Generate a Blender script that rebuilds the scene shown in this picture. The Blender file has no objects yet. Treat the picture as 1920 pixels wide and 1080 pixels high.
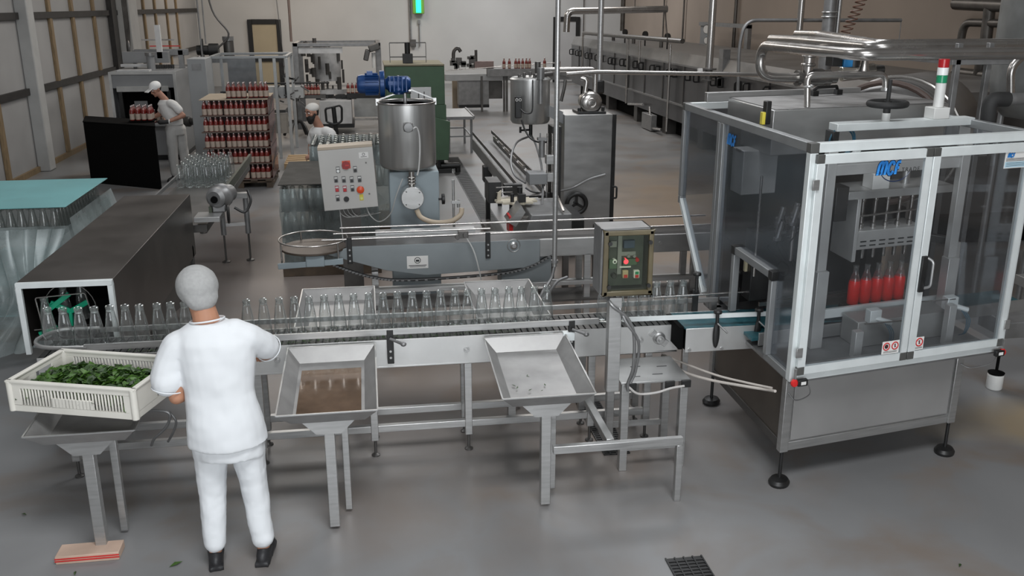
import bpy, math, random
from mathutils import Vector, Matrix, noise
random.seed(7)
PI = math.pi
SC = bpy.context.scene
COL = SC.collection

# ------------------------------------------------------------------ camera
FPX = 1724.0; CAMH = 3.0
PITCH = math.atan(532/FPX); YAW = math.atan(280/math.hypot(FPX, 532))
cam = bpy.data.cameras.new('camera'); camo = bpy.data.objects.new('camera', cam); COL.objects.link(camo)
cam.sensor_width = 36; cam.lens = FPX/1920*36; cam.clip_start = .05; cam.clip_end = 200
camo.location = (0, 0, CAMH); camo.rotation_euler = (PI/2-PITCH, 0, -YAW)
SC.camera = camo
# ------------------------------------------------------------------ light
SC.view_settings.view_transform = 'Standard'; SC.view_settings.look = 'None'
SC.view_settings.exposure = 0.0; SC.view_settings.gamma = 1.0; SC.view_settings.use_curve_mapping = False
w = bpy.data.worlds.new('world'); SC.world = w; w.use_nodes = True
w.node_tree.nodes['Background'].inputs[0].default_value = (.75, .85, 1, 1)
w.node_tree.nodes['Background'].inputs[1].default_value = .6
def area(name, loc, rot, sx, sy, power, color=(1, 1, 1), spread=PI):
    l = bpy.data.lights.new(name, 'AREA'); l.shape = 'RECTANGLE'; l.size = sx; l.size_y = sy
    l.energy = power; l.color = color; l.spread = spread
    o = bpy.data.objects.new(name, l); o.location = loc; o.rotation_euler = rot; COL.objects.link(o); return o
# roof lights (rows of skylights in the hall roof) and the daylight gate behind the camera
area('roof_light', (1.0, 1.2, 6.8), (0, 0, 0), 3.0, 2.2, 370, (.96, .98, 1))
area('roof_light', (-3.0, 9.5, 6.8), (0, 0, 0), 2.0, 3.0, 130, (.95, .97, 1))
area('roof_light', (3.5, 10.5, 6.8), (0, 0, 0), 3.0, 2.5, 260, (.95, .97, 1))
area('roof_light', (-1.0, 19.0, 6.8), (0, 0, 0), 3.0, 3.0, 240, (1, .97, .93))
area('roof_light', (4.5, 21.0, 6.8), (0, 0, 0), 3.0, 3.0, 230, (1, .95, .9))
area('roof_light', (-2.0, 32.0, 6.8), (0, 0, 0), 3.0, 3.0, 270, (1, .86, .72))
area('roof_light', (5.0, 32.0, 6.8), (0, 0, 0), 4.0, 3.0, 470, (.97, .98, 1))
area('gate_light', (0.5, -3.7, 2.6), (math.radians(84), 0, 0), 6.0, 3.2, 420, (.92, .96, 1))

# ------------------------------------------------------------------ pixel frame helpers (measured points -> metres)
def ray(x, y):
    a = (x-960)/FPX; b = -(y-540)/FPX
    cp, sp = math.cos(PITCH), math.sin(PITCH)
    v = (a, cp+b*sp, -sp+b*cp); c, s = math.cos(YAW), math.sin(YAW)
    return Vector((v[0]*c+v[1]*s, -v[0]*s+v[1]*c, v[2]))
def PZ(x, y, z=0.):
    r = ray(x, y); return r*((z-CAMH)/r.z)+Vector((0, 0, CAMH))
def PY(x, y, Y):
    r = ray(x, y); return r*(Y/r.y)+Vector((0, 0, CAMH))
def PX(x, y, X):
    r = ray(x, y); return r*(X/r.x)+Vector((0, 0, CAMH))

# ------------------------------------------------------------------ materials
def new_mat(name):
    m = bpy.data.materials.new(name); m.use_nodes = True
    nt = m.node_tree; return m, nt, nt.nodes['Principled BSDF']
def paint(name, col, rough=.5, metal=0., var=.12, scale=6., bump=0., streak=(1, 1, 1), spec=.5, alpha=1., emit=0., trans=0.):
    m, nt, b = new_mat(name); N = nt.nodes; L = nt.links
    tc = N.new('ShaderNodeTexCoord'); mp = N.new('ShaderNodeMapping'); mp.inputs['Scale'].default_value = streak
    L.new(tc.outputs['Object'], mp.inputs[0])
    nz = N.new('ShaderNodeTexNoise'); nz.inputs['Scale'].default_value = scale; nz.inputs['Detail'].default_value = 5
    L.new(mp.outputs[0], nz.inputs['Vector'])
    cr = N.new('ShaderNodeValToRGB')
    cr.color_ramp.elements[0].position = .3; cr.color_ramp.elements[1].position = .7
    cr.color_ramp.elements[0].color = tuple(c*(1-var) for c in col[:3])+(1,)
    cr.color_ramp.elements[1].color = tuple(min(1, c*(1+var)) for c in col[:3])+(1,)
    L.new(nz.outputs['Fac'], cr.inputs[0]); L.new(cr.outputs[0], b.inputs['Base Color'])
    mr = N.new('ShaderNodeMapRange'); mr.inputs['To Min'].default_value = max(.02, rough*(1-.25)); mr.inputs['To Max'].default_value = min(1, rough*1.25)
    L.new(nz.outputs['Fac'], mr.inputs['Value']); L.new(mr.outputs[0], b.inputs['Roughness'])
    b.inputs['Metallic'].default_value = metal; b.inputs['Specular IOR Level'].default_value = spec
    if bump:
        bp = N.new('ShaderNodeBump'); bp.inputs['Strength'].default_value = bump; bp.inputs['Distance'].default_value = .01
        L.new(nz.outputs['Fac'], bp.inputs['Height']); L.new(bp.outputs[0], b.inputs['Normal'])
    if emit:
        b.inputs['Emission Color'].default_value = tuple(col[:3])+(1,); b.inputs['Emission Strength'].default_value = emit
    if trans: b.inputs['Transmission Weight'].default_value = trans
    return m
def clear(name, tint, gloss, rough, glosscol=(1, 1, 1), base=.04, haze=0., hazecol=(.6, .6, .6)):
    """thin clear sheet: see-through, with a mirror sheen that rises at grazing angles"""
    m, nt, b = new_mat(name); N = nt.nodes; L = nt.links
    out = N['Material Output']; N.remove(b)
    t = N.new('ShaderNodeBsdfTransparent'); t.inputs[0].default_value = tuple(tint)+(1,)
    g = N.new('ShaderNodeBsdfGlossy'); g.inputs['Roughness'].default_value = rough; g.inputs['Color'].default_value = tuple(glosscol)+(1,)
    lw = N.new('ShaderNodeLayerWeight'); lw.inputs[0].default_value = .35
    mr = N.new('ShaderNodeMapRange'); mr.inputs['To Min'].default_value = base; mr.inputs['To Max'].default_value = gloss
    L.new(lw.outputs['Facing'], mr.inputs['Value'])
    mx = N.new('ShaderNodeMixShader'); L.new(mr.outputs[0], mx.inputs[0]); L.new(t.outputs[0], mx.inputs[1]); L.new(g.outputs[0], mx.inputs[2])
    last = mx
    if haze:
        d = N.new('ShaderNodeBsdfDiffuse'); d.inputs[0].default_value = tuple(hazecol)+(1,)
        nz = N.new('ShaderNodeTexNoise'); nz.inputs['Scale'].default_value = 3; nz.inputs['Detail'].default_value = 6
        tc = N.new('ShaderNodeTexCoord'); L.new(tc.outputs['Object'], nz.inputs['Vector'])
        m2 = N.new('ShaderNodeMapRange'); m2.inputs['From Min'].default_value = .35; m2.inputs['From Max'].default_value = .7
        m2.inputs['To Min'].default_value = haze*.4; m2.inputs['To Max'].default_value = haze*1.5
        L.new(nz.outputs['Fac'], m2.inputs['Value'])
        mx2 = N.new('ShaderNodeMixShader'); L.new(m2.outputs[0], mx2.inputs[0]); L.new(mx.outputs[0], mx2.inputs[1]); L.new(d.outputs[0], mx2.inputs[2]); last = mx2
    L.new(last.outputs[0], out.inputs[0]); return m

STEEL = paint('brushed_steel', (.47, .47, .465), .34, .8, .10, 5, .03, (1, 1, 12))
STEELH = paint('brushed_steel_sheet', (.40, .40, .395), .36, .75, .07, 5, 0, (1, 1, 3))
PANELM = paint('conveyor_panel_steel', (.60, .60, .59), .34, .7, .06, 4, 0)
TRAYM = paint('tray_steel', (.33, .325, .32), .42, .5, .14, 7, .04)
TANKM = paint('tank_steel', (.52, .52, .51), .38, .85, .12, 3, .02, (6, 6, .3))
DARKSTEEL = paint('dark_steel', (.12, .115, .11), .45, .7, .25, 4, .03)
WASHSTEEL = paint('washer_sheet', (.105, .095, .088), .36, .75, .3, 2.2, .02)
PASTM = paint('tunnel_sheet', (.13, .13, .135), .33, .8, .4, 2.0, .03, (1, .5, .3))
PIPEM = paint('pipe_steel', (.5, .48, .46), .26, .95, .08, 6)
PIPED = paint('old_pipe', (.12, .11, .10), .4, .6, .25, 6)
ALU = paint('aluminium_profile', (.72, .76, .76), .4, .25, .05, 8)
ALUG = paint('grey_aluminium', (.30, .31, .315), .42, .5, .08, 8)
GALV = paint('galvanised_grey', (.25, .25, .25), .45, .6, .15, 9)
MIDGREY = paint('grey_paint', (.22, .225, .23), .5, .1, .08, 3)
BLUEGREY = paint('blue_grey_sheet', (.23, .255, .265), .5, .25, .12, 2.5)
LTBLUE = paint('pale_blue_paint', (.27, .32, .345), .5, .1, .14, 2)
BLACK = paint('black_plastic', (.012, .012, .012), .45, 0, .3, 9)
MATTBLACK = paint('matt_black', (.003, .003, .003), .9, 0, .2, 3, spec=.1)
RUBBER = paint('black_rubber', (.02, .02, .02), .7, 0, .2, 12)
WHITE = paint('white_plastic', (.72, .72, .70), .45, 0, .04, 5)
CREAM = paint('cabinet_paint', (.47, .46, .44), .45, 0, .05, 3)
TANTOP = paint('tan_edge_paint', (.42, .35, .27), .5, 0, .06, 3)
RED = paint('red_plastic', (.55, .02, .02), .35, 0, .1, 6)
ORANGE = paint('orange_red_plastic', (.7, .08, .02), .35, 0, .1, 6)
YELLOW = paint('yellow_plastic', (.6, .5, .06), .5, 0, .1, 6)
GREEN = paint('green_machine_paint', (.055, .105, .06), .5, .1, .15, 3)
GREENTAN = paint('dusty_green_paint', (.20, .18, .12), .6, .1, .15, 4)
BLUEM = paint('blue_motor_paint', (.008, .045, .16), .35, .2, .25, 8)
TEAL = paint('teal_plastic_sheet', (.16, .38, .39), .35, 0, .08, 2)
TEALBELT = paint('teal_belt', (.02, .09, .11), .5, 0, .3, 20)
BELT = paint('slat_chain', (.045, .045, .045), .4, .5, .4, 30)
WALLW = paint('white_wall_paint', (.52, .52, .51), .8, 0, .06, .6, spec=.2)
WALLT = paint('tan_wall_paint', (.30, .25, .21), .8, 0, .10, .5, spec=.2)
WALLP = paint('grey_sandwich_panel', (.34, .335, .33), .6, 0, .10, .8, spec=.3)
WOODT = paint('timber_batten', (.22, .155, .085), .7, 0, .35, 9, 0, (8, 8, .6))
GIRT = paint('dark_girt', (.03, .027, .025), .6, .2, .3, 6)
CONC = paint('painted_concrete', (.42, .42, .41), .75, 0, .08, 3, .02)
DOORP = paint('cream_door_panel', (.42, .36, .25), .5, 0, .05, 2)
GREYP = paint('grey_door_panel', (.42, .42, .42), .5, 0, .05, 2)
WOOD = paint('pallet_wood', (.36, .25, .14), .7, 0, .25, 8, 0, (.6, 8, 8))
DARKWOOD = paint('old_pallet_wood', (.09, .065, .045), .8, 0, .3, 8)
CARD = paint('cardboard', (.33, .27, .20), .8, 0, .1, 5)
SAUCE = paint('red_sauce', (.16, .018, .014), .22, 0, .3, 14)
SAUCEB = paint('bright_red_sauce', (.75, .02, .015), .25, 0, .15, 12)
SAUCEB.node_tree.nodes['Principled BSDF'].inputs['Subsurface Weight'].default_value = 0
LABELM = paint('cream_label', (.42, .34, .28), .6, 0, .12, 20)
NECKM = paint('pink_glass_neck', (.26, .12, .11), .15, .2, .3, 10)
CAPM = paint('highlight_cap', (.50, .42, .41), .25, .8, .2, 10)  # silvery highlights of the bottle necks are put into this colour
HOSE = paint('cream_hose', (.58, .48, .36), .5, 0, .06, 6)
WHITEC = paint('white_cotton', (.73, .75, .77), .85, 0, .02, 4, .04, spec=.2)
WHITEG = paint('dim_white_cotton', (.66, .65, .63), .85, 0, .05, 9, .2, spec=.2)
CAPC = paint('hair_net', (.37, .37, .365), .9, 0, .06, 60, .1, spec=.2)
SKIN = paint('skin', (.42, .21, .13), .55, 0, .08, 14, spec=.4)
SKIN2 = paint('light_skin', (.38, .20, .14), .55, 0, .1, 14, spec=.4)
HAIR = paint('black_hair', (.012, .01, .009), .8, 0, .3, 60)
SHOE = paint('black_shoe', (.02, .02, .022), .5, 0, .2, 10)
CRATE = paint('white_crate', (.68, .66, .60), .45, 0, .06, 6)
LEAFM = paint('basil_leaf', (.05, .12, .015), .45, 0, .55, 25)
LEAFD = paint('dark_basil_leaf', (.025, .06, .012), .5, 0, .5, 25)
BRUSH = paint('green_plastic_guide', (.0, .30, .16), .4, 0, .15, 6)
GLASSM = clear('clear_bottle_glass', (.90, .915, .91), .95, .05, (.92, .94, .94), .045, .045, (.7, .72, .72))
GLASSD = clear('bottle_glass_stack', (.82, .83, .82), .7, .12, (.75, .77, .76), .06, .08, (.34, .35, .35))
POLY = clear('machine_guard_sheet', (.90, .91, .92), .30, .08, (.8, .85, .9), .02, .014, (.30, .31, .32))
POLYB = clear('hazy_guard_sheet', (.80, .81, .83), .35, .15, (.8, .85, .9), .04, .05, (.24, .25, .26))  # clear sheet with a patchy grey haze mixed in
FILM = clear('stretch_film', (.80, .84, .84), .24, .30, (.8, .86, .86), .03, .30, (.46, .52, .52))
FILMG = clear('bottle_pack_film', (.85, .80, .80), .8, .12, (1, .95, .95), .08, .05, (.6, .5, .5))
BLUELOGO = paint('blue_logo_ink', (.05, .32, .85), .4, 0, .05, 5)
DARKLOGO = paint('dark_logo_ink', (.006, .02, .07), .4, 0, .05, 5)
INK = paint('black_ink', (.02, .02, .02), .6, 0, .05, 5)
LABELW = paint('white_label', (.70, .69, .67), .5, 0, .03, 5)
LABELB = paint('pale_blue_label', (.42, .60, .70), .5, 0, .03, 5)
LAMPG = paint('green_tube_lamp', (.03, .9, .45), .4, 0, .02, 5, emit=1.6)
LAMPY = paint('yellow_green_shade', (.22, .36, .06), .4, 0, .05, 5)
REDLIT = paint('lit_red_button', (1, .04, .06), .3, 0, .02, 5, emit=2.5)
WHITELIT = paint('white_lens', (.85, .87, .86), .3, 0, .02, 5)
REDLENS = paint('red_lens', (.42, .015, .02), .25, 0, .05, 5)
GREENLENS = paint('green_lens', (.015, .26, .12), .25, 0, .05, 5)

def floor_mat():
    m, nt, b = new_mat('epoxy_floor'); N = nt.nodes; L = nt.links
    tc = N.new('ShaderNodeTexCoord')
    def nz(scale, det, lo, hi, a, c, dist=0.):
        n = N.new('ShaderNodeTexNoise'); n.inputs['Scale'].default_value = scale; n.inputs['Detail'].default_value = det; n.inputs['Distortion'].default_value = dist
        L.new(tc.outputs['Object'], n.inputs['Vector'])
        r = N.new('ShaderNodeValToRGB'); r.color_ramp.elements[0].position = lo; r.color_ramp.elements[1].position = hi
        r.color_ramp.elements[0].color = a; r.color_ramp.elements[1].color = c
        L.new(n.outputs['Fac'], r.inputs[0]); return n, r
    n1, base = nz(.7, 5, .3, .7, (.18, .18, .182, 1), (.235, .235, .237, 1))
    n2, stain = nz(1.1, 6, .52, .72, (0, 0, 0, 1), (1, 1, 1, 1), .6)
    mx = N.new('ShaderNodeMix'); mx.data_type = 'RGBA'
    L.new(stain.outputs[0], mx.inputs['Factor']); L.new(base.outputs[0], mx.inputs['A'])
    mx.inputs['B'].default_value = (.19, .155, .13, 1)
    # brown and tan patches in the middle bay and beside the filling machine
    last = mx.outputs['Result']
    for (cx, cy, rx, ry, col, k) in [(.9, 9.0, 3.2, 4.6, (.185, .14, .11), .85), (5.0, 5.6, 1.0, .55, (.32, .25, .16), .85), (5.2, 12.8, 3.0, 4.8, (.29, .215, .15), .85), (-1.4, 11.0, 2.2, 3.4, (.18, .15, .135), .7)]:
        mp = N.new('ShaderNodeMapping'); mp.inputs['Location'].default_value = (-cx/rx, -cy/ry, 0); mp.inputs['Scale'].default_value = (1/rx, 1/ry, 1)
        L.new(tc.outputs['Object'], mp.inputs[0])
        ln = N.new('ShaderNodeVectorMath'); ln.operation = 'LENGTH'; L.new(mp.outputs[0], ln.inputs[0])
        ad = N.new('ShaderNodeMath'); ad.operation = 'MULTIPLY_ADD'; ad.inputs[1].default_value = 1.5; L.new(n2.outputs['Fac'], ad.inputs[0]); L.new(ln.outputs['Value'], ad.inputs[2])
        rr = N.new('ShaderNodeMapRange'); rr.inputs['From Min'].default_value = 1.75; rr.inputs['From Max'].default_value = 1.1; rr.inputs['To Max'].default_value = k
        L.new(ad.outputs[0], rr.inputs['Value'])
        m2 = N.new('ShaderNodeMix'); m2.data_type = 'RGBA'; L.new(rr.outputs[0], m2.inputs['Factor']); L.new(last, m2.inputs['A']); m2.inputs['B'].default_value = col+(1,)
        last = m2.outputs['Result']
    L.new(last, b.inputs['Base Color'])
    r2 = N.new('ShaderNodeMapRange'); r2.inputs['To Min'].default_value = .22; r2.inputs['To Max'].default_value = .5
    L.new(n1.outputs['Fac'], r2.inputs['Value']); L.new(r2.outputs[0], b.inputs['Roughness'])
    b.inputs['Specular IOR Level'].default_value = .5
    return m
FLOORM = floor_mat()

# ------------------------------------------------------------------ mesh building
OFF = {}
SPLIT = {'side_panel', 'clamp_group', 'vertical_spindle', 'slide_block', 'cross_beam', 'slot_mark', 'switch_cable', 'hem', 'bolt', 'leg', 'bright_rod', 'guide_rod', 'valve_block', 'fixing_rod', 'steel_hose', 'grey_hose', 'black_cable', 'cross_bar', 'top_motor', 'foot', 'drain_pipe', 'product_pipe', 'linkage', 'chain_link', 'guide_strip', 'cables', 'door_bar', 'lower_trough', 'pump_base', 'coupling', 'beam_bracket', 'lid_fitting', 'black_block', 'support_leg', 'small_print', 'hoop_post', 'red_valve', 'cable'}
class MB:
    def __init__(s, T=None): s.v = []; s.f = []; s.mi = []; s.m = 0; s.T = T
    def add(s, vs, fs):
        n = len(s.v)
        for p in vs:
            p = Vector(p); s.v.append(s.T(p) if s.T else p)
        for f in fs: s.f.append([n+i for i in f]); s.mi.append(s.m)
        return s
    def box(s, x0, x1, y0, y1, z0, z1):
        return s.add([(x0, y0, z0), (x1, y0, z0), (x1, y1, z0), (x0, y1, z0), (x0, y0, z1), (x1, y0, z1), (x1, y1, z1), (x0, y1, z1)],
                     [(0, 3, 2, 1), (4, 5, 6, 7), (0, 1, 5, 4), (1, 2, 6, 5), (2, 3, 7, 6), (3, 0, 4, 7)])
    def cbox(s, c, sx, sy, sz, rz=0., R=None):
        R = R or Matrix.Rotation(rz, 3, 'Z'); c = Vector(c)
        vs = [c+R@Vector((a*sx/2, b*sy/2, d*sz/2)) for d in (-1, 1) for a, b in ((-1, -1), (1, -1), (1, 1), (-1, 1))]
        return s.add(vs, [(0, 3, 2, 1), (4, 5, 6, 7), (0, 1, 5, 4), (1, 2, 6, 5), (2, 3, 7, 6), (3, 0, 4, 7)])
    def bar(s, p, q, w, h=None, up=(0, 0, 1)):
        p = Vector(p); q = Vector(q); d = (q-p); L = d.length; d.normalize(); up = Vector(up)
        if abs(d.dot(up)) > .95: up = Vector((0, 1, 0))
        sd = d.cross(up).normalized(); u = sd.cross(d); h = w if h is None else h
        vs = [e+sd*a*w/2+u*b*h/2 for e in (p, q) for a, b in ((-1, -1), (1, -1), (1, 1), (-1, 1))]
        return s.add(vs, [(0, 1, 2, 3), (4, 7, 6, 5), (0, 4, 5, 1), (1, 5, 6, 2), (2, 6, 7, 3), (3, 7, 4, 0)])
    def tube(s, pts, r, n=10, closed=False, cap=True):
        pts = [Vector(p) for p in pts]; k = len(pts); rs = r if isinstance(r, (list, tuple)) else [r]*k
        T = []
        for i in range(k):
            a = pts[(i-1) % k] if (closed or i > 0) else pts[i]; b = pts[(i+1) % k] if (closed or i < k-1) else pts[i]
            d = b-a; T.append(d.normalized() if d.length > 1e-9 else Vector((0, 0, 1)))
        ref = Vector((0, 0, 1)) if abs(T[0].z) < .9 else Vector((1, 0, 0))
        nrm = (ref-T[0]*ref.dot(T[0])).normalized(); vs = []
        for i in range(k):
            nrm = (nrm-T[i]*nrm.dot(T[i])); nrm = nrm.normalized() if nrm.length > 1e-6 else T[i].orthogonal().normalized()
            bn = T[i].cross(nrm)
            for j in range(n):
                a = 2*PI*j/n; vs.append(pts[i]+(nrm*math.cos(a)+bn*math.sin(a))*rs[i])
        fs = []
        for i in range(k if closed else k-1):
            for j in range(n):
                a = i*n+j; b = i*n+(j+1) % n; c = ((i+1) % k)*n+(j+1) % n; d = ((i+1) % k)*n+j
                fs.append((a, b, c, d))
        if cap and not closed: fs.append(tuple(range(n-1, -1, -1))); fs.append(tuple((k-1)*n+j for j in range(n)))
        return s.add(vs, fs)
    def cyl(s, p, q, r, n=16, r2=None): return s.tube([p, q], [r, r if r2 is None else r2], n)
    def lathe(s, prof, c=(0, 0, 0), n=20, axis=None, rz=1.):
        c = Vector(c); R = Vector((0, 0, 1)).rotation_difference(Vector(axis).normalized()).to_matrix() if axis else Matrix.Identity(3)
        vs = [c+R@Vector((r*math.cos(2*PI*j/n), r*math.sin(2*PI*j/n), z)) for r, z in prof for j in range(n)]
        fs = [(i*n+j, i*n+(j+1) % n, (i+1)*n+(j+1) % n, (i+1)*n+j) for i in range(len(prof)-1) for j in range(n)]
        if prof[0][0] > 1e-6: fs.append(tuple(range(n-1, -1, -1)))
        if prof[-1][0] > 1e-6: fs.append(tuple((len(prof)-1)*n+j for j in range(n)))
        return s.add(vs, fs)
    def prism(s, poly, vec):
        poly = [Vector(p) for p in poly]; vec = Vector(vec); n = len(poly)
        return s.add(poly+[p+vec for p in poly], [tuple(range(n-1, -1, -1)), tuple(range(n, 2*n))]+[(i, (i+1) % n, n+(i+1) % n, n+i) for i in range(n)])
    def ell(s, c, rx, ry, rz, n=14, m=9, R=None):
        c = Vector(c); vs = []; R = R or Matrix.Identity(3)
        for i in range(m+1):
            t = PI*i/m
            for j in range(n):
                a = 2*PI*j/n; vs.append(c+R@Vector((rx*math.sin(t)*math.cos(a), ry*math.sin(t)*math.sin(a), -rz*math.cos(t))))
        return s.add(vs, [(i*n+j, i*n+(j+1) % n, (i+1)*n+(j+1) % n, (i+1)*n+j) for i in range(m) for j in range(n)])
    def ring(s, c, R, r, axis=(0, 0, 1), n=28, m=8, ry=None):
        M = Vector((0, 0, 1)).rotation_difference(Vector(axis).normalized()).to_matrix(); c = Vector(c)
        return s.tube([c+M@Vector((R*math.cos(2*PI*i/n), (ry or R)*math.sin(2*PI*i/n), 0)) for i in range(n)], r, m, True)
    def grid(s, fn, nu, nv):
        return s.add([fn(i/nu, j/nv) for i in range(nu+1) for j in range(nv+1)],
                     [(i*(nv+1)+j, (i+1)*(nv+1)+j, (i+1)*(nv+1)+j+1, i*(nv+1)+j+1) for i in range(nu) for j in range(nv)])
    def islands(s):
        """groups of faces that touch each other (or nearly touch)"""
        par = list(range(len(s.v)))
        def find(a):
            while par[a] != a: par[a] = par[par[a]]; a = par[a]
            return a
        for f in s.f:
            for i in f[1:]: par[find(i)] = find(f[0])
        comp = {}
        for k, f in enumerate(s.f): comp.setdefault(find(f[0]), []).append(k)
        L = []
        for fs in comp.values():
            vs = {i for k in fs for i in s.f[k]}
            L.append([fs, [min(s.v[i][a] for i in vs)-.004 for a in range(3)], [max(s.v[i][a] for i in vs)+.004 for a in range(3)]])
        i = 0
        while i < len(L):
            j = i+1; hit = False
            while j < len(L):
                if all(L[i][1][a] <= L[j][2][a] and L[j][1][a] <= L[i][2][a] for a in range(3)):
                    L[i][0] += L[j][0]; L[i][1] = [min(x, y) for x, y in zip(L[i][1], L[j][1])]; L[i][2] = [max(x, y) for x, y in zip(L[i][2], L[j][2])]; L.pop(j); hit = True
                else: j += 1
            if not hit: i += 1
        return [l[0] for l in L]
    def build(s, name, mat, parent=None, bevel=0., smooth=35, label=None, seg=2):
        if parent is not None and name in SPLIT:
            isl = s.islands()
            if len(isl) > 1:
                out = None
                for fs in isl:
                    m = MB(); mp = {}
                    for k in fs:
                        for i in s.f[k]:
                            if i not in mp: mp[i] = len(m.v); m.v.append(s.v[i])
                        m.f.append([mp[i] for i in s.f[k]]); m.mi.append(s.mi[k])
                    o = m._build(name, mat, parent, bevel, smooth, label, seg); out = out or o
                return out
        return s._build(name, mat, parent, bevel, smooth, label, seg)
    def _build(s, name, mat, parent=None, bevel=0., smooth=35, label=None, seg=2):
        off = OFF.get(parent.name, Vector()) if parent else Vector()
        me = bpy.data.meshes.new(name); me.from_pydata([v-off for v in s.v], [], s.f)
        mats = mat if isinstance(mat, (list, tuple)) else [mat]
        for m in mats: me.materials.append(m)
        if len(mats) > 1: me.polygons.foreach_set('material_index', s.mi)
        import bmesh
        bm = bmesh.new(); bm.from_mesh(me); bmesh.ops.remove_doubles(bm, verts=bm.verts, dist=1e-6); bmesh.ops.recalc_face_normals(bm, faces=bm.faces); bm.to_mesh(me); bm.free()
        if smooth:
            me.polygons.foreach_set('use_smooth', [True]*len(me.polygons)); me.set_sharp_from_angle(angle=math.radians(smooth))
        o = bpy.data.objects.new(name, me); COL.objects.link(o)
        if parent: o.parent = parent; OFF[o.name] = off
        else: OFF[o.name] = Vector()
        if bevel:
            b = o.modifiers.new('edge', 'BEVEL'); b.width = bevel; b.segments = seg; b.limit_method = 'ANGLE'; b.angle_limit = math.radians(40)
        if label: o['label'] = label
        return o
def fillet(pts, rad, k=5):
    pts = [Vector(p) for p in pts]; out = [pts[0]]
    for i in range(1, len(pts)-1):
        a, b, c = pts[i-1], pts[i], pts[i+1]; u = (a-b); v = (c-b); r = min(rad, u.length*.49, v.length*.49)
        p0 = b+u.normalized()*r; p2 = b+v.normalized()*r
        for j in range(k+1):
            t = j/k; out.append(p0*(1-t)**2+b*2*t*(1-t)+p2*t*t)
    out.append(pts[-1]); return out
def spline(pts, k=6):
    P = [Vector(p) for p in pts]; P = [P[0]*2-P[1]]+P+[P[-1]*2-P[-2]]; out = []
    for i in range(1, len(P)-2):
        for j in range(k):
            t = j/k; a, b, c, d = P[i-1:i+3]
            out.append(.5*((2*b)+(-a+c)*t+(2*a-5*b+4*c-d)*t*t+(-a+3*b-3*c+d)*t**3))
    out.append(P[-2]); return out
def thing(name, loc, label, cat, group=None, rz=0.):
    o = bpy.data.objects.new(name, None); o.empty_display_size = .1; COL.objects.link(o)
    o.location = loc; o.rotation_euler = (0, 0, rz); o['label'] = label; o['category'] = cat
    if group: o['group'] = group
    OFF[o.name] = Vector(loc) if rz == 0 else Vector()
    return o
def tag(o, label, cat, group=None, kind=None):
    o['label'] = label; o['category'] = cat
    if group: o['group'] = group
    if kind: o['kind'] = kind
    return o
def struct(o, label=None):
    o['kind'] = 'structure'
    if label: o['label'] = label
    return o
def base_origin(o, loc):
    """move the origin of a one-mesh thing to its base"""
    loc = Vector(loc); o.data.transform(Matrix.Translation(-loc)); o.location = loc; return o
ORD = ['first', 'second', 'third', 'fourth', 'fifth', 'sixth', 'seventh', 'eighth', 'ninth', 'tenth', 'eleventh', 'twelfth', 'thirteenth', 'fourteenth', 'fifteenth', 'sixteenth', 'seventeenth', 'eighteenth', 'nineteenth', 'twentieth', 'twenty-first', 'twenty-second', 'twenty-third', 'twenty-fourth']
def copy_thing(src, loc, rz, label):
    c = src.copy(); COL.objects.link(c); c.location = loc; c.rotation_euler = (0, 0, rz); c['label'] = label
    for ch in src.children:
        d = ch.copy(); COL.objects.link(d); d.parent = c
        for g in ch.children:
            e = g.copy(); COL.objects.link(e); e.parent = d
    return c
def text_mesh(txt, size, mat, parent, name, M, ext=.001, bold=0., label=None, align='LEFT', space=1.):
    cu = bpy.data.curves.new(name, 'FONT'); cu.body = txt; cu.size = size; cu.extrude = ext; cu.offset = bold; cu.align_x = align; cu.space_character = space
    tmp = bpy.data.objects.new('tmp', cu); COL.objects.link(tmp)
    bpy.context.view_layer.update()
    me = bpy.data.meshes.new_from_object(tmp.evaluated_get(bpy.context.evaluated_depsgraph_get()))
    bpy.data.objects.remove(tmp); bpy.data.curves.remove(cu)
    off = OFF.get(parent.name, Vector()) if parent else Vector()
    me.transform(Matrix.Translation(-off) @ M); me.materials.clear(); me.materials.append(mat)
    o = bpy.data.objects.new(name, me); COL.objects.link(o)
    if parent: o.parent = parent; OFF[o.name] = off
    if label: o['label'] = label
    return o
def frame_m(o, ux, uz):
    """matrix placing text: ux = reading direction, uz = facing normal"""
    ux = Vector(ux).normalized(); uz = Vector(uz).normalized(); uy = uz.cross(ux).normalized()
    M = Matrix((ux, uy, uz)).transposed().to_4x4(); M.translation = Vector(o); return M
FRONT = ((1, 0, 0), (0, -1, 0))

# ------------------------------------------------------------------ the hall
WX0, WX1, WY1, WY0, HZ = -6.15, 10.3, 37.2, -4.0, 7.0
struct(MB().box(WX0-.2, WX1+.2, WY0, WY1+.2, -.12, 0).build('floor', FLOORM), 'worn grey epoxy floor with brown patches')
struct(MB().box(WX0-.2, WX1+.2, WY0, WY1+.2, HZ, HZ+.15).build('ceiling', WALLW))
struct(MB().box(WX0-.2, WX1+.2, WY1, WY1+.2, 0, HZ).build('wall_back', WALLW), 'plain white back wall of the hall')
struct(MB().box(WX1, WX1+.2, WY0, WY1, 0, HZ).build('wall_right', WALLT), 'tan rendered right wall')
struct(MB().box(WX0-.2, WX1+.2, WY0-.2, WY0, 0, HZ).build('wall_front', WALLW))
wl = struct(MB().box(WX0-.2, WX0, WY0, WY1, 0, HZ).build('wall_left', WALLP), 'grey panel wall with timber battens')
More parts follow.
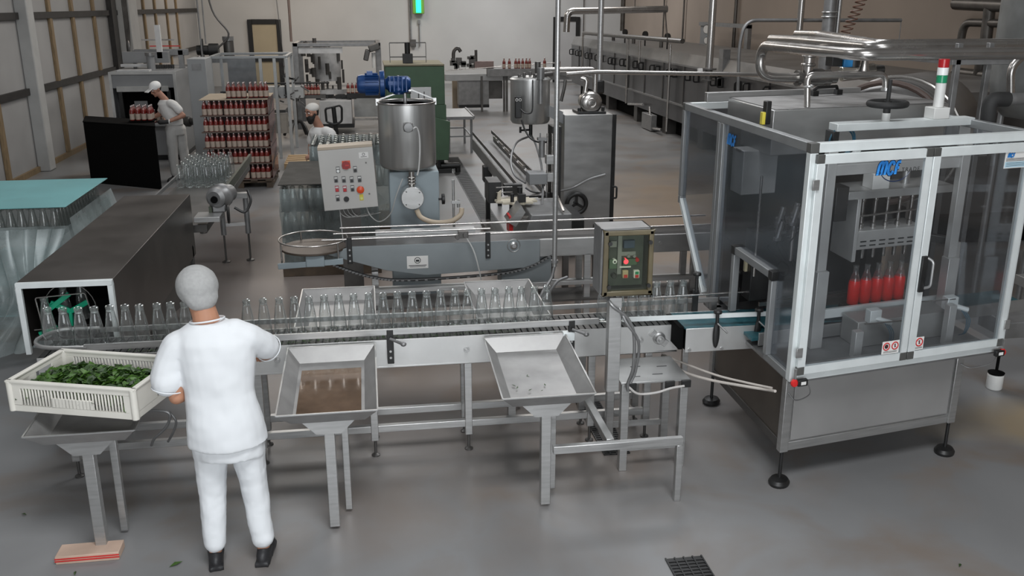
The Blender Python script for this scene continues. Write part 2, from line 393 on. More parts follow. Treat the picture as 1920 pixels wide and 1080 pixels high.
# battens stand on the panels: steel rails along the wall, timber battens between the columns
g = MB()
for z in (2.80, 1.47): g.box(WX0, WX0+.07, 6, WY1, z-.06, z+.06)
g.build('dark_rail', GIRT, wl)
g = MB(); g.box(WX0, WX0+.05, 14.0, WY1, 0, .10); g.build('skirting', WOODT, wl)
for Y in (15.2, 16.75, 20.1, 21.6, 23.25, 27.1, 28.4, 29.9, 31.6, 33.2):
    MB().box(WX0, WX0+.06, Y-.075, Y+.075, .1, HZ).build('batten', WOODT, wl, bevel=.01)
MB().box(WX0, WX0+.12, 24.55, 25.0, 0, HZ).build('dark_post', GIRT, wl, label='black steel post in the panel wall')
struct(base_origin(MB().box(WX0, WX0+.22, 18.27, 18.62, 0, HZ).build('trim_1', CONC, None, bevel=.02), (WX0+.2, 18.5, 0)), 'pale square concrete column on the left wall')
struct(base_origin(MB().box(WX0, WX0+.35, 25.3, 26.2, 0, HZ).build('trim_2', CONC, None, bevel=.02), (WX0+.2, 25.7, 0)), 'pale concrete column behind the shrink wrapper')
# doors in the back wall
def door(name, x0, x1, z1, panel, label, bars):
    y = WY1-.04; d = thing(name, ((x0+x1)/2, y, 0), label, 'door'); d['kind'] = 'structure'
    f = MB(); wdt = .17
    f.box(x0, x0+wdt, y-.05, y+.04, 0, z1); f.box(x1-wdt, x1, y-.05, y+.04, 0, z1); f.box(x0+wdt, x1-wdt, y-.05, y+.04, z1-wdt, z1)
    f.build('door_frame', BLACK, d, bevel=.01)
    MB().box(x0+wdt, x1-wdt, y-.01, y+.03, .02, z1-wdt).build('door_panel', panel, d)
    for z in bars: MB().box(x0+wdt, x1-wdt, y-.06, y-.02, z-.09, z+.09).build('push_bar', BLACK, d, bevel=.01)
    del d['category']
    return d
door('door_1', -4.33, -3.1, 2.45, DOORP, 'black framed door with cream panel in the back wall', [1.0])
door('door_2', 7.42, 8.5, 2.52, GREYP, 'black framed grey door at the right end of the back wall', [])
# ------------------------------------------------------------------ glass bottles
BOT_PROF = [(.0, .004), (.030, .0), (.043, .004), (.0455, .014), (.0455, .075), (.0435, .115), (.039, .155), (.033, .195), (.0275, .228), (.0245, .246), (.024, .254), (.0265, .258), (.0265, .274), (.022, .278), (.018, .276), (.0195, .24)]
def bottle_mesh(name, mats, n=18):
    m = MB(); m.lathe(BOT_PROF, n=n)
    return m.build(name, mats)
CB = {'src': None}
def clear_bottle(loc, label, group, mat=None):
    if CB['src'] is None:
        o = bottle_mesh('glass_bottle', GLASSM); CB['src'] = o
        o.location = loc; tag(o, label, 'bottle', group); return o
    o = CB['src'].copy(); COL.objects.link(o); o.location = loc; o['label'] = label; o['group'] = group
    return o
# ------------------------------------------------------------------ main slat chain conveyor
CX0, CX1, CY0, CY1, CZ = -2.14, 2.08, 5.82, 6.16, .86
cv = thing('bottle_conveyor', (0, 5.99, 0), 'long stainless slat chain conveyor carrying a row of clear glass bottles', 'conveyor')
MB().box(CX0, CX1, CY0, CY0+.006, .66, CZ).box(CX0, CX1, CY0, CY0+.03, .66, .672).build('side_panel', PANELM, cv, bevel=.002)
MB().box(CX0, CX1, CY1-.006, CY1, .66, CZ).build('side_panel', PANELM, cv)
m = MB(); m.box(CX0, CX1, CY0+.02, CY1-.02, CZ-.05, CZ-.012)
x = CX0
while x < CX1-.05:
    m.box(x+.003, x+.04, CY0+.012, CY1-.012, CZ-.012, CZ-.001); x += .0445
m.build('slat_chain', BELT, cv, bevel=.002, seg=1)
MB().tube([(CX0+.02, CY0-.02, .94), (1.45, CY0-.02, .94)], .001, 4).box(CX0+.3, 1.50, CY0-.032, CY0-.014, .905, .945).build('front_guide_rail', STEEL, cv, bevel=.003)
MB().box(CX0+.3, 2.5, CY1+.0, CY1+.016, .895, .93).build('rear_guide_rail', STEEL, cv, bevel=.003)
# rounded infeed end of the guide rail
MB().tube(spline([(CX0+.32, CY0-.025, .925), (CX0+.05, CY0+.02, .925), (CX0-.04, CY0+.17, .925), (CX0+.05, CY1, .925), (CX0+.3, CY1+.01, .925)]), .013, 8).build('end_guide', STEEL, cv)
for px in (732, 1072):
    p = PY(px, 650, CY0-.04)
    b = MB(); b.box(p.x-.022, p.x+.022, CY0-.035, CY0-.004, .70, .94); b.build('rail_bracket', BLACK, cv, bevel=.004)
    b = MB(); b.cyl((p.x+.0, CY0-.05, .885), (p.x+.075, CY0-.10, .865), .010); b.ell((p.x+.085, CY0-.105, .862), .02, .016, .016); b.build('clamp_knob', GALV, cv)
    MB().cyl((p.x, CY0-.04, .745), (p.x, CY0-.034, .745), .008).cyl((p.x, CY0-.04, .79), (p.x, CY0-.034, .79), .008).build('bolt', STEEL, cv)
for px in (519, 875, 1200):
    p = PY(px, 665, CY0)
    MB().cyl((p.x, CY0-.006, .76), (p.x, CY0, .76), .022, 16).cyl((p.x, CY0-.03, .76), (p.x, CY0-.006, .76), .013, 6).build('bolt', STEEL, cv)
# flange bearing at the drive end
p = PY(1235, 627, CY0)
b = MB(); b.lathe([(.0, .0), (.045, .0), (.045, .02), (.03, .03), (.03, .05), (.015, .05), (.015, .07), (0, .07)], (p.x, CY0, .77), 20, (0, -1, 0))
b.cbox((p.x, CY0-.008, .77), .15, .014, .05, R=Matrix.Rotation(math.radians(40), 3, 'Y')); b.build('flange_bearing', STEEL, cv, bevel=.002)
MB().box(1.10, 1.19, CY0-.03, CY0-.008, .80, .85).box(1.25, 1.33, CY0-.05, CY0-.004, .80, .86).build('sensor_bracket', ALU, cv, bevel=.003)
for x in (-2.0, -.80, -.05, .60, 1.47, 1.88):
    for y in (CY0+.03, CY1-.03):
        MB().box(x-.025, x+.025, y-.025, y+.025, .12, .66).build('leg', STEEL, cv, bevel=.003)
        MB().cyl((x, y, .01), (x, y, .12), .01).lathe([(.03, 0), (.03, .008), (.012, .02)], (x, y, 0), 12).build('levelling_foot', DARKSTEEL, cv)
for y in (CY0+.03, CY1-.03):
    MB().box(-2.0, 1.88, y-.02, y+.02, .18, .23).build('lower_beam', STEEL, cv, bevel=.003)
for x in (-2.0, -.05, 1.47): MB().box(x-.02, x+.02, CY0+.05, CY1-.05, .4, .44).build('cross_beam', STEEL, cv)
# wet leaf bits drawn along the chain
lf = MB()
for i in range(520):
    x = random.uniform(-1.6, .95); y = random.choice([random.uniform(CY0+.012, CY0+.05), random.uniform(CY0+.02, CY1-.03)]); a = random.uniform(0, PI); s = random.uniform(.006, .017)
    z = CZ+.001+random.uniform(0, .006)
    d = Vector((math.cos(a), math.sin(a), random.uniform(-.2, .4))); e = Vector((-math.sin(a), math.cos(a), .1))
    c = Vector((x, y, z)); lf.add([c-d*s, c-e*s*.4, c+d*s, c+e*s*.4], [(0, 1, 2, 3)])
tag(base_origin(lf.build('leaf_scraps', LEAFD), (0, 5.99, CZ)), 'scraps of wet green leaf lying along the bottle conveyor chain', 'leaves', kind='stuff')

pxs = [90, 120, 150, 180, 208, 237, 265, 297, 322, 348, 376, 404, 432, 465, 496, 526, 554, 582, 610, 637, 665, 693, 720, 747, 774, 801, 827, 854, 877, 903, 928, 954, 977, 1001, 1025]
vis = [i for i in range(len(pxs)) if i not in (10, 11, 12)]
k = 0
for i in vis:
    p = PY(pxs[i], 600, 5.98); k += 1
    if i < 10: lb = 'clear glass bottle on the conveyor, %s from the left end' % ORD[i]
    elif i < 16: lb = 'clear glass bottle on the conveyor, %s to the right of the worker' % ORD[i-13]
    else:
        lb = 'clear glass bottle on the conveyor, %s leftwards from the right end of the long row' % ORD[len(pxs)-1-i]
    clear_bottle((p.x, 5.98+random.uniform(-.012, .012), CZ), lb, 'clear bottles on the long conveyor')
for i, px in enumerate([1130, 1160, 1186, 1208, 1230, 1255, 1279]):
    p = PY(px, 570, 5.96)
    clear_bottle((p.x, 5.96, CZ), 'clear glass bottle behind the buttons box, %s in the short row before the filling machine' % ORD[i], 'clear bottles near the filling machine')

# ------------------------------------------------------------------ sorting trays either side of the conveyor
def tray(x0, x1, yn, yf, zn, zf, label, leg=True):
    """yn near edge (camera side), yf far edge; basin with flared walls"""
    t = thing('sorting_tray', ((x0+x1)/2, (yn+yf)/2, 0), label, 'tray', 'stainless sorting trays along the conveyor')
    i, d = .075, .085
    O = [Vector((x0, yn, zn)), Vector((x1, yn, zn)), Vector((x1, yf, zf)), Vector((x0, yf, zf))]
    I = [Vector((x0+i, yn+i, zn-d)), Vector((x1-i, yn+i, zn-d)), Vector((x1-i, yf-i, zf-d)), Vector((x0+i, yf-i, zf-d))]
    m = MB(); m.add(O+I, [(0, 1, 5, 4), (1, 2, 6, 5), (2, 3, 7, 6), (3, 0, 4, 7), (4, 5, 6, 7)])
    b = m.build('basin', TRAYM, t, smooth=0); s = b.modifiers.new('sheet', 'SOLIDIFY'); s.thickness = .004; s.offset = 0
    r = MB()
    for a, c in ((0, 1), (1, 2), (2, 3), (3, 0)): r.bar(O[a]+Vector((0, 0, .001)), O[c]+Vector((0, 0, .001)), .009, .007)
    r.build('rim', STEEL, t)
    cx = (x0+x1)/2; zb = zn-d; y = yn+i
    m = MB(); m.prism([(cx-.15, y, zb), (cx+.15, y, zb), (cx+.07, y, zb-.08), (cx-.07, y, zb-.08)], (0, .006, 0)); m.build('bracket', STEEL, t)
    if leg:
        MB().box(cx-.03, cx+.03, y+.012, y+.07, .02, zb-.03).build('leg', STEEL, t, bevel=.003)
        MB().box(cx+.06, cx+.1, y+.2, y+.24, .02, zb-.01).build('leg', STEEL, t, bevel=.003)
    return t
T1 = tray(-.585, -.02, 4.84, 5.79, .80, .85, 'front sorting tray just right of the worker, with a brown film on its floor')
T2 = tray(.705, 1.265, 4.90, 5.79, .79, .85, 'front sorting tray left of the buttons box stand, nearly empty')
T3 = tray(-1.90, -1.33, 4.80, 5.79, .79, .85, 'front sorting tray under the white crate of leaves')
T4 = tray(-.57, -.01, 6.19, 7.10, .85, .85, 'rear sorting tray behind the bottles below the turntable conveyor')
T5 = tray(.71, 1.24, 6.19, 7.10, .85, .85, 'rear sorting tray behind the bottles left of the buttons box')
# wet scraps in the trays
def scraps(n, x0, x1, y0, y1, z, label, mats=LEAFD):
    m = MB()
    for i in range(n):
        c = Vector((random.uniform(x0, x1), random.uniform(y0, y1), z+random.uniform(.002, .006))); a = random.uniform(0, PI); s = random.uniform(.006, .02)
        d = Vector((math.cos(a), math.sin(a), .1)); e = Vector((-math.sin(a), math.cos(a), .1)); m.add([c-d*s, c-e*s*.35, c+d*s, c+e*s*.35], [(0, 1, 2, 3)])
    return tag(base_origin(m.build('leaf_scraps', mats), ((x0+x1)/2, (y0+y1)/2, z)), label, 'leaves', kind='stuff')
scraps(26, -.49, -.32, 4.95, 5.15, .722, 'few scraps of leaf in the corner of the tray beside the worker')
scraps(16, .82, 1.15, 5.1, 5.6, .735, 'few dark leaf scraps in the tray left of the buttons box stand')

BROWNFILM = paint('brown_gloss', (.16, .105, .07), .10, .3, .25, 6)  # glossy brown film laid over the tray floor
w1 = MB().add([(-.49, 4.93, .7245), (-.115, 4.93, .7245), (-.115, 5.60, .7625), (-.49, 5.60, .7625)], [(0, 1, 2, 3)]).build('brown_film', BROWNFILM, T1, smooth=0)
# the second frame that carries the front trays
fr = thing('tray_support_frame', (.4, 4.96, 0), 'low stainless floor frame joining the legs of the front trays', 'frame')
MB().box(1.02, 1.84, 4.93, 4.97, .39, .44).build('lower_beam', STEEL, fr, bevel=.003)
MB().box(1.36, 1.41, 4.975, 5.76, .405, .445).build('cross_beam', STEEL, fr, bevel=.003)
MB().box(1.80, 1.84, 4.93, 4.97, .0, .39).build('leg', STEEL, fr, bevel=.003)

# ------------------------------------------------------------------ crate of leaves, lying skew on the left tray
a0, b0 = PZ(15, 715, 1.04), PZ(265, 733, 1.04); c0, d0 = PZ(297, 672, 1.04), PZ(68, 657, 1.04)
cxy = (a0+b0+c0+d0)/4; ux = (b0-a0)+(c0-d0); cl = (b0-a0).length*.47+(c0-d0).length*.47; cw = ((d0-a0).length+(c0-b0).length)/2
cr_rot = math.atan2(ux.y, ux.x)
cxy.x += .05; cxy.y += .01
cr = thing('plastic_crate', (cxy.x, cxy.y, .862), 'white slotted plastic crate heaped with green leaves on the left tray', 'crate', rz=cr_rot)
def slot_wall(m, p0, p1, h, slots, t=.012, z0=0.):
    """wall between p0 and p1 with a row of vertical slots: built from ribs so that the slots are open"""
    p0 = Vector(p0); p1 = Vector(p1); L = (p1-p0).length; d = (p1-p0).normalized(); ang = math.atan2(d.y, d.x)
    def seg(a, b, za, zb): m.cbox(p0+d*((a+b)/2)+Vector((0, 0, (za+zb)/2)), b-a, t, zb-za, ang)
    seg(0, L, 0, h*.22); seg(0, L, h*.80, h)
    pos = 0
    for (a, b, n, low) in slots:
        seg(pos, a, h*.22, h*.80)
        w = (b-a)/n
        for i in range(n): seg(a+i*w, a+i*w+w*.42, h*.22, h*.80)
        if low: seg(a, b, h*.22, h*.52)
        pos = b
    seg(pos, L, h*.22, h*.80)
H = .175
m = MB(); hx, hy = cl/2, cw/2
m.box(-hx, hx, -hy, hy, 0, .006)
sl = [(.06, .25*cl/.75, 10, False), (.25*cl/.75, .5*cl/.75, 12, True), (.5*cl/.75, cl-.06, 10, False)]
slot_wall(m, (-hx, -hy, 0), (hx, -hy, 0), H, sl); slot_wall(m, (-hx, hy, 0), (hx, hy, 0), H, sl)
slot_wall(m, (-hx, -hy, 0), (-hx, hy, 0), H, [(.12, cw-.12, 1, False)]); slot_wall(m, (hx, -hy, 0), (hx, hy, 0), H, [(.12, cw-.12, 1, False)])
m.build('crate_wall', CRATE, cr, bevel=.002, seg=1)
r = MB(); e = .014
for q in ((-hx-e, hx+e, -hy-e, -hy+e), (-hx-e, hx+e, hy-e, hy+e), (-hx-e, -hx+e, -hy, hy), (hx-e, hx+e, -hy, hy)): r.box(q[0], q[1], q[2], q[3], H-.006, H+.006)
for sx in (-1, 1):
    for sy in (-1, 1): r.cyl((sx*(hx-.003), sy*(hy-.003), 0), (sx*(hx-.003), sy*(hy-.003), H), .02, 12)
r.build('rim', CRATE, cr, bevel=.003)
lv = MB(); R3 = Matrix.Rotation(cr_rot, 3, 'Z')
for i in range(1900):
    u = random.uniform(-.93, .93); v = random.uniform(-.90, .90)
    top = .055+.085*(1-.8*abs(v)**2)*(1-.55*u*u)+.02*noise.noise(Vector((u*3, v*3, 1)))
    z = random.uniform(.0, 1)**.4*top+.012
    c = Vector((u*hx, v*hy, z)); yaw = random.uniform(0, 2*PI); tilt = random.uniform(-.7, .7); s = random.uniform(.022, .050); ww = s*random.uniform(.38, .55)
    R = Matrix.Rotation(yaw, 3, 'Z')@Matrix.Rotation(tilt, 3, 'Y')@Matrix.Rotation(random.uniform(-.6, .6), 3, 'X')
    lv.m = 0 if random.random() < .6 else 1
    pts = [(-s, 0, 0), (-s*.4, -ww, s*.12), (s*.5, -ww*.7, s*.1), (s, 0, -s*.15), (s*.5, ww*.7, s*.1), (-s*.4, ww, s*.12), (0, 0, -s*.05)]
    lv.add([c+R@Vector(q) for q in pts], [(0, 1, 6), (1, 2, 6), (2, 3, 6), (3, 4, 6), (4, 5, 6), (5, 0, 6)])
lo = lv.build('leaves', [LEAFM, LEAFD]); lo.location = (cxy.x, cxy.y, .862); lo.rotation_euler = (0, 0, cr_rot)
tag(lo, 'heap of fresh green basil leaves filling the white plastic crate', 'leaves', kind='stuff')

# ------------------------------------------------------------------ bottle washer tunnel on the left
X0, X1, Y0, Y1, ZB, ZT = -2.37, -1.755, 6.30, 9.25, .74, 1.225
ws = thing('washer_tunnel', ((X0+X1)/2, 7.7, 0), 'long dark stainless washer tunnel with an open front behind the left end of the conveyor', 'machine')
t = .035
m = MB(); m.box(X0, X1, Y0+.01, Y1, ZT-.01, ZT); m.box(X0, X0+.01, Y0+.01, Y1, ZB, ZT-.01); m.box(X1-.01, X1, Y0+.01, Y1, ZB-.12, ZT-.01); m.box(X0+.01, X1-.01, Y1-.01, Y1, ZB, ZT-.01)
m.box(X0+.01, X1-.01, Y0+.25, Y1-.01, ZB, ZB+.01); m.build('casing', WASHSTEEL, ws, bevel=.003)
m = MB(); m.box(X0, X1, Y0-.02, Y0+.01, ZT-t, ZT+.002); m.box(X0, X0+t, Y0-.02, Y0+.01, ZB-.02, ZT-t); m.box(X1-t, X1, Y0-.02, Y0+.01, ZB-.02, ZT-t)
m.build('front_frame', ALU, ws, bevel=.003)
MB().box(X0+.02, X1-.02, Y0+.9, Y0+.91, ZB+.012, ZT-.012).build('inner_baffle', MATTBLACK, ws)
MB().prism([(X1-.03, 6.55, .72), (X1-.03, 9.2, .60), (X1-.03, 9.2, .30), (X1-.03, 8.6, .30), (X1-.03, 6.7, .60)], (-.5, 0, 0)).build('drip_tank', DARKSTEEL, ws)
for (x, y) in ((X0+.06, 6.5), (X1-.08, 6.5), (X0+.06, 9.1), (X1-.03, 9.12)):
    MB().box(x-.03, x+.03, y-.03, y+.03, 0, .63 if y < 7 else .74).build('leg', DARKSTEEL, ws, bevel=.003)
# rods, hoops and green star guide in the opening
m = MB(); cxx = (X0+X1)/2
m.tube(fillet([(X0+.13, Y0+.02, .80), (X0+.10, Y0+.02, 1.11), (X0+.42, Y0+.02, 1.13), (X0+.47, Y0+.02, .85)], .015), .005, 6)
m.tube([(cxx-.02+.17*math.cos(a), Y0+.10, .99+.19*math.sin(a)) for a in [PI*i/16*1.15-.2 for i in range(17)]], .004, 6)
m.tube([(cxx+.10+.17*math.cos(a), Y0+.22, 1.0+.17*math.sin(a)) for a in [PI*i/12*.6-.3 for i in range(13)]], .004, 6)
m.tube([(X0+.06, Y0+.03, .88), (X0+.47, Y0+.03, .90)], .004, 6)
m.build('guide_rods', PIPEM, ws)
m = MB()
for a in (0, 1, 2):
    an = .5+a*2.1; m.bar((cxx-.03, Y0+.13, .97), (cxx-.03+.14*math.cos(an), Y0+.12, .97+.14*math.sin(an)), .02, .035)
m.bar((cxx-.18, Y0+.1, .985), (cxx-.02, Y0+.12, 1.10), .02, .035); m.bar((cxx-.23, Y0+.05, .84), (cxx-.12, Y0+.1, .87), .02, .03)
m.build('green_star_guide', BRUSH, ws, bevel=.003)
# a cluster of bottles being lifted in the opening
for i, (dx, dy, dz) in enumerate([(-.16, .04, -.005), (-.075, .17, .04), (.02, .24, .05)]):
    clear_bottle((cxx+dx, Y0+dy, CZ+dz-.03), 'clear glass bottle inside the mouth of the washer tunnel, %s from the left' % ORD[i], 'bottles in the washer mouth')
m = MB(); m.box(cxx-.25, cxx+.12, Y0+.03, Y0+.88, .80, .825); m.build('bottle_rest', DARKSTEEL, ws)
MB().box(X1+.001, X1+.004, 6.85, 6.89, .78, .86).build('warning_label', LABELW, ws)
# drive motor at the far end
mt = thing('drive_motor', (-1.56, 9.62, 1.08), 'grey geared drive motor with a black handwheel at the far end of the washer tunnel', 'motor')
MB().lathe([(0, -.14), (.07, -.14), (.105, -.11), (.11, -.02), (.125, 0), (.125, .03), (.09, .05), (.09, .17), (0, .17)], (-1.52, 9.60, 1.13), 22, (.35, .93, 0)).build('motor_body', GALV, mt)
MB().box(-1.60, -1.47, 9.50, 9.62, .98, 1.06).build('gearbox', GALV, mt, bevel=.01)
MB().cyl((-1.565, 9.44, 1.12), (-1.565, 9.47, 1.12), .035).build('shaft_cap', MATTBLACK, mt)
MB().box(-1.75, -1.50, 9.28, 9.55, .93, .98).build('mount_plate', STEEL, mt, bevel=.003)
MB().lathe([(0, -.012), (.09, -.012), (.1, 0), (.09, .012), (0, .012)], (-1.44, 9.45, .97), 22, (1, .1, 0)).build('handwheel', BLACK, mt)
MB().tube(spline([(-1.40, 9.62, 1.0), (-1.3, 9.62, .95), (-1.24, 9.68, 1.05), (-1.27, 9.75, 1.15)]), .014, 8).build('cable', BLACK, mt)
# chain conveyor feeding the washer
fc = thing('feed_conveyor', (-2.0, 11.3, 0), 'short dark feed conveyor behind the washer tunnel packed with clear bottles', 'conveyor')
MB().box(-2.35, -1.65, 9.4, 13.1, .80, .88).build('bed', DARKSTEEL, fc, bevel=.004)
MB().bar((-1.62, 9.5, .99), (-1.62, 13.0, .99), .03, .10).build('side_guide', paint('olive_rail', (.06, .07, .05), .4, .5), fc)
MB().bar((-2.38, 9.5, .95), (-2.38, 13.0, .95), .02, .04).build('side_guide', GALV, fc)
for (x, y) in ((-1.78, 11.2), (-1.50, 11.25), (-2.3, 11.2), (-2.3, 12.8)):
    MB().cyl((x, y, .34), (x, y, .80), .032).build('leg', GALV, fc); MB().cyl((x, y, .02), (x, y, .34), .012).lathe([(.05, 0), (.05, .012), (.015, .025)], (x, y, 0), 12).build('levelling_foot', DARKSTEEL, fc)
MB().bar((-1.76, 11.22, .46), (-1.52, 11.25, .46), .03, .04).box(-1.66, -1.47, 11.2, 11.3, .78, .84).build('cross_beam', STEEL, fc)
n = 0
for j in range(8):
    for i in range(5):
        x = -2.27+i*.105+(.05 if j % 2 else 0); y = 11.45+j*.135
        clear_bottle((x, y, .88), 'small clear bottle on the feed conveyor, %s row from the washer, %s from the left' % (ORD[j], ORD[i]), 'clear bottles on the feed conveyor')

# ------------------------------------------------------------------ teal topped wrapped pallet of empty bottles at the far left
sk = thing('wrapped_bottle_stack', (-3.2, 9.35, 0), 'film wrapped stack of empty bottles under a teal sheet at the left edge', 'bottle stack')
tx0, tx1, ty0, ty1, tz = -3.85, -2.73, 8.66, 10.10, 1.25
MB().box(tx0, tx1, ty0, ty1, tz, tz+.008).build('top_sheet', TEAL, sk, bevel=.002)
MB().box(tx0-.03, tx1+.03, ty0-.03, ty1+.03, 0, .13).build('pallet_base', DARKWOOD, sk, bevel=.004)
for z in (.44, .74): MB().box(tx0, tx1, ty0, ty1, z-.20, z-.19).build('layer_sheet', TEAL, sk)
def wrap(x0, x1, y0, y1, z0, z1, name='film', mat=FILM, parent=None, flare=.10, amp=.02):
    m = MB()
    cs = [(x0, y0), (x1, y0), (x1, y1), (x0, y1), (x0, y0)]
    per = []
    for i in range(4):
        for k in range(14):
            t = k/14; per.append((cs[i][0]*(1-t)+cs[i+1][0]*t, cs[i][1]*(1-t)+cs[i+1][1]*t))
    cx, cy = (x0+x1)/2, (y0+y1)/2; nr = 12; n = len(per); vs = []
    for r in range(nr+1):
        f = r/nr; z = z1+(z0-z1)*f
        for i, (x, y) in enumerate(per):
            k = 1+flare*math.sin(PI*min(1, f*1.3))*.3+amp*noise.noise(Vector((i*.9, f*5, 2)))*3*min(1, f*4)
            vs.append((cx+(x-cx)*k, cy+(y-cy)*k, z+amp*.5*noise.noise(Vector((i*.7, f*3, 9)))))
    m.add(vs, [(r*n+i, r*n+(i+1) % n, (r+1)*n+(i+1) % n, (r+1)*n+i) for r in range(nr) for i in range(n)])
    return m.build(name, mat, parent, smooth=80)
wrap(tx0, tx1, ty0, ty1, .13, tz-.17, parent=sk, flare=.25, amp=.03)
# a torn, gathered skirt of film hanging off the near side
m = MB()
apex = Vector((-2.62, 7.9, .55))
def skirt(u, v):
    top = Vector((tx0+(tx1-tx0)*u, ty0-.02, tz-.19)); bot = Vector((-3.9+(1.15)*u, 8.05+.1*math.sin(u*9), .10))
    p = top.lerp(bot, v); pinch = math.sin(PI*v)**1.5
    p = p.lerp(Vector((-2.85, 8.0, p.z)), .75*pinch*(u**.6)); p.y += .035*math.sin(u*46+v*3)*(.3+v); p.x += .02*math.sin(u*60+1)
    return p
m.grid(skirt, 60, 16); m.build('torn_film', FILM, sk, smooth=80)
m = MB()
def skirt2(u, v):
    top = Vector((tx1+.02, ty0+(ty1-ty0)*u, tz-.10)); bot = Vector((-2.50+.1*math.sin(u*8), 8.3+(1.6)*u, .3))
    p = top.lerp(bot, v); p.x += .03*math.sin(u*40+v*5)*v; p.y += .03*math.sin(u*23)*v; return p
m.grid(skirt2, 44, 14); m.build('torn_film', FILM, sk, smooth=80)
wb = None; cnt = 0
def stack_bottles(x0, x1, y0, y1, zb, dx, label, group, inner=False, mat=GLASSD):
    nx = int((x1-x0)/dx); ny = int((y1-y0)/dx); objs = []
    src = MB().lathe([(r*1.02, z) for r, z in BOT_PROF[:-1]], n=12).build('glass_bottle', mat); first = True
    for j in range(ny+1):
        for i in range(nx+1):
            if not inner and not (j == 0 or i == nx or i == 0 or j == ny): continue
            o = src if first else src.copy()
            if not first: COL.objects.link(o)
            first = False
            o.location = (x0+i*dx, y0+j*dx, zb); side = 'front' if j == 0 else ('right' if i == nx else 'back')
            tag(o, label % (ORD[j], ORD[i]), 'bottle', group)
            objs.append(o)
    return objs
stack_bottles(tx0+.055, tx1-.055, ty0+.055, ty1-.055, .962, .094, 'empty bottle under the teal sheet, %s row from the front, %s from the left', 'empty bottles under the teal sheet')

# ------------------------------------------------------------------ stand with the push button box
st = thing('control_stand', (1.78, 5.6, 0), 'clear fronted button box on a steel post fixed to a small four legged stand', 'control box')
MB().box(1.55, 2.02, 5.36, 5.78, .63, .645).build('table_top', STEELH, st, bevel=.003)
for (x, y) in ((1.585, 5.39), (1.985, 5.39), (1.585, 5.75), (1.985, 5.75)):
    MB().box(x-.026, x+.026, y-.026, y+.026, .0, .63).build('leg', STEEL, st, bevel=.003)
for x in (1.62, 1.88, 1.99): MB().box(x-.032, x+.032, 5.345, 5.362, .59, .64).build('corner_block', BLACK, st, bevel=.003)
MB().box(1.585, 1.985, 5.38, 5.40, .14, .18).box(1.585, 1.985, 5.74, 5.76, .14, .18).build('cross_beam', STEEL, st)
bx = PY(1152, 620, 5.36)
m = MB(); m.box(bx.x-.045, bx.x+.035, 5.33, 5.34, .60, 1.24); m.box(bx.x-.045, bx.x-.04, 5.34, 5.40, .60, 1.24); m.box(bx.x+.03, bx.x+.035, 5.34, 5.40, .60, 1.24); m.build('post', STEEL, st, bevel=.002)
ex0, ex1, ez0, ez1, ey = 1.385, 1.70, 1.262, 1.685, 5.33
m = MB(); m.box(ex0, ex0+.012, ey, ey+.2, ez0, ez1); m.box(ex1-.012, ex1, ey, ey+.2, ez0, ez1); m.box(ex0, ex1, ey, ey+.2, ez1-.012, ez1); m.box(ex0, ex1, ey, ey+.2, ez0, ez0+.012); m.box(ex0, ex1, ey+.19, ey+.2, ez0, ez1)
en = m.build('enclosure', GALV, st, bevel=.003)
OLIVE = paint('yellowed_clear_frame', (.115, .095, .055), .35, .1, .2, 8)
m = MB(); f = .030; m.box(ex0+.01, ex1+.01, ey-.03, ey, ez1-f-.01, ez1-.01); m.box(ex0+.01, ex1+.01, ey-.03, ey, ez0, ez0+f); m.box(ex0+.01, ex0+.01+f, ey-.03, ey, ez0, ez1-.01); m.box(ex1+.01-f, ex1+.01, ey-.03, ey, ez0, ez1-.01)
dr = m.build('door_frame', OLIVE, st, bevel=.006)
MB().box(ex0+.045, ex1-.025, ey-.022, ey-.019, ez0+f, ez1-f-.01).build('window', clear('box_window', (.88, .90, .84), .3, .05, (.9, .95, .9), .03), dr)
for x in (ex0+.045, ex1-.015):
    for z in (ez0+.06, ez1-.085): MB().cyl((x, ey-.042, z), (x, ey-.028, z), .013).build('latch', BLACK, dr)
def onbox(px, py): return PY(px, py, ey+.04)
GP = MB().box(ex0+.04, ex1-.03, ey+.06, ey+.075, ez0+.04, ez1-.05).build('mounting_plate', paint('dark_plate', (.045, .055, .05), .5, .1, .3, 14), st)
m = MB(); m.box(ex0+.115, ex0+.14, ey+.04, ey+.06, ez0+.12, ez1-.05); m.box(ex0+.14, ex0+.23, ey+.04, ey+.06, 1.50, 1.525); m.build('cable_duct', MIDGREY, st)
for i, (a, b, c, d) in enumerate([(ex0+.06, ex0+.105, 1.56, 1.60), (ex0+.06, ex0+.11, 1.42, 1.48), (ex0+.15, ex0+.22, 1.55, 1.60), (ex0+.15, ex0+.24, 1.44, 1.48)]):
    MB().box(a, b, ey+.03, ey+.06, c, d).build('relay', [MIDGREY, GREEN, paint('relay_blue', (.03, .05, .10), .5), GREEN][i], st, bevel=.002)
BT = [(1152, 490, WHITELIT, .016, 'white ring button'), (1173, 490, REDLIT, .017, 'lit red button'), (1194, 487, REDLENS, .014, 'dark red button'), (1178, 480, MIDGREY, .011, None), (1189, 480, MIDGREY, .011, None), (1151, 517, BLACK, .017, 'black knob')]
for (px, py, mm, r, lb) in BT:
    p = onbox(px, py); MB().lathe([(0, -.012), (r*.8, -.012), (r, -.008), (r, .02)][::-1], p, 18, (0, 1, 0)).cyl(p, p+Vector((0, .02, 0)), r).build('button', mm, st, label=lb)
p = onbox(1152, 490); MB().cyl(p+Vector((0, -.014, 0)), p+Vector((0, -.01, 0)), .007).build('button_core', BLACK, st)
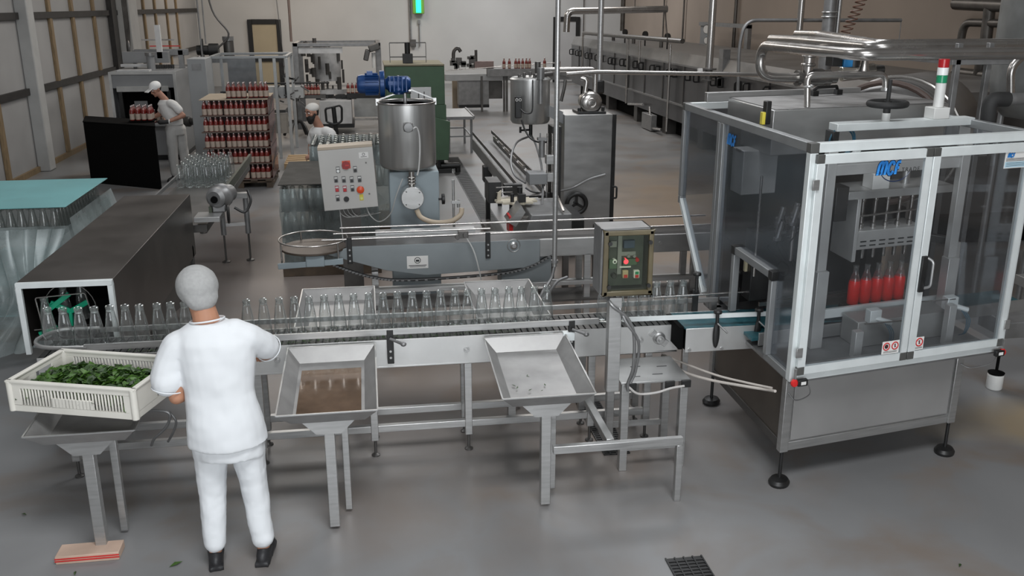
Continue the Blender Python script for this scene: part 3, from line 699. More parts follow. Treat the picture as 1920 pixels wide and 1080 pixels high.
for px, lb, c1 in ((1172, 'cream start stop switch', paint('cream_switch', (.45, .36, .22), .4)), (1193, 'white start stop switch with green and red keys', WHITE)):
    p = onbox(px, 513); b = MB().box(p.x-.019, p.x+.019, p.y-.012, p.y+.02, p.z-.028, p.z+.024).build('rocker_switch', c1, st, bevel=.005, label=lb)
    MB().box(p.x-.011, p.x+.011, p.y-.017, p.y-.012, p.z-.023, p.z-.004).build('stop_key', RED, b)
    if px == 1193: MB().box(p.x-.011, p.x+.011, p.y-.017, p.y-.012, p.z+.0, p.z+.017).build('start_key', GREENLENS, b)
p = onbox(1172, 500); MB().box(p.x-.036, p.x+.036, p.y-.006, p.y, p.z-.005, p.z+.005).build('name_strip', LABELW, st)
m = MB(); m.tube(spline([(ex0+.06, ey+.1, ez0), (ex0+.07, 5.31, 1.20), (1.55, 5.30, 1.12), (1.605, 5.30, 1.0), (1.61, 5.30, .78), (1.585, 5.32, .66), (1.59, 5.33, .60)]), .011, 8)
m.tube(spline([(ex0+.10, ey+.1, ez0), (1.54, 5.285, 1.10), (1.635, 5.295, .95), (1.63, 5.31, .75), (1.60, 5.315, .66)]), .009, 8)
m.build('cable', GALV, st)
m = MB(); m.tube(spline([(1.59, 5.325, .63), (1.66, 5.33, .575), (1.78, 5.33, .575), (1.88, 5.33, .60), (1.97, 5.33, .61)]), .008, 8); m.build('cable', paint('pale_cable', (.5, .48, .46), .5), st)
m = MB()
for x, y in ((1.67, 5.45), (1.83, 5.47), (1.72, 5.62), (1.90, 5.60)): m.box(x-.035, x+.035, y-.003, y+.003, .645, .647)
m.build('slot_mark', BLACK, st)
# ------------------------------------------------------------------ infeed conveyor of the filling machine
ic = thing('infeed_conveyor', (2.4, 5.75, 0), 'short conveyor with a teal belt and black clamps entering the filling machine', 'conveyor')
iy0, iy1, ix0, ix1, iz = 5.60, 5.95, 2.06, 2.58, .905
MB().box(ix0, ix1, iy0, iy0+.008, .735, iz).box(ix0, ix1, iy1-.008, iy1, .735, iz).build('side_panel', PANELM, ic, bevel=.002)
MB().box(ix0+.01, ix0+.5, iy0+.01, iy1-.01, .74, .80).box(ix0-.03, ix0+.0, iy0+.05, iy1-.01, .74, .9).build('inner_bed', MATTBLACK, ic)
MB().box(ix0, ix1+.9, iy0+.012, iy1-.012, iz-.012, iz).build('belt', TEALBELT, ic)
MB().bar((1.62, iy0+.03, .985), (ix1+.06, iy0+.0, .985), .012, .03).build('guide_rail', ALU, ic)
MB().cyl((1.93, iy1-.02, 1.03), (ix1+.10, iy1-.02, 1.04), .007).build('guide_rod', PIPEM, ic)
for px, y, s in ((1345, iy0-.012, 1), (1422, iy0-.012, 1), (1302, iy1+.01, 0), (1378, iy1+.01, 0)):
    p = PY(px, 600, y); z0 = .77 if s else .93
    b = MB(); b.ell((p.x, y, z0+.09), .024, .012, .10, 14, 10) if s else b.box(p.x-.02, p.x+.02, y, y+.02, .80, 1.06)
    b.cyl((p.x, y, z0+.12), (p.x, y, z0+.24), .012); b.lathe([(0, 0), (.028, 0), (.03, .012), (.024, .022), (0, .024)], (p.x, y, z0+.24), 12)
    c = b.build('clamp', BLACK, ic)
    if s: MB().cyl((p.x, y-.01, z0+.17), (p.x+.05, y-.07, z0+.12), .006).build('clamp_lever', GALV, c)
for x, z in ((ix0+.03, .755), (ix0+.26, .75)): MB().cyl((x, iy0-.008, z), (x, iy0, z), .012).build('bolt', STEEL, ic)
for x in (2.12,): MB().box(x, x+.04, 5.80, 5.84, 0, .735).build('leg', STEEL, ic, bevel=.002)
cb = MB().tube(spline([(2.0, 5.9, .60), (2.08, 5.7, .56), (2.2, 5.5, .57), (2.35, 5.3, .60), (2.45, 5.15, .63), (2.47, 5.05, .66)]), .010, 8).tube(spline([(2.0, 5.9, .61), (2.1, 5.75, .60), (2.25, 5.5, .60), (2.38, 5.3, .62), (2.47, 5.1, .66)]), .008, 8)
tag(base_origin(cb.build('cable', paint('grey_cable', (.5, .46, .42), .5)), (2.0, 5.9, .6)), 'pair of pale cables slung from the conveyor to the filling machine base', 'cable')
# floor grates
for (x0, x1, y0, y1, lb) in [(1.52, 1.70, 5.6, 6.6, 'black floor grate under the conveyor beside the buttons box stand'), (1.55, 1.76, 3.3, 4.33, 'black floor grate at the bottom edge of the picture')]:
    g = MB(); g.box(x0, x1, y0, y1, .0, .003)
    k = int((y1-y0)/.03)
    for i in range(k): g.box(x0, x1, y0+i*.03, y0+i*.03+.012, .003, .008)
    for i in range(5): g.box(x0+i*(x1-x0)/4-.004, x0+i*(x1-x0)/4+.004, y0, y1, .003, .010)
    tag(base_origin(g.build('floor_grate', BLACK), ((x0+x1)/2, (y0+y1)/2, 0)), lb, 'grate')

hc_ = MB().tube(spline([PY(262, 772, 5.60), PY(295, 770, 5.56), PY(318, 776, 5.55), PY(312, 800, 5.56), PY(290, 822, 5.6), PY(284, 835, 5.65)]), .009, 8).tube(spline([PY(318, 772, 5.6), PY(330, 790, 5.6), PY(325, 810, 5.62), PY(315, 828, 5.65)]), .008, 8)
tag(base_origin(hc_.build('cable', GALV), tuple(PY(290, 822, 5.6))), 'looped grey cables hanging between the crate tray and the worker', 'cable')
# ------------------------------------------------------------------ filling machine in its clear guard cabin
MO = Vector((2.46, 4.86)); E1 = Vector((.985, .174)); E2 = Vector((.015, 1.0))
def MT(p): return Vector((MO.x+p[0]*E1.x+p[1]*E2.x, MO.y+p[0]*E1.y+p[1]*E2.y, p[2]))
def MV(px, py, v):
    r = ray(px, py); ox = MO.x+v*E2.x; oy = MO.y+v*E2.y
    t = (ox*E1.y-oy*E1.x)/(r.x*E1.y-r.y*E1.x); return Vector(((r.x*t-ox)/E1.x, v, CAMH+r.z*t))
def M(): return MB(MT)
UW, VD, ZB0, ZT0, UM = 1.665, 2.30, .80, 2.25, .85
mc = thing('filling_machine', tuple(MT((.8, .9, 0))), 'large filling machine inside an aluminium framed clear guard cabin with blue lettering', 'machine')
# base cabinet
MBASE = M().box(.09, 1.44, .17, 1.46, .29, .78).build('base_cabinet', paint('base_sheet', (.30, .295, .29), .4, .5, .1, 2.5), mc)
SIDEB = paint('base_side_sheet', (.10, .085, .07), .35, .5, .2, 3)  # dark brown reflection is put into the colour of this side
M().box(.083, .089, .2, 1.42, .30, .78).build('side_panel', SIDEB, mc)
M().box(.14, 1.40, .16, .169, .31, .78).build('front_panel', paint('base_front', (.36, .355, .35), .42, .5, .08, 2), mc, bevel=.002)
for (u, v) in ((.09, .17), (1.44, .17), (.09, 1.46), (1.44, 1.46)):
    M().box(u-.03, u+.03, v-.03, v+.03, .24, .80).build('corner_post', STEEL, mc, bevel=.004)
    f = M(); f.cyl((u, v, .04), (u, v, .24), .013); f.lathe([(.07, 0), (.075, .02), (.06, .04), (.02, .05), (.0, .05)], (u, v, 0), 20); f.build('levelling_foot', BLACK, mc)
M().box(.12, 1.41, .155, .185, .24, .30).build('lower_rail', STEEL, mc, bevel=.003)
M().box(.075, .105, .2, 1.43, .24, .30).build('lower_rail', DARKSTEEL, mc, bevel=.003)
M().box(.02, UW-.02, .02, 1.60, .78, .80).build('deck', GALV, mc)
# cabin posts and rails
P = .055
def prof(name, u0, u1, v0, v1, z0, z1, mat=ALU, lb=None): return M().box(u0, u1, v0, v1, z0, z1).build(name, mat, mc, bevel=.004, label=lb)
prof('cabin_post', 0, P, 0, P, ZB0, ZT0-P); prof('cabin_post', UW-P, UW, 0, P, ZB0, ZT0-P)
prof('cabin_post', UW-P, UW, VD-P, VD, 1.5, ZT0-P, ALUG); prof('cabin_post', 0, P, VD-P, VD, 1.5, ZT0-P, ALUG)
prof('cabin_post', 0, P*.9, 1.38, 1.38+P, ZB0, ZT0-P, ALUG); prof('cabin_post', 0, P*.9, 1.45, 1.45+P, ZB0, ZT0-P, ALUG)
prof('top_rail', P, UW-P, 0, P, ZT0-P, ZT0); prof('top_rail', 0, P, P, VD-P, ZT0-P, ZT0, ALUG); prof('top_rail', UW-P, UW, P, VD-P, ZT0-P, ZT0, ALUG); prof('top_rail', P, UW-P, VD-P, VD, ZT0-P, ZT0, ALU)
prof('bottom_rail', P, UW-P, 0, P, ZB0, ZB0+.045); prof('bottom_rail', 0, P, P, .40, ZB0, ZB0+.05, ALUG)
for (u, v) in ((0, 0), (UW-P, 0), (0, VD-P), (UW-P, VD-P)):
    M().box(u-.002, u+P+.002, v-.002, v+P+.002, ZT0-P, ZT0+.001).build('corner_block', paint('dark_joint', (.10, .10, .095), .5, .3), mc, bevel=.003)
prof('slanted_rail', 0, P, VD-P, VD, 1.44, 1.5, ALUG)
M().bar((P/2, VD-P/2, 1.48), (P/2, 1.62, .86), P*.8, P, (1, 0, 0)).build('slanted_rail', ALU, mc, bevel=.003)
# small portal around the infeed belt
for (v, z0, z1) in ((.36, ZB0+.05, 1.40), (1.00, .93, 1.40)): prof('portal_post', -.015, .035, v-.025, v+.025, z0, z1, ALUG)
prof('portal_rail', -.015, .035, .385, .975, 1.35, 1.40, ALUG)
for v in (.36, 1.0): M().box(-.02, .04, v-.03, v+.03, 1.345, 1.405).build('corner_block', BLACK, mc, bevel=.003)
# doors: frame, sheet, hinge, handle
def mdoor(u0, u1, hinge_left, lb):
    z0, z1, s = ZB0+.05, ZT0-P-.006, .05
    f = M(); y0, y1 = -.03, -.002
    f.box(u0, u0+s, y0, y1, z0+s, z1-s); f.box(u1-s, u1, y0, y1, z0+s, z1-s); f.box(u0+s, u1-s, y0, y1, z1-s, z1); f.box(u0+s, u1-s, y0, y1, z0, z0+s)
    d = f.build('door', ALU, mc, bevel=.004, label=lb)
    M().box(u0+s, u1-s, -.019, -.015, z0+s, z1-s).build('clear_sheet', POLY, d)
    for (a, b) in ((u0, z0), (u1-s, z0), (u0, z1-s), (u1-s, z1-s)):
        M().box(a-.001, a+s+.001, y0-.001, y1, b, b+s).build('corner_block', paint('dark_joint', (.10, .10, .095), .5, .3), d, bevel=.003)
    hu = u0+.0 if hinge_left else u1
    for z in (z1-.17, z0+.15): M().box(hu-.022, hu+.022, y0-.012, y0, z-.03, z+.03).build('hinge', STEEL, d, bevel=.002)
    return d
D1 = mdoor(.035, UM-.003, True, 'left glazed door'); D2 = mdoor(UM+.003, UW-.035, False, 'right glazed door')
M().box(UM+.01, UM+.05, -.05, -.03, 1.30, 1.53).build('handle_plate', BLACK, D2, bevel=.004)
h = M(); h.tube(fillet([(UM+.045, -.035, 1.52), (UM+.075, -.075, 1.50), (UM+.075, -.075, 1.34), (UM+.045, -.035, 1.32)], .02), .009, 8); h.build('handle', paint('handle_metal', (.35, .35, .35), .4, .6), D2)
# fixed clear sheets
sh = M(); sh.box(.022, .026, P, .335, ZB0+.05, 1.40); sh.box(.022, .026, P, 1.38, 1.40, ZT0-P)
sh.box(.022, .026, 1.02, 1.38, ZB0+.12, 1.40); sh.build('clear_side_sheet', POLYB, mc)
M().prism([(.022, 1.5, .92), (.022, 1.68, .92), (.022, VD-P, 1.50), (.022, VD-P, ZT0-P), (.022, 1.5, ZT0-P)], (.004, 0, 0)).build('clear_side_sheet', POLYB, mc)
M().box(UW-.026, UW-.022, P, VD-P, 1.3, ZT0-P).build('clear_side_sheet', POLY, mc)
M().box(UW-.026, UW-.022, P, 1.5, ZB0+.05, 1.3).build('clear_side_sheet', POLY, mc)
M().box(P, UW-P, VD-.03, VD-.026, 1.5, ZT0-P).build('clear_back_sheet', POLYB, mc)
# interlock switches on the lower corners
for u, s in ((.03, 1), (UW-.05, -1)):
    b = M().box(u+s*.03-.035+.01, u+s*.03+.045, -.062, -.03, .79, .83).build('interlock_switch', BLACK, mc, bevel=.004)
    M().box(u+s*.03-.005, u+s*.03+.03, -.064, -.062, .80, .82).build('switch_label', LABELW, b)
    M().lathe([(0, 0), (.024, 0), (.026, .012), (.02, .024), (0, .026)], (u-s*.012, -.03, .81), 16, (0, -1, 0)).build('red_knob', RED, b)
    M().box(u-s*.01-.006, u-s*.01+.006, -.045, -.03, .83, .90).build('key_bracket', STEEL, b)
m = M(); m.tube(spline([(.12, -.03, .80), (.16, 0, .70), (.12, .1, .62), (.08, .14, .66)]), .004, 6); m.tube(spline([(1.60, -.03, .80), (1.58, .0, .72), (1.50, .1, .66), (1.44, .14, .68)]), .004, 6)
m.build('switch_cable', GALV, mc)
# lettering on the glass
nrm = Vector((E1.y, -E1.x, 0)); ex = Vector((E1.x, E1.y, 0))
def glass_text(txt, u, z, size, mat, out, name, bold=0., ext=.0006, sp=1., lb=None):
    o = MT((u, -.031-out, z)); return text_mesh(txt, size, mat, D1 if u < UM else D2, name, frame_m(o, ex, nrm), ext, bold, lb, 'LEFT', sp)
def strokes(u, z, h, wid, mat, out, name, par, T):
    """the rounded m, C, F forms as thick rounded strokes"""
    def P2(x, y): return (x, y)
    L = [[(0, 0), (0.02, .62), (.10, .86), (.24, .92), (.34, .80), (.35, .5), (.33, .0)], [(.34, .62), (.42, .86), (.56, .92), (.66, .80), (.68, .5), (.66, .0)],
         [(1.36, .72), (1.26, .88), (1.08, .90), (.96, .72), (.92, .45), (.96, .18), (1.08, .02), (1.24, .03), (1.36, .2)],
         [(1.62, 0), (1.62, .60), (1.70, .86), (1.90, .90)], [(1.62, .46), (1.84, .46)]]
    objs = []
    for gi, grp in enumerate(((0, 1), (2,), (3, 4))):
        m = MB()
        for k in grp:
            pts = spline([(a, b, 0) for a, b in L[k]], 5)
            n = len(pts)
            for i in range(n-1):
                a, b = pts[i], pts[i+1]; d = (b-a).normalized(); s = Vector((-d.y, d.x, 0))*wid/2; a = a-d*wid*.12; b = b+d*wid*.12
                m.prism([T(a-s), T(b-s), T(b+s), T(a+s)], T(Vector((0, 0, out)))-T(Vector((0, 0, 0))))
        objs.append(m.build(name, mat, par, smooth=0))
    return objs
def logo(u, z, h, par, T0):
    strokes(0, 0, h, .34, DARKLOGO, .0006/h, 'logo_outline', par, lambda p: T0(p.x*h+.14*p.y*h, p.y*h, p.z*h+.0008))
    strokes(0, 0, h, .22, BLUELOGO, .0008/h, 'logo_letter', par, lambda p: T0(p.x*h+.14*p.y*h, p.y*h, p.z*h+.0018))
logo(0, 0, .078, D1, lambda x, y, d: MT((.462+x, -.0195-d, 2.050+y)))
glass_text('TRADE', .635, 2.060, .034, INK, -.011, 'logo_small_word', sp=1.35)
m = M(); m.tube([(.59+.115*math.cos(a), -.021, 2.095+.09*math.sin(a)) for a in [PI*(1.06+.80*i/16) for i in range(17)]], .0028, 4); m.build('logo_swoosh', DARKLOGO, D1)
# same lettering on the side sheet
gl = lambda x, y, d: MT((.021-d, 1.33-x, 2.06+y))
logo(0, 0, .075, mc, gl)
text_mesh('TRADE', .03, INK, mc, 'logo_small_word', frame_m(MT((.018, 1.16, 2.035)), (0, -1, 0), (-1, 0, 0)), .0005)
# warning squares at the foot of the doors
def sign(u0, z0, w_, h_, par, circ, dark_first=False):
    b = M().box(u0, u0+w_, -.0215, -.0195, z0, z0+h_).build('warning_sign', LABELW, par)
    k = len(circ)
    for i in range(k):
        c = (u0+w_*(i+.5)/k, -.0225, z0+h_*.6); r = min(w_/k, h_)*.36
        M().ring(c, r, r*.16, (0, 1, 0), 24, 6).build('prohibition_ring', RED, b)
        M().bar((c[0]-r*.7, c[1], c[2]+r*.7), (c[0]+r*.7, c[1], c[2]-r*.7), .001, r*.25, (0, 1, 0)).build('prohibition_bar', RED, b)
        m = M()
        if circ[i]: m.lathe([(0, 0), (r*.6, 0), (r*.6, .0008), (0, .0008)], (c[0], -.0218, c[2]), 14, (0, -1, 0))
        else: m.box(c[0]-r*.15, c[0]+r*.2, -.0222, -.0216, c[2]-r*.5, c[2]+r*.5)
        m.build('pictogram', INK, b)
    m = M()
    for j in range(2): m.box(u0+w_*.1, u0+w_*.9, -.0222, -.0216, z0+h_*(.10+.08*j), z0+h_*(.13+.08*j))
    m.build('small_print', INK, b)
sign(.655, .905, .13, .085, D1, [1, 0]); sign(.905, .905, .07, .085, D2, [0])
b = M().box(1.405, 1.60, -.0215, -.0195, 2.035, 2.14).build('maker_plate', LABELW, D2)
M().box(1.41, 1.60, -.0222, -.0215, 2.04, 2.075).build('plate_band', LABELB, b)
logo(0, 0, .026, b, lambda x, y, d: MT((1.425+x, -.0215-d, 2.103+y)))
m = M()
for i in range(3): m.box(1.415, 1.59, -.0223, -.0216, 2.093-.007*i, 2.096-.007*i)
for i in range(3): m.box(1.42, 1.57, -.0231, -.0222, 2.067-.009*i, 2.069-.009*i)
m.build('small_print', INK, b)
M().box(.012, .018, 1.405, 1.43, 2.0, 2.06).build('side_sticker', LABELW, mc)
# ---- inside the cabin
ISTEEL = paint('lightened_inner_steel', (.55, .55, .54), .4, .45, .1, 6)  # steel colour raised to make up for weak light inside the cabin
DK = paint('inner_dark_steel', (.05, .05, .05), .4, .6, .3, 5)
M().box(.12, 1.60, 1.50, 1.55, .80, 2.18).build('dark_backing', DK, mc)  # dark panel added to keep the background inside the cabin dark
for u in (.43, 1.50):
    M().box(u-.035, u+.035, .47, .53, 1.33, 2.15).build('pillar', ISTEEL, mc, bevel=.003)
    M().box(u-.045, u+.045, .44, .53, .80, 1.33).build('pillar', ISTEEL, mc, bevel=.003)
M().box(.62, .68, 1.08, 1.14, .80, 2.0).build('pillar', DK, mc); M().box(1.25, 1.32, 1.2, 1.28, .80, 2.1).build('pillar', DK, mc)
M().box(.39, 1.56, .50, .56, 1.95, 2.02).build('upper_beam', ISTEEL, mc, bevel=.004)
M().box(.72, 1.60, .70, 1.02, 1.735, 1.79).build('head_plate', ISTEEL, mc, bevel=.004)
M().box(.82, 1.40, .72, .98, 1.37, 1.505).build('filling_head', ISTEEL, mc, bevel=.006)
M().box(.79, .82, .68, 1.0, 1.30, 1.74).build('head_side_plate', ISTEEL, mc, bevel=.003)
sl = M()
for j in range(2):
    for i in range(6): sl.box(.87+i*.08, .92+i*.08, .7165, .7195, 1.425-.03*j, 1.433-.03*j)
sl.build('slot_row', BLACK, mc)
for i in range(6):
    u = .855+i*.092
    M().lathe([(.014, 0), (.016, .02), (.016, .06), (.02, .075), (.02, .085)], (u, .80, 1.285), 14).build('nozzle', PIPEM, mc)
for i in range(5):
    u = .91+i*.104
    M().lathe([(.02, 0), (.02, .03), (.013, .035), (.013, .19), (.018, .195), (.018, .22), (0, .22)], (u, .80, 1.505), 14).build('piston', PIPEM, mc)
M().cyl((.84, .76, 1.60), (1.42, .76, 1.62), .007).build('cross_rod', PIPEM, mc)
M().box(.92, 1.06, .72, .86, 1.79, 1.90).box(.94, 1.02, .74, .84, 1.90, 1.94).build('valve_block', WHITE, mc, bevel=.004)
M().cyl((1.28, .85, 1.79), (1.28, .85, 2.10), .03).build('actuator', STEEL, mc)
M().bar((.62, .7, 1.95), (.76, .7, 2.08), .03, .03).build('air_cylinder', ALU, mc)
M().box(.56, .66, .60, .75, 1.62, 1.85).build('valve_block', DK, mc, bevel=.005)
# carrier rail and inner conveyor
M().box(.0, UW+.7, .60, .93, .845, .865).build('inner_belt', TEALBELT, mc)
M().box(.05, UW+.7, .585, .60, .81, .90).build('inner_side_panel', STEELH, mc, bevel=.002)
M().box(.55, 1.62, .60, .63, .94, 1.005).build('carrier_rail', ALU, mc, bevel=.002)
M().box(.20, 1.62, .93, .95, .96, .99).build('guide_rail', PIPEM, mc)
M().box(.70, 1.50, .36, .58, .80, .98).build('gear_housing', paint('housing_grey', (.34, .34, .33), .45, .3), mc, bevel=.006)
M().box(.12, UW-.1, .12, .16, .80, .84).build('drip_edge', STEEL, mc, bevel=.003)
for (u, v, z) in ((.80, .34, 1.02), (1.40, .30, 1.06)):
    m = M(); m.box(u-.04, u+.05, v-.03, v+.04, z-.04, z+.05); m.cyl((u-.02, v, z), (u+.12, v-.06, z-.04), .018); m.build('air_cylinder', ALU, mc, bevel=.004)
    m = M()
    for k in range(3): m.tube(spline([(u+.06+.01*k, v-.04, z-.02), (u+.10+.015*k, v-.08, z-.10), (u+.11+.01*k, v-.06, z-.2), (u+.12, v, .82)]), .0035, 6)
    m.build('blue_air_hose', paint('blue_hose', (.06, .13, .18), .4), mc)
m = M(); m.cyl((.70, .28, 1.0), (1.0, .25, 1.0), .005); m.cyl((1.1, .30, 1.1), (1.42, .27, 1.1), .005); m.build('fixing_rod', PIPEM, mc)
for (u, z0, z1) in ((1.36, .86, 1.08), (.62, .86, .98)): M().box(u-.03, u+.03, .2, .26, .80, z1).build('bracket_post', ISTEEL, mc, bevel=.003)
M().bar((1.30, .95, 1.42), (1.62, .60, 1.40), .05, .05).build('outfeed_arm', DK, mc, bevel=.004)
M().bar((1.62, .60, 1.40), (1.60, .55, .82), .05, .05).build('outfeed_arm', ISTEEL, mc, bevel=.004)
# the left bay: drive box, valves, hoses
M().box(.08, .36, 1.15, 1.36, 1.72, 2.03).build('drive_box', paint('grey_drive_box', (.42, .42, .41), .45, .3), mc, bevel=.006)
M().box(.12, .50, .95, 1.1, 1.0, 1.5).build('gear_housing', DK, mc, bevel=.006)
m = M()
rr = random.Random(3)
for i in range(9):
    u = .08+.035*i; v = .50+.07*(i % 3); z = 1.55+rr.uniform(-.05, .2); m.cyl((u, v, z), (u+.03, v, z+.12), .018, 10); m.cyl((u-.02, v, z+.05), (u+.06, v, z+.05), .010, 8); m.lathe([(.026, 0), (.026, .02)], (u, v, z), 10)
m.build('valve_cluster', paint('valve_mix', (.25, .25, .25), .3, .8, .4, 12), mc)
m = M(); m.cyl((.12, .6, 1.66), (.30, .62, 1.66), .02); m.cyl((.22, .55, 1.40), (.22, .55, 1.60), .015); m.cyl((.12, .9, 1.2), (.12, .9, 1.9), .01); m.build('valve_stem', PIPEM, mc)
m = M()
for i in range(6):
    a = Vector((.1+.05*i, .5+.06*(i % 2), 1.7)); m.tube(spline([a, a+Vector((.03, .02, -.12)), a+Vector((rr.uniform(-.1, .1), .06, -.2)), a+Vector((rr.uniform(-.05, .15), .1, -.36))]), .006, 6)
m.ring((.16, .52, 1.36), .05, .004, (1, .4, 0)); m.build('black_hose', BLACK, mc)
m = M(); m.tube(spline([(.26, .45, 1.82), (.20, .42, 1.76), (.21, .42, 1.66), (.30, .44, 1.62), (.36, .5, 1.62)]), .008, 8); m.build('grey_hose', GALV, mc)
M().box(.10, .13, 1.02, 1.05, 1.20, 1.32).build('yellow_tag', paint('cream_tag', (.5, .45, .3), .5), mc)
# product tank lid on top
M().box(.20, 1.66, .96, 1.80, 2.02, 2.325).build('product_tank', STEELH, mc, bevel=.006)
M().box(.02, 1.40, 1.80, 1.86, 2.30, 2.37).build('tank_hinge_rail', STEEL, mc, bevel=.003)
M().box(.22, 1.64, .97, 1.79, 2.326, 2.332).build('tank_lid', TRAYM, mc, bevel=.002)
p = MV(1518, 152, 1.55); m = M(); m.tube(fillet([(.90, 1.70, 2.37), (.92, 1.68, 2.395), (1.12, 1.72, 2.395), (1.14, 1.74, 2.37)], .01), .013, 8); m.box(.88, .93, 1.66, 1.72, 2.332, 2.37); m.box(1.12, 1.17, 1.70, 1.76, 2.332, 2.37); m.build('lid_handle', BLACK, mc)
M().box(.085, .125, .84, .90, 2.25, 2.40).build('black_valve', BLACK, mc, bevel=.006); M().box(.06, .085, .84, .88, 2.25, 2.33).build('yellow_valve_body', YELLOW, mc, bevel=.003)
# front beam with the height wheel and the signal tower
a_, b_ = MV(1560, 230, .70), MV(1822, 225, .70)
bz = a_.z
M().box(a_.x, UW-.02, .62, .74, bz-.05, bz).build('top_beam', ALU, mc, bevel=.004)
M().box(a_.x-.02, a_.x+.02, .62, .74, bz-.14, bz-.05).build('beam_bracket', DK, mc); M().box(UW-.05, UW-.02, .62, .74, 2.0, bz-.05).build('beam_bracket', STEEL, mc)
m = M(); m.ring((a_.x+.07, .66, bz-.12), .10, .007, (0, 1, .1)); m.ring((a_.x+.075, .665, bz-.125), .085, .006, (0, 1, .1)); m.build('coiled_blue_hose', paint('blue_coil', (.03, .10, .15), .35), mc)
wc = MV(1664, 197, .68); wz = bz+.11
m = M(); m.ring((wc.x, .68, wz), .128, .021, (0, 0, 1), 36, 10)
for k in range(3):
    a = k*2*PI/3+.4; m.bar((wc.x, .68, wz-.008), (wc.x+.128*math.cos(a), .68+.128*math.sin(a), wz-.005), .03, .012)
m.cyl((wc.x, .68, wz-.06), (wc.x, .68, wz+.02), .026); m.cyl((wc.x, .68, wz), (wc.x, .68, wz+.155), .015)
m.build('handwheel', RUBBER, mc, smooth=50)
M().cyl((wc.x, .68, bz), (wc.x, .68, wz-.06), .03).build('wheel_collar', WHITE, mc)
tc_ = MV(1757, 214, .68)
tb = M().box(tc_.x-.068, tc_.x+.062, .62, .74, bz, bz+.075).build('tower_base', WHITE, mc, bevel=.004)
tu = tc_.x+.0
def seg(z0, z1, r, mat, nm): return M().cyl((tu, .68, z0), (tu, .68, z1), r, 20).build(nm, mat, tb, bevel=.002)
seg(bz+.075, bz+.235, .037, WHITE, 'tower_column'); seg(bz+.235, bz+.285, .039, GREENLENS, 'green_lens'); seg(bz+.285, bz+.335, .039, WHITELIT, 'white_lens'); seg(bz+.335, bz+.39, .039, REDLENS, 'red_lens')
# red filled bottles under the nozzles
rb = None
for i in range(5):
    u = .90+i*.098; p = MT((u, .78, .866))
    if rb is None:
        m = MB(); m.lathe([(.0, .002), (.036, .0), (.041, .01), (.041, .15), (.036, .175), (.0, .178)], n=18); b0 = m.build('sauce_bottle', SAUCEB)
        MB().lathe([(.037, .17), (.026, .215), (.018, .235), (.0175, .27), (.02, .272), (.02, .285), (0, .285)], n=16).build('glass_neck', GLASSM, b0); rb = b0; o = b0
        tag(o, '', 'bottle', 'bottles being filled')
    else:
        o = rb.copy(); COL.objects.link(o); c = rb.children[0].copy(); COL.objects.link(c); c.parent = o
    o.location = p+Vector((0, 0, .09)); o['label'] = 'bottle filled with bright red sauce inside the filling machine, %s from the left' % ORD[i]
M().box(.83, 1.36, .70, .86, .866, .95).build('bottle_carrier', DK, mc, bevel=.003)

# ------------------------------------------------------------------ product pipes over the machine
pp = thing('product_pipes', tuple(PZ(1640, 100, 2.7)*1.0), 'three thick polished pipes running over the filling machine to the right', 'pipes')
def Zp(px, py, z): return PZ(px, py, z)
RY = 5.9
def big(pts, r, nm='pipe'): return MB().tube(fillet(pts, .13, 7), r, 16).build(nm, PIPEM, pp, smooth=60)
y1p = PY(1600, 103, 5.95)
A = PY(1600, 103, 5.95); zA = A.z
big([Vector((7.4, 6.02, zA-.005)), Vector((A.x+.05, 5.97, zA)), PZ(1520, 94, zA-.0), PZ(1428, 85, zA), PZ(1428, 85, zA)+Vector((0, 0, -.26)), PZ(1428, 85, zA)+Vector((.36, .0, -.27))], .041)
pv = PZ(1428, 85, zA)
B = PY(1640, 88, 6.6); zB = B.z
big([Vector((7.4, 6.6, zB)), Vector((B.x, B.y, zB)), PZ(1490, 75, zB), PZ(1490, 75, zB)+Vector((0, .5, -.01))], .041)
C_ = PY(1650, 84, 7.2); zC = C_.z
big([Vector((7.4, 7.2, zC)), Vector((C_.x, C_.y, zC)), PZ(1540, 65, zC), PZ(1540, 65, zC)+Vector((.0, .6, -.01))], .044)
m = MB(); s0 = PY(1800, 100, 6.2)
for dx, yy in ((0, 6.15), (.28, 6.2)):
    m.box(s0.x+dx-.02, s0.x+dx+.02, yy+.05, yy+.09, 0, zA+.06)
m.box(s0.x-.05, s0.x+.4, 6.2, 7.4, zA-.09, zA-.05); m.build('pipe_support', GALV, pp, bevel=.003)
# valve group
vg = thing('valve_group', (pv.x+.5, pv.y, 2.33), 'polished valve group with a chrome actuator standing on the product tank', 'valves')
vy = pv.y; vx = pv.x+.36; vz = zA-.27
m = MB(); m.lathe([(.045, 0), (.066, .0), (.066, .03), (.046, .03), (.046, .08), (.070, .085), (.078, .12), (.078, .22), (.066, .25), (.066, .30), (.048, .31), (.048, .36)], (vx-.03, vy, vz), 20, (1, 0, 0)); m.build('valve_body', paint('valve_metal', (.30, .29, .28), .25, .9, .2, 9), vg, smooth=50)
m = MB(); q = PZ(1475, 100, zA); m.cyl((vx+.07, vy, vz+.02), (vx+.07, vy, vz+.24), .046); m.ring((vx+.07, vy, vz+.11), .048, .014); m.ring((vx+.07, vy, vz+.18), .048, .012); m.build('branch_pipe', PIPEM, vg, smooth=60)
m = MB(); m.cyl((vx+.22, vy, vz), (vx+.22, vy, 2.34), .030)
for k in range(4): m.ring((vx+.22, vy, vz-.09-k*.035), .034, .010)
m.build('down_pipe', PIPEM, vg, smooth=60)
m = MB(); m.cyl((vx+.36, vy-.02, vz+.03), (vx+.64, vy-.05, vz+.06), .062, 20); m.build('actuator', paint('chrome_actuator', (.7, .66, .6), .18, .95, .03), vg, bevel=.006)
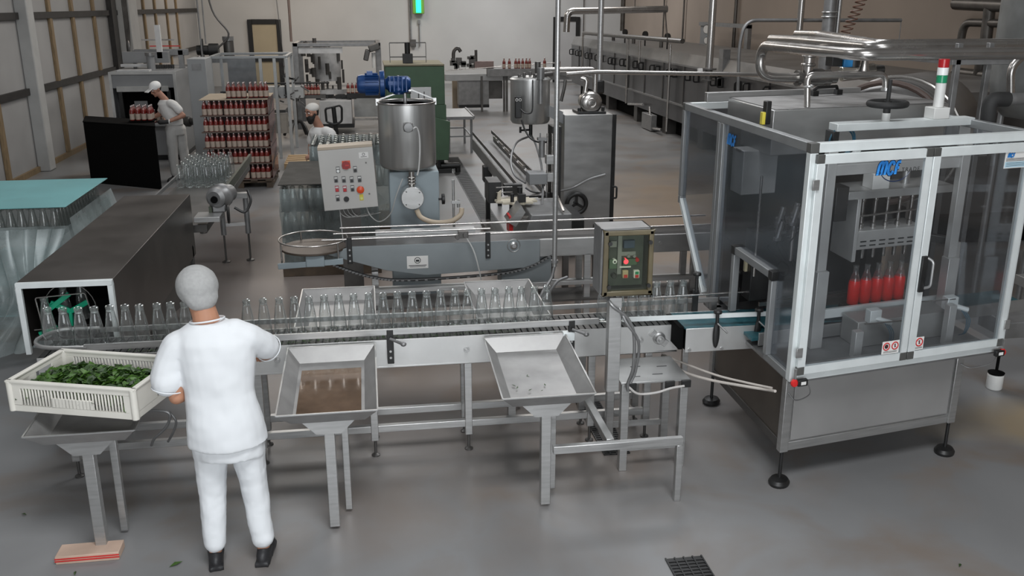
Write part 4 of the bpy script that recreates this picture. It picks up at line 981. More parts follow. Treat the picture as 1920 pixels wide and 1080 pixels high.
m = MB(); m.cyl((vx+.30, vy-.02, vz+.02), (vx+.36, vy-.02, vz+.03), .03); m.cyl((vx+.62, vy-.05, vz+.06), (vx+.72, vy-.06, vz+.07), .035); m.build('coupling', DARKSTEEL, vg)
bp = PY(1585, 113, 6.3); m = MB(); m.box(bp.x-.12, bp.x-.04, 6.26, 6.36, bp.z-.04, bp.z+.04); m.cyl((bp.x+.06, 6.3, bp.z-.05), (bp.x+.06, 6.3, bp.z+.07), .05); m.build('pinch_valve', BLACK, vg, bevel=.004)
MB().box(bp.x-.04, bp.x+.03, 6.24, 6.36, bp.z-.045, bp.z+.04).build('blue_valve_head', paint('blue_head', (.02, .18, .42), .4), vg, bevel=.006)
m = MB(); m.lathe([(.045, 0), (.045, .02), (.03, .05), (.02, .12), (.02, .14)], (bp.x+.14, 6.28, bp.z-.10), 16, (0, 0, 1)); m.build('funnel_coupling', PIPEM, vg, smooth=50)
uz = PY(1590, 139, 5.95)
UP = [PY(1514, 192, 5.95), PY(1514, 141, 5.95), PY(1660, 139, 5.95), PY(1660, 170, 5.95)]
UP[0].z = 2.335; up = thing('feed_pipe', (UP[0].x, 5.95, 2.335), 'thin polished bent pipe rising from the tank lid toward the handwheel', 'pipe')
m = MB(); m.tube(fillet(UP, .05, 7), .021, 14); m.build('pipe', PIPEM, up, smooth=60)
MB().ring((UP[0].x, 5.95, 2.47), .024, .010).cyl((UP[3].x, 5.95, UP[3].z-.0), (UP[3].x, 5.95, UP[3].z+.02), .03).build('clamp_ring', STEEL, up)
# pipes and vessels to the right, behind the machine
rv = thing('steam_kettle', tuple(Vector((PY(1700, 150, 9.3).x, 9.3, 0))), 'big rounded grey vessel lying behind the filling machine', 'vessel')
kc = PY(1715, 200, 9.3); 
MB().lathe([(0, -1.0), (.55, -1.0), (.62, -.9), (.64, 0), (.62, .9), (.4, 1.05), (0, 1.1)], (kc.x+.1, 9.6, 1.62), 36, (.7, .7, 0)).build('vessel_body', paint('vessel_grey', (.16, .155, .15), .4, .3, .1, 3), rv, smooth=60)
MB().ring((kc.x-.35, 9.05, 1.62), .66, .02, (.7, .7, 0), 40).build('rim_band', PIPEM, rv)
MB().ring((kc.x-.6, 8.85, 1.62), .62, .03, (.7, .7, 0), 40).build('door_ring', paint('brown_ring', (.10, .07, .06), .5), rv)
MB().box(kc.x-.5, kc.x-.42, 9.0, 9.1, 0, 1.2).box(kc.x+.5, kc.x+.58, 9.9, 10, 0, 1.2).build('support_leg', GALV, rv)
op = thing('steam_pipes', (9.8, 14.0, 0), 'ladder of old brown steam pipes on the right wall', 'pipes')
def W(px, py): return PX(px, py, 9.8)
def old(pts, r, nm='pipe'): MB().tube(fillet([W(*p) if len(p) == 2 else p for p in pts], .18, 5), r, 12).build(nm, PIPED, op, smooth=60)
old([(1792, 7), (1915, 12)], .10); old([(1856, 14), (1845, 105)], .09); old([(1798, 95), (1808, 42), (1915, 45)], .065)
old([(1843, 105), (1828, 175)], .09); old([(1790, 135), (1885, 146)], .08); old([(1878, 210), (1886, 118), (1850, 116)], .065)
old([(1800, 172), (1870, 178)], .07); old([(1792, 125), (1786, 140), (1800, 110)], .04)
for a in (1804, 1882):
    b_ = W(a, 200); MB().cyl((9.8, b_.y, 0), (9.8, b_.y, 1.6), .05).build('standpipe', PIPED, op)
tk = PY(1930, 40, 8.0)
tt = thing('storage_tank', (tk.x+.35, 8.2, 0), 'grey upright tank cut off by the right edge of the picture', 'tank')
MB().lathe([(0, 1.9), (.3, 1.95), (.42, 2.1), (.45, 2.3), (.45, 3.6), (0, 3.8)], (tk.x+.38, 8.2, 0), 30).build('tank_body', paint('tank_dull', (.22, .225, .22), .4, .5), tt, smooth=60)
for a in range(3): MB().cyl((tk.x+.38+.3*math.cos(a*2.1+.5), 8.2+.3*math.sin(a*2.1+.5), 0), (tk.x+.38+.3*math.cos(a*2.1+.5), 8.2+.3*math.sin(a*2.1+.5), 2.0), .03).build('leg', GALV, tt)
MB().tube(fillet([PY(1895, 178, 7.6), PY(1895, 125, 7.6), PY(1925, 100, 7.6)], .1), .035, 12).build('side_pipe', PIPEM, tt, smooth=60)
el = thing('elbow_pipe', tuple(PY(1850, 230, 5.9)), 'grey pipe with a black insulated elbow beside the signal tower', 'pipe')
q0, q1, q2 = PY(1852, 232, 5.75), PY(1856, 186, 5.75), PY(1900, 186, 5.75)
MB().tube(fillet([q0, q1, q2+Vector((-.04, 0, 0))], .06, 6), .05, 14).build('elbow', RUBBER, el, smooth=60)
MB().cyl(q2+Vector((-.08, 0, 0)), q2+Vector((1.2, .15, 0)), .04).build('pipe', GALV, el)
MB().box(q0.x-.03, q0.x+.03, 5.75, 5.80, 2.0, q0.z).build('bracket', STEEL, el)
ww = thing('air_line', (3.6, 9.5, 2.3), 'thin bright pipe crossing the hall from the steam pole to the valve group', 'pipe')
MB().tube([PY(1062, 139, 9.5), PY(1120, 135, 9.5), PY(1428, 140, 9.5)], .022, 10).build('pipe', PIPEM, ww, smooth=60)
# neighbour machine's leg with a white foot, right of the cabin
nf = thing('outfeed_conveyor', tuple(PZ(1863, 735, 0)), 'outfeed conveyor end standing on a black rod in a white round foot', 'conveyor')
p = PZ(1863, 728, 0)
MB().lathe([(.055, 0), (.062, .01), (.062, .12), (.05, .13), (0, .13)], p, 22).build('white_foot', WHITE, nf, bevel=.003)
MB().lathe([(.06, 0), (.065, .012), (.03, .02), (.012, .03), (.012, .34), (0, .34)], p+Vector((0, 0, .13)), 20).build('foot_rod', MATTBLACK, nf)
MB().box(p.x-.05, p.x+.9, p.y-.1, p.y+.25, .47, .60).build('frame_beam', GALV, nf, bevel=.004)
MB().box(p.x+.2, p.x+2.2, p.y-.08, p.y+.22, .82, .90).build('belt_bed', STEELH, nf, bevel=.004)
MB().box(p.x+.3, p.x+.36, p.y, p.y+.06, .6, .82).build('post', STEEL, nf)
for z in (.98, 1.05): MB().cyl((p.x+.1, p.y-.05, z), (p.x+2.2, p.y+.05, z), .008).build('guide_rod', PIPEM, nf)
MB().box(p.x+1.2, p.x+1.26, p.y, p.y+.06, 0, .82).build('post', STEEL, nf)
# ------------------------------------------------------------------ turntable conveyor in the middle of the hall
t2 = thing('turntable_conveyor', (1.2, 8.2, 0), 'grey blue conveyor with a round turntable at its left end, running behind the bottle row', 'conveyor')
Y2, Z2 = 8.0, .95
tcx, tcy = -.53, 8.12
MB().lathe([(0, 0), (.285, 0), (.285, .02), (0, .02)], (tcx, tcy, Z2-.03), 48).build('turntable_disc', paint('worn_disc', (.09, .07, .055), .5, .3, .15, 4), t2, bevel=.003)
m = MB(); m.ring((tcx, tcy, Z2+.06), .30, .007, n=48)
m.build('guard_hoop', PIPEM, t2, smooth=60)
for a in (-2.7, -.75, 2.0): MB().cyl((tcx+.30*math.cos(a), tcy+.30*math.sin(a), Z2-.13), (tcx+.30*math.cos(a), tcy+.30*math.sin(a), Z2+.06), .008).build('hoop_post', PIPEM, t2)
MB().bar((tcx-.30, tcy-.20, Z2-.13), (tcx+.26, tcy-.22, Z2-.10), .03, .05).build('turntable_arm', LTBLUE, t2, bevel=.003)
MB().box(tcx-.06, tcx+.10, tcy-.24, tcy+.1, Z2-.14, Z2-.04).build('turntable_gearbox', LTBLUE, t2, bevel=.008)
m = MB(); m.prism([(-.42, Y2, Z2-.06), (-.20, Y2, Z2), (1.50, Y2, Z2), (1.50, Y2, .74), (1.35, Y2, .69), (.45, Y2, .66), (.10, Y2, .72)], (0, .02, 0)); m.build('front_housing', BLUEGREY, t2, bevel=.003)
MB().box(1.50, 3.3, Y2+.02, Y2+.035, .78, Z2).box(1.50, 2.2, Y2+.0, Y2+.02, .79, Z2).build('side_panel', STEELH, t2, bevel=.003)
MB().box(-.20, 3.3, Y2+.36, Y2+.375, .74, Z2).build('side_panel', STEELH, t2)
MB().box(-.25, 3.3, Y2+.03, Y2+.35, Z2-.04, Z2-.01).build('slat_chain', BELT, t2)
m = MB(); pts = [(-.45, Y2+.01, .84), (-.25, Y2+.01, .74), (.0, Y2+.01, .655), (.3, Y2+.01, .62), (1.0, Y2+.01, .635), (1.35, Y2+.01, .68), (1.62, Y2+.01, .80)]
m.tube(spline(pts), .014, 8); m.build('return_chain', BLACK, t2)
m = MB()
for p in spline(pts, 8): m.box(p.x-.012, p.x+.012, Y2-.012, Y2, p.z-.006, p.z+.006)
m.build('chain_link', GALV, t2)
m = MB()
m.cyl((-.45, Y2+.02, 1.015), (3.2, Y2+.02, 1.03), .009); m.build('front_guide_rod', PIPEM, t2)
MB().cyl((-.35, Y2+.06, 1.06), (1.05, Y2+.05, 1.06), .008).build('front_guide_rod', PIPEM, t2)
MB().cyl((-.30, Y2+.36, 1.04), (3.2, Y2+.36, 1.04), .009).build('rear_guide_rod', PIPEM, t2)
MB().box(.02, .95, Y2+.38, Y2+.50, Z2+.0, Z2+.03).build('rear_plate', STEEL, t2, bevel=.003)
for px in (655, 915):
    p = PY(px, 460, Y2-.02); b = MB().box(p.x-.022, p.x+.022, Y2-.03, Y2-.004, .80, 1.04).build('rail_bracket', BLACK, t2, bevel=.004)
    m = MB()
    for z in (.83, .88, .93): m.cyl((p.x, Y2-.036, z), (p.x, Y2-.03, z), .008)
    m.build('bolts', STEEL, b)
p = PY(865, 430, Y2); m = MB(); m.box(p.x-.03, p.x+.06, Y2-.04, Y2+.04, 1.0, 1.06); m.cyl((p.x+.03, Y2-.07, 1.03), (p.x+.03, Y2-.03, 1.03), .022); m.cyl((p.x-.04, Y2-.05, 1.01), (p.x-.04, Y2-.01, 1.01), .02); m.build('rod_clamp', DARKSTEEL, t2, bevel=.003)
p = PY(963, 460, Y2); m = MB(); m.ring((p.x, Y2-.004, p.z), .058, .004, (0, 1, 0)); m.lathe([(0, 0), (.035, 0), (.035, .012), (.018, .02), (.018, .035), (0, .035)], (p.x, Y2, p.z), 20, (0, -1, 0)); m.build('round_bearing', STEEL, t2)
p = PY(783, 492, Y2); lb = MB().box(p.x-.095, p.x+.095, Y2-.002, Y2, p.z-.055, p.z+.06).build('maker_label', LABELW, t2)
m = MB(); m.ring((p.x, Y2-.003, p.z+.02), .026, .003, (0, 1, 0)); m.box(p.x-.015, p.x+.015, Y2-.004, Y2-.002, p.z+.008, p.z+.026); m.build('emblem', INK, lb)
m = MB()
m.box(p.x-.08, p.x+.08, Y2-.004, Y2-.002, p.z-.030, p.z-.024); m.box(p.x-.07, p.x+.07, Y2-.004, Y2-.002, p.z-.042, p.z-.038); m.build('small_print', INK, lb)
for x, y in ((.0, Y2+.04), (.0, Y2+.34), (1.95, Y2+.0), (1.95, Y2+.34), (3.0, Y2+.04), (3.0, Y2+.34)):
    MB().box(x-.03, x+.03, y-.0, y+.05, .0, .80 if x > 1 else .70).build('leg', STEEL, t2, bevel=.003)
MB().box(-.05, 3.2, Y2-.05, Y2-.01, .52, .56).build('lower_beam', STEEL, t2, bevel=.003)
MB().box(-.05, 3.2, Y2+.34, Y2+.38, .42, .46).build('lower_beam', STEEL, t2, bevel=.003)
MB().box(1.15, 1.62, Y2+.05, Y2+.32, .50, .78).build('gear_housing', BLUEGREY, t2, bevel=.004)
MB().box(-.02, 3.1, Y2-.04, Y2+.33, .36, .38).build('dark_underside', DARKSTEEL, t2)  # under-table sheet, enlarged to give the conveyor its dark underside
for px in (1103, 1240): 
    p = PY(px, 440, Y2); MB().cyl((p.x, Y2+.01, .87), (p.x, Y2+.022, .87), .014).build('bolt', STEEL, t2)
m = MB(); m.tube(spline([PY(870, 438, 7.98), PY(888, 470, 7.9), PY(898, 505, 7.85), PY(902, 525, 7.85)]), .006, 6); m.build('cable', paint('pale_wire', (.45, .45, .44), .5), t2)

# ------------------------------------------------------------------ white cabinet with switches
def pan(px, py): return PY(px, py, 9.0)
pc = PY(653, 335, 9.0); roll = Matrix.Rotation(math.radians(3.2), 3, 'Y')
def PT(p): return pc+roll.inverted()@Vector(p)
cab = thing('switch_cabinet', tuple(pc+Vector((0, .1, -.30))), 'light grey switch cabinet with a red main switch and rows of small buttons', 'switch cabinet')
cw_, ch_ = .262, .30
MB(PT).box(-cw_, cw_, .012, .22, -ch_, ch_).build('cabinet_box', CREAM, cab, bevel=.004)
MB(PT).box(-cw_, cw_, .0, .014, -ch_, ch_-.012).build('door', CREAM, cab, bevel=.004)
MB(PT).box(-cw_, cw_, .005, .22, ch_-.008, ch_+.02).build('top_edge', TANTOP, cab, bevel=.003)
def onp(px, py): return ((px-540)/6/196.*1., (560-py)/6/196.*1.*1.02)
def pb(px, py): 
    # position in the 6x crop (left 560, top 240) to cabinet plane
    q = PY(560+px/6, 240+py/6, 9.0)-pc; q = roll@q; return q.x, q.z
x, z = pb(532, 417); rs = MB(PT).box(x-.036, x+.042, -.006, 0, z-.035, z+.042).build('red_plate', ORANGE, cab, bevel=.002)
MB(PT).lathe([(0, 0), (.034, 0), (.04, .008), (.04, .02), (0, .02)], (x, -.006, z), 20, (0, -1, 0)).build('main_switch', paint('deep_red', (.28, .005, .005), .35), rs)
MB(PT).box(x-.008, x+.03, -.034, -.026, z-.006, z+.006).build('switch_grip', RED, rs)
for (px, py, mm, lb) in [(442, 470, WHITELIT, 'white lamp'), (635, 465, BLACK, None), (420, 580, BLACK, None), (508, 580, BLACK, None), (597, 580, BLACK, None), (685, 575, BLACK, None), (432, 685, RED, None), (520, 685, RED, None), (605, 680, BLACK, None), (440, 790, BLACK, None)]:
    x, z = pb(px, py)
    b = MB(PT).box(x-.019, x+.019, -.003, 0, z-.030, z+.032).build('button_plate', paint('plate_'+str(px), (.16, .16, .16) if mm is not RED else (.35, .10, .12), .5), cab, label=lb)
    MB(PT).cyl((x, -.014, z-.012), (x, -.003, z-.012), .013).build('button', mm, b); MB(PT).box(x-.014, x+.014, -.004, -.003, z+.010, z+.022).build('button_text', LABELW, b)
x, z = pb(537, 800); MB(PT).lathe([(0, 0), (.027, 0), (.024, .02), (0, .02)], (x, 0, z), 18, (0, -1, 0)).build('rotary_knob', BLACK, cab)
x, z = pb(695, 690); MB(PT).lathe([(0, 0), (.02, 0), (.02, .012), (.036, .016), (.036, .028), (.02, .036), (0, .036)], (x, 0, z), 20, (0, -1, 0)).build('emergency_stop', ORANGE, cab)
x, z = pb(707, 780); b = MB(PT).box(x-.019, x+.019, -.003, 0, z-.030, z+.032).build('button_plate', YELLOW, cab); MB(PT).cyl((x, -.012, z-.008), (x, -.003, z-.008), .014).build('button', paint('lime', (.6, .65, .2), .4), b)
x, z = pb(730, 305); b = MB(PT).box(x-.045, x+.045, -.002, 0, z-.028, z+.028).build('maker_label', LABELW, cab); MB(PT).ring((x, -.003, z+.008), .012, .0018, (0, 1, 0)).box(x-.03, x+.03, -.003, -.002, z-.017, z-.013).build('emblem', INK, b)
for q in ((757, 390), (795, 740)):
    x, z = pb(*q); MB(PT).cyl((x, -.006, z), (x, 0, z), .008).build('lock', DARKSTEEL, cab)
MB().box(pc.x-.1, pc.x+.1, 9.22, 9.26, 0, 1.2).build('mounting_post', DARKSTEEL, cab)
m = MB()
for i, a in enumerate((-.13, -.09, -.05, -.01)):
    s = PT((a, .1, -ch_)); m.tube(spline([s, s+Vector((.03, 0, -.07)), s+Vector((.10, .0, -.10)), s+Vector((.2+.03*i, .1, -.09))]), .004, 6)
s = PT((-.12, .1, -ch_)); m.tube(spline([s, s+Vector((.02, -.2, -.2)), s+Vector((.04, -.6, -.28))]), .005, 6)
s = PT((.14, .1, -ch_)); m.tube(spline([s, s+Vector((.04, -.02, -.10)), s+Vector((.13, -.04, -.16)), s+Vector((.24, -.04, -.08)), s+Vector((.30, -.06, .10)), PY(755, 335, 9.1)]), .006, 6)
m.build('cables', paint('pale_wires', (.40, .40, .39), .5), cab)

# ------------------------------------------------------------------ mixing tank with blue motor
TY = 9.35; tcn = PY(764, 262, TY); tr = .285; zt = PY(764, 196, TY-.25).z; zb_ = PY(764, 322, TY-.28).z
mk = thing('mixing_tank', (tcn.x, TY, 0), 'round stainless mixing tank with a blue motor on top', 'tank')
m = MB(); m.lathe([(tr-.012, zt-.02), (tr-.012, zb_+.04), (0, zb_+.03), ], (tcn.x, TY, 0), 48); m.build('tank_inside', TANKM, mk, smooth=60)
m = MB(); m.lathe([(0, zb_-.03), (tr*.6, zb_-.015), (tr-.02, zb_+.01), (tr, zb_+.04), (tr, zt), (tr-.012, zt), (tr-.012, zt-.02)], (tcn.x, TY, 0), 56); m.build('tank_shell', TANKM, mk, smooth=50)
MB().ring((tcn.x, TY, zt), tr, .009, n=56).build('rim', PIPEM, mk, smooth=60)
MB().bar((tcn.x-tr-.0, TY+.02, zt+.02), (tcn.x-.05, TY, zt+.10), .03, .012).bar((tcn.x+.05, TY, zt+.12), (tcn.x+tr, TY+.02, zt+.02), .03, .012).cyl((tcn.x-.05, TY, zt+.11), (tcn.x+.05, TY, zt+.11), .03).build('bridge', STEEL, mk)
for s in (-1, 1): MB().box(tcn.x+s*tr-.015, tcn.x+s*tr+.015, TY, TY+.03, zt-.03, zt+.035).build('bridge_clamp', STEEL, mk)
MB().cyl((tcn.x-.01, TY, zb_+.1), (tcn.x-.01, TY, zt+.12), .018).build('stirrer_shaft', STEEL, mk)
g0 = PY(747, 157, TY); gx = g0.x; gz = g0.z
m = MB(); m.lathe([(.10, 0), (.105, .012), (.075, .02), (.055, .09), (.055, .12)], (gx, TY, zt+.10), 22); m.build('motor_foot', BLUEM, mk, smooth=50)
m = MB(); m.lathe([(0, -.13), (.05, -.13), (.06, -.11), (.075, -.1), (.075, .09), (.05, .12), (0, .12)], (gx, TY, gz), 22, (1, 0, 0)); m.cyl((gx, TY, gz-.10), (gx, TY, gz+.07), .055)
for k in range(5): m.box(gx-.09+.04*k, gx-.08+.04*k, TY-.085, TY+.085, gz-.07, gz+.07)
gb = m.build('gearbox', BLUEM, mk, smooth=40)
MB().cyl((gx, TY, gz+.07), (gx, TY, gz+.08), .014).build('breather_plug', STEEL, gb)
ml = PY(669, 157, TY).x
m = MB(); m.lathe([(.125, -.045), (.13, -.04), (.13, 0), (.125, .005), (0, .005)][::-1], (gx-.14, TY, gz), 24, (1, 0, 0)); mb = m.build('motor_flange', BLUEM, mk, bevel=.003)
m = MB(); m.lathe([(0, ml), (.06, ml), (.085, ml+.015), (.092, ml+.05), (.09, gx-.19), (.0, gx-.19)], (0, TY, gz), 24, (1, 0, 0))
for k in range(20):
    a = 2*PI*k/20; c, s = math.cos(a), math.sin(a); m.bar((ml+.08, TY+.098*c, gz+.098*s), (gx-.2, TY+.098*c, gz+.098*s), .006, .02, (0, c, s))
m.box(ml+.10, gx-.25, TY-.05, TY+.05, gz+.09, gz+.125)
m.build('motor', BLUEM, mk, smooth=35)
# level sensor on the tank shell
sp = PY(765, 238, TY-tr); m = MB()
m.box(sp.x-.045, sp.x+.045, TY-tr-.02, TY-tr+.01, sp.z-.045, sp.z+.045); sn = m.build('sensor_plate', STEEL, mk, bevel=.01)
MB().lathe([(0, 0), (.048, 0), (.05, .02), (.042, .05), (0, .055)], (sp.x, TY-tr-.02, sp.z), 22, (0, -1, 0)).build('sensor_head', GALV, mk, smooth=50)
def onshell(px, py, o=.012): 
    q = PY(px, py, TY-tr+.02); return Vector((q.x, TY-math.sqrt(max(.0, (tr+o)**2-(q.x-tcn.x)**2)), q.z))
MB().tube(spline([onshell(773, 240, .05), onshell(781, 239), onshell(786, 255), onshell(787, 285), onshell(785, 315), onshell(782, 328)]), .008, 8).build('sensor_cable', paint('pale_cable_2', (.55, .55, .54), .5), mk)
# outlet, round cover, cream hose
oc = PY(773, 369, TY-.30); m = MB()
m.cyl((oc.x, TY-.28, oc.z), (oc.x, TY-.28, zb_+.0), .03)
for k in range(3): m.ring((oc.x, TY-.28, oc.z+.13+k*.03), .034, .010)
m.build('outlet_pipe', PIPEM, mk, smooth=50)
m = MB(); m.cyl((oc.x, TY-.38, oc.z), (oc.x, TY-.20, oc.z), .112, 40); cvm = m.build('round_cover', paint('turned_steel', (.55, .55, .54), .25, .9, .05, 3), mk, bevel=.004)
for a in (.7, 2.3, 3.9, 5.5): MB().cyl((oc.x+.09*math.cos(a), TY-.385, oc.z+.09*math.sin(a)), (oc.x+.09*math.cos(a), TY-.38, oc.z+.09*math.sin(a)), .007).build('screw', DARKSTEEL, cvm)
MB().box(tcn.x-.20, tcn.x+.30, TY-.10, TY+.35, 0, zb_-.032).build('pedestal', LTBLUE, mk, bevel=.01)
MB().tube(spline([PY(781, 393, TY-.3), PY(790, 408, TY-.32), PY(815, 417, TY-.34), PY(845, 415, TY-.34), PY(863, 403, TY-.33), PY(866, 390, TY-.32)]), .025, 14).build('cream_hose', HOSE, mk, smooth=60)
m = MB(); q = PY(856, 385, TY-.32); m.cyl((q.x-.03, q.y, .8), (q.x-.03, q.y, PY(852, 337, TY-.32).z), .013); m.cyl((q.x+.02, q.y, q.z-.02), (q.x+.02, q.y, q.z+.05), .016); m.box(q.x-.05, q.x+.035, q.y-.02, q.y+.02, q.z+.02, q.z+.05); m.build('nozzle_stand', STEEL, mk)
m = MB(); q = PY(832, 373, TY-.1); m.cyl((tcn.x+.29, q.y, q.z), (q.x, q.y, q.z), .012); m.cyl((q.x-.02, q.y, q.z), (q.x+.01, q.y, q.z), .055); m.build('hand_knob', BLACK, mk, bevel=.004)

# ------------------------------------------------------------------ film wrapped bottle pallets behind the cabinet
def wrapped(x0, x1, y0, y1, z1, layers, label, top, lb2):
    s = thing('wrapped_bottle_pallet', ((x0+x1)/2, (y0+y1)/2, 0), label, 'bottle stack', 'film wrapped bottle pallets')
    MB().box(x0-.02, x1+.02, y0-.02, y1+.02, 0, .12).build('pallet_base', DARKWOOD, s, bevel=.004)
    if top: MB().box(x0-.01, x1+.01, y0-.01, y1+.01, z1, z1+.01).build('top_sheet', top, s)
    for k in range(1, layers): MB().box(x0, x1, y0, y1, z1-.30*k-.006, z1-.30*k).build('layer_sheet', DARKSTEEL, s)
    wrap(x0, x1, y0, y1, .12, z1-.04, parent=s, flare=.04, amp=.012)
    for k in range(layers):
        z = z1-.30*(k+1)+.004
        n = 0; src = MB().lathe([(r*1.05, zz) for r, zz in BOT_PROF[:-1]], n=10).build('glass_bottle', GLASSD); first = True
        nx = int((x1-x0-.1)/.094)
        ny = int((y1-y0-.1)/.094) if k == 0 and not top else 2
        for j in range(ny+1):
            for i in range(nx+1):
                if j > 0 and i not in (0, nx) and (top or k): continue
                if j > 1 and i not in (0, nx) and (i+j) % 2: continue
                o = src if first else src.copy()
                if not first: COL.objects.link(o)
                first = False; o.location = (x0+.05+i*.094, y0+.05+j*.094, z)
                tag(o, lb2 % (ORD[k], ORD[j], ORD[i]), 'bottle', 'empty bottles in the '+('dark topped' if top else 'open topped')+' pallet')
    return s
wrapped(-1.02, .06, 10.45, 12.05, 1.06, 3, 'film wrapped pallet of empty bottles under a dark sheet left of the switch cabinet', paint('dark_top_sheet', (.035, .033, .029), .7, spec=.25), 'empty bottle in the dark topped pallet, %s layer down, %s row, %s from left')
wrapped(-.78, .42, 12.25, 13.3, 1.27, 2, 'film covered pallet of empty bottles in front of the bearded man', None, 'empty bottle in the open topped film pallet, %s layer down, %s row, %s from left')

# ------------------------------------------------------------------ capping station: inclined conveyor, head, cabinet, tank
cs = thing('capping_conveyor', (1.85, 12.3, 0), 'narrow dark conveyor running away from the capping head towards the back wall', 'conveyor')
xa, xb = 1.62, 1.98
m = MB(); m.box(xa, xa+.02, 10.14, 14.6, .80, .96); m.box(xb-.02, xb, 10.14, 14.6, .80, .96); m.build('side_panel', GALV, cs, bevel=.003)
MB().box(xa+.02, xb-.02, 10.14, 14.6, .90, .92).build('belt', BELT, cs)
MB().bar((xa+.03, 10.14, 1.03), (xa+.03, 14.7, 1.03), .015, .05).build('guide_rail', DARKSTEEL, cs); MB().bar((xb-.03, 10.14, 1.05), (xb-.03, 14.7, 1.05), .015, .05).build('guide_rail', DARKSTEEL, cs)
m = MB()
for k in range(7): m.box(xb-.06, xb-.035, 10.2+k*.62, 10.6+k*.62, 1.0, 1.04)
m.build('guide_strip', PIPEM, cs)
for y in (12.7, 13.9):
    for x in ((xa, xb-.02) if y < 13 else (xb-.02,)): MB().box(x-.02, x+.04, y, y+.06, 0, .80).build('leg', BLACK, cs)
MB().box(xa-.06, xa+.06, 12.62, 12.8, .62, .84).build('leg_bracket', BLACK, cs, bevel=.01)
MB().bar((xa-.05, 12.6, .06), (xa-.05, 10.2, .06), .12, .08).build('floor_bar', DARKSTEEL, cs)
ch = thing('capping_machine', (2.3, 10.4, 0), 'dark capping machine with a cream star wheel and grey sensor box beside the steel cabinet', 'machine')
q = PY(955, 400, 9.4)
m = MB(); m.prism([(1.50, 9.1, .60), (2.04, 9.1, .60), (2.04, 9.1, .93), (1.62, 9.1, .93)], (0, .85, 0)); m.build('machine_bed', GALV, ch, bevel=.008)
m = MB(); m.prism([(1.46, 9.15, .80), (1.56, 9.15, .95), (1.52, 9.15, 1.02), (1.38, 9.15, .85)], (0, .3, 0)); m.build('side_guard', STEEL, ch); MB().box(1.40, 1.44, 9.2, 9.4, .72, .9).build('red_valve', RED, ch)
for x, y in ((1.6, 9.2), (2.0, 9.2), (1.6, 9.95), (2.0, 9.95), (2.5, 9.9)): MB().box(x-.03, x+.03, y-.03, y+.03, 0, .62).build('leg', DARKSTEEL, ch)
sw = PY(968, 375, 9.6)
m = MB()
def star(zz, r0):
    return [(sw.x+(r0+(.035 if k % 2 else -.02))*math.cos(2*PI*k/24), 9.62+(r0+(.035 if k % 2 else -.02))*.8*math.sin(2*PI*k/24), zz) for k in range(24)]
m.prism(star(.965, .20), (0, 0, .025)); m.build('star_wheel', paint('cream_nylon', (.55, .50, .40), .5), ch, bevel=.003)
m = MB(); m.prism([(sw.x-.21, 9.60, .97), (sw.x-.17, 9.60, .97), (sw.x-.16, 9.60, 1.10), (sw.x-.20, 9.60, 1.07)], (0, .03, 0)); m.build('nylon_guide', paint('cream_nylon', (.55, .50, .40), .5), ch)
m = MB(); m.box(sw.x-.28, sw.x-.14, 9.75, 10.1, .93, 1.16); m.box(sw.x-.1, sw.x+.10, 9.8, 9.9, 1.0, 1.12); m.box(sw.x+.0, sw.x+.08, 9.45, 9.55, .99, 1.08)
m.cyl((sw.x+.03, 9.55, .98), (sw.x+.03, 9.55, 1.14), .03); m.cyl((sw.x-.06, 9.5, .98), (sw.x-.06, 9.5, 1.08), .02); m.build('clamp_group', BLACK, ch, bevel=.004)
m = MB()
for k in range(4): m.box(sw.x-.13+.07*k, sw.x-.03+.09*k, 9.2, 9.24, .84+.02*k, .855+.02*k)
for k in range(3): m.box(sw.x-.2, sw.x-.02, 9.74-.02*k, 9.75-.02*k, 1.1-.05*k, 1.11-.05*k)
m.build('bright_rod', PIPEM, ch)
m = MB(); m.box(2.06, 2.22, 9.3, 10.0, .62, .84); m.build('side_bed', BLACK, ch, bevel=.004)
m = MB(); m.bar((1.95, 9.1, .96), (1.99, 9.75, 1.05), .02, .02); m.build('bright_rod', PIPEM, ch)
gbx = PY(1008, 333, 10.0); MB().box(gbx.x-.10, gbx.x+.10, 9.95, 10.2, gbx.z-.07, gbx.z+.05).build('sensor_box', MIDGREY, ch, bevel=.006)
col = PY(1028, 300, 10.2)
m = MB(); m.box(col.x+.05, col.x+.16, 10.25, 10.5, .6, 1.68); m.build('column', BLACK, ch, bevel=.004)
m = MB(); m.cyl((col.x-.02, 10.15, .95), (col.x-.02, 10.15, 1.62), .012); m.cyl((col.x+.035, 10.15, .95), (col.x+.035, 10.15, 1.62), .012); m.build('guide_rod', PIPEM, ch)
m = MB(); m.box(col.x-.04, col.x+.07, 10.1, 10.2, 1.28, 1.38); m.box(col.x-.03, col.x+.10, 10.1, 10.2, 1.08, 1.18); m.build('slide_block', STEEL, ch, bevel=.004)
m = MB(); m.cyl((col.x-.09, 10.12, 1.36), (col.x-.09, 10.12, 1.56), .035); m.box(col.x-.14, col.x-.04, 10.08, 10.16, 1.55, 1.58); m.cyl((col.x-.11, 10.12, 1.58), (col.x-.11, 10.12, 1.63), .008); m.build('air_cylinder', GALV, ch)
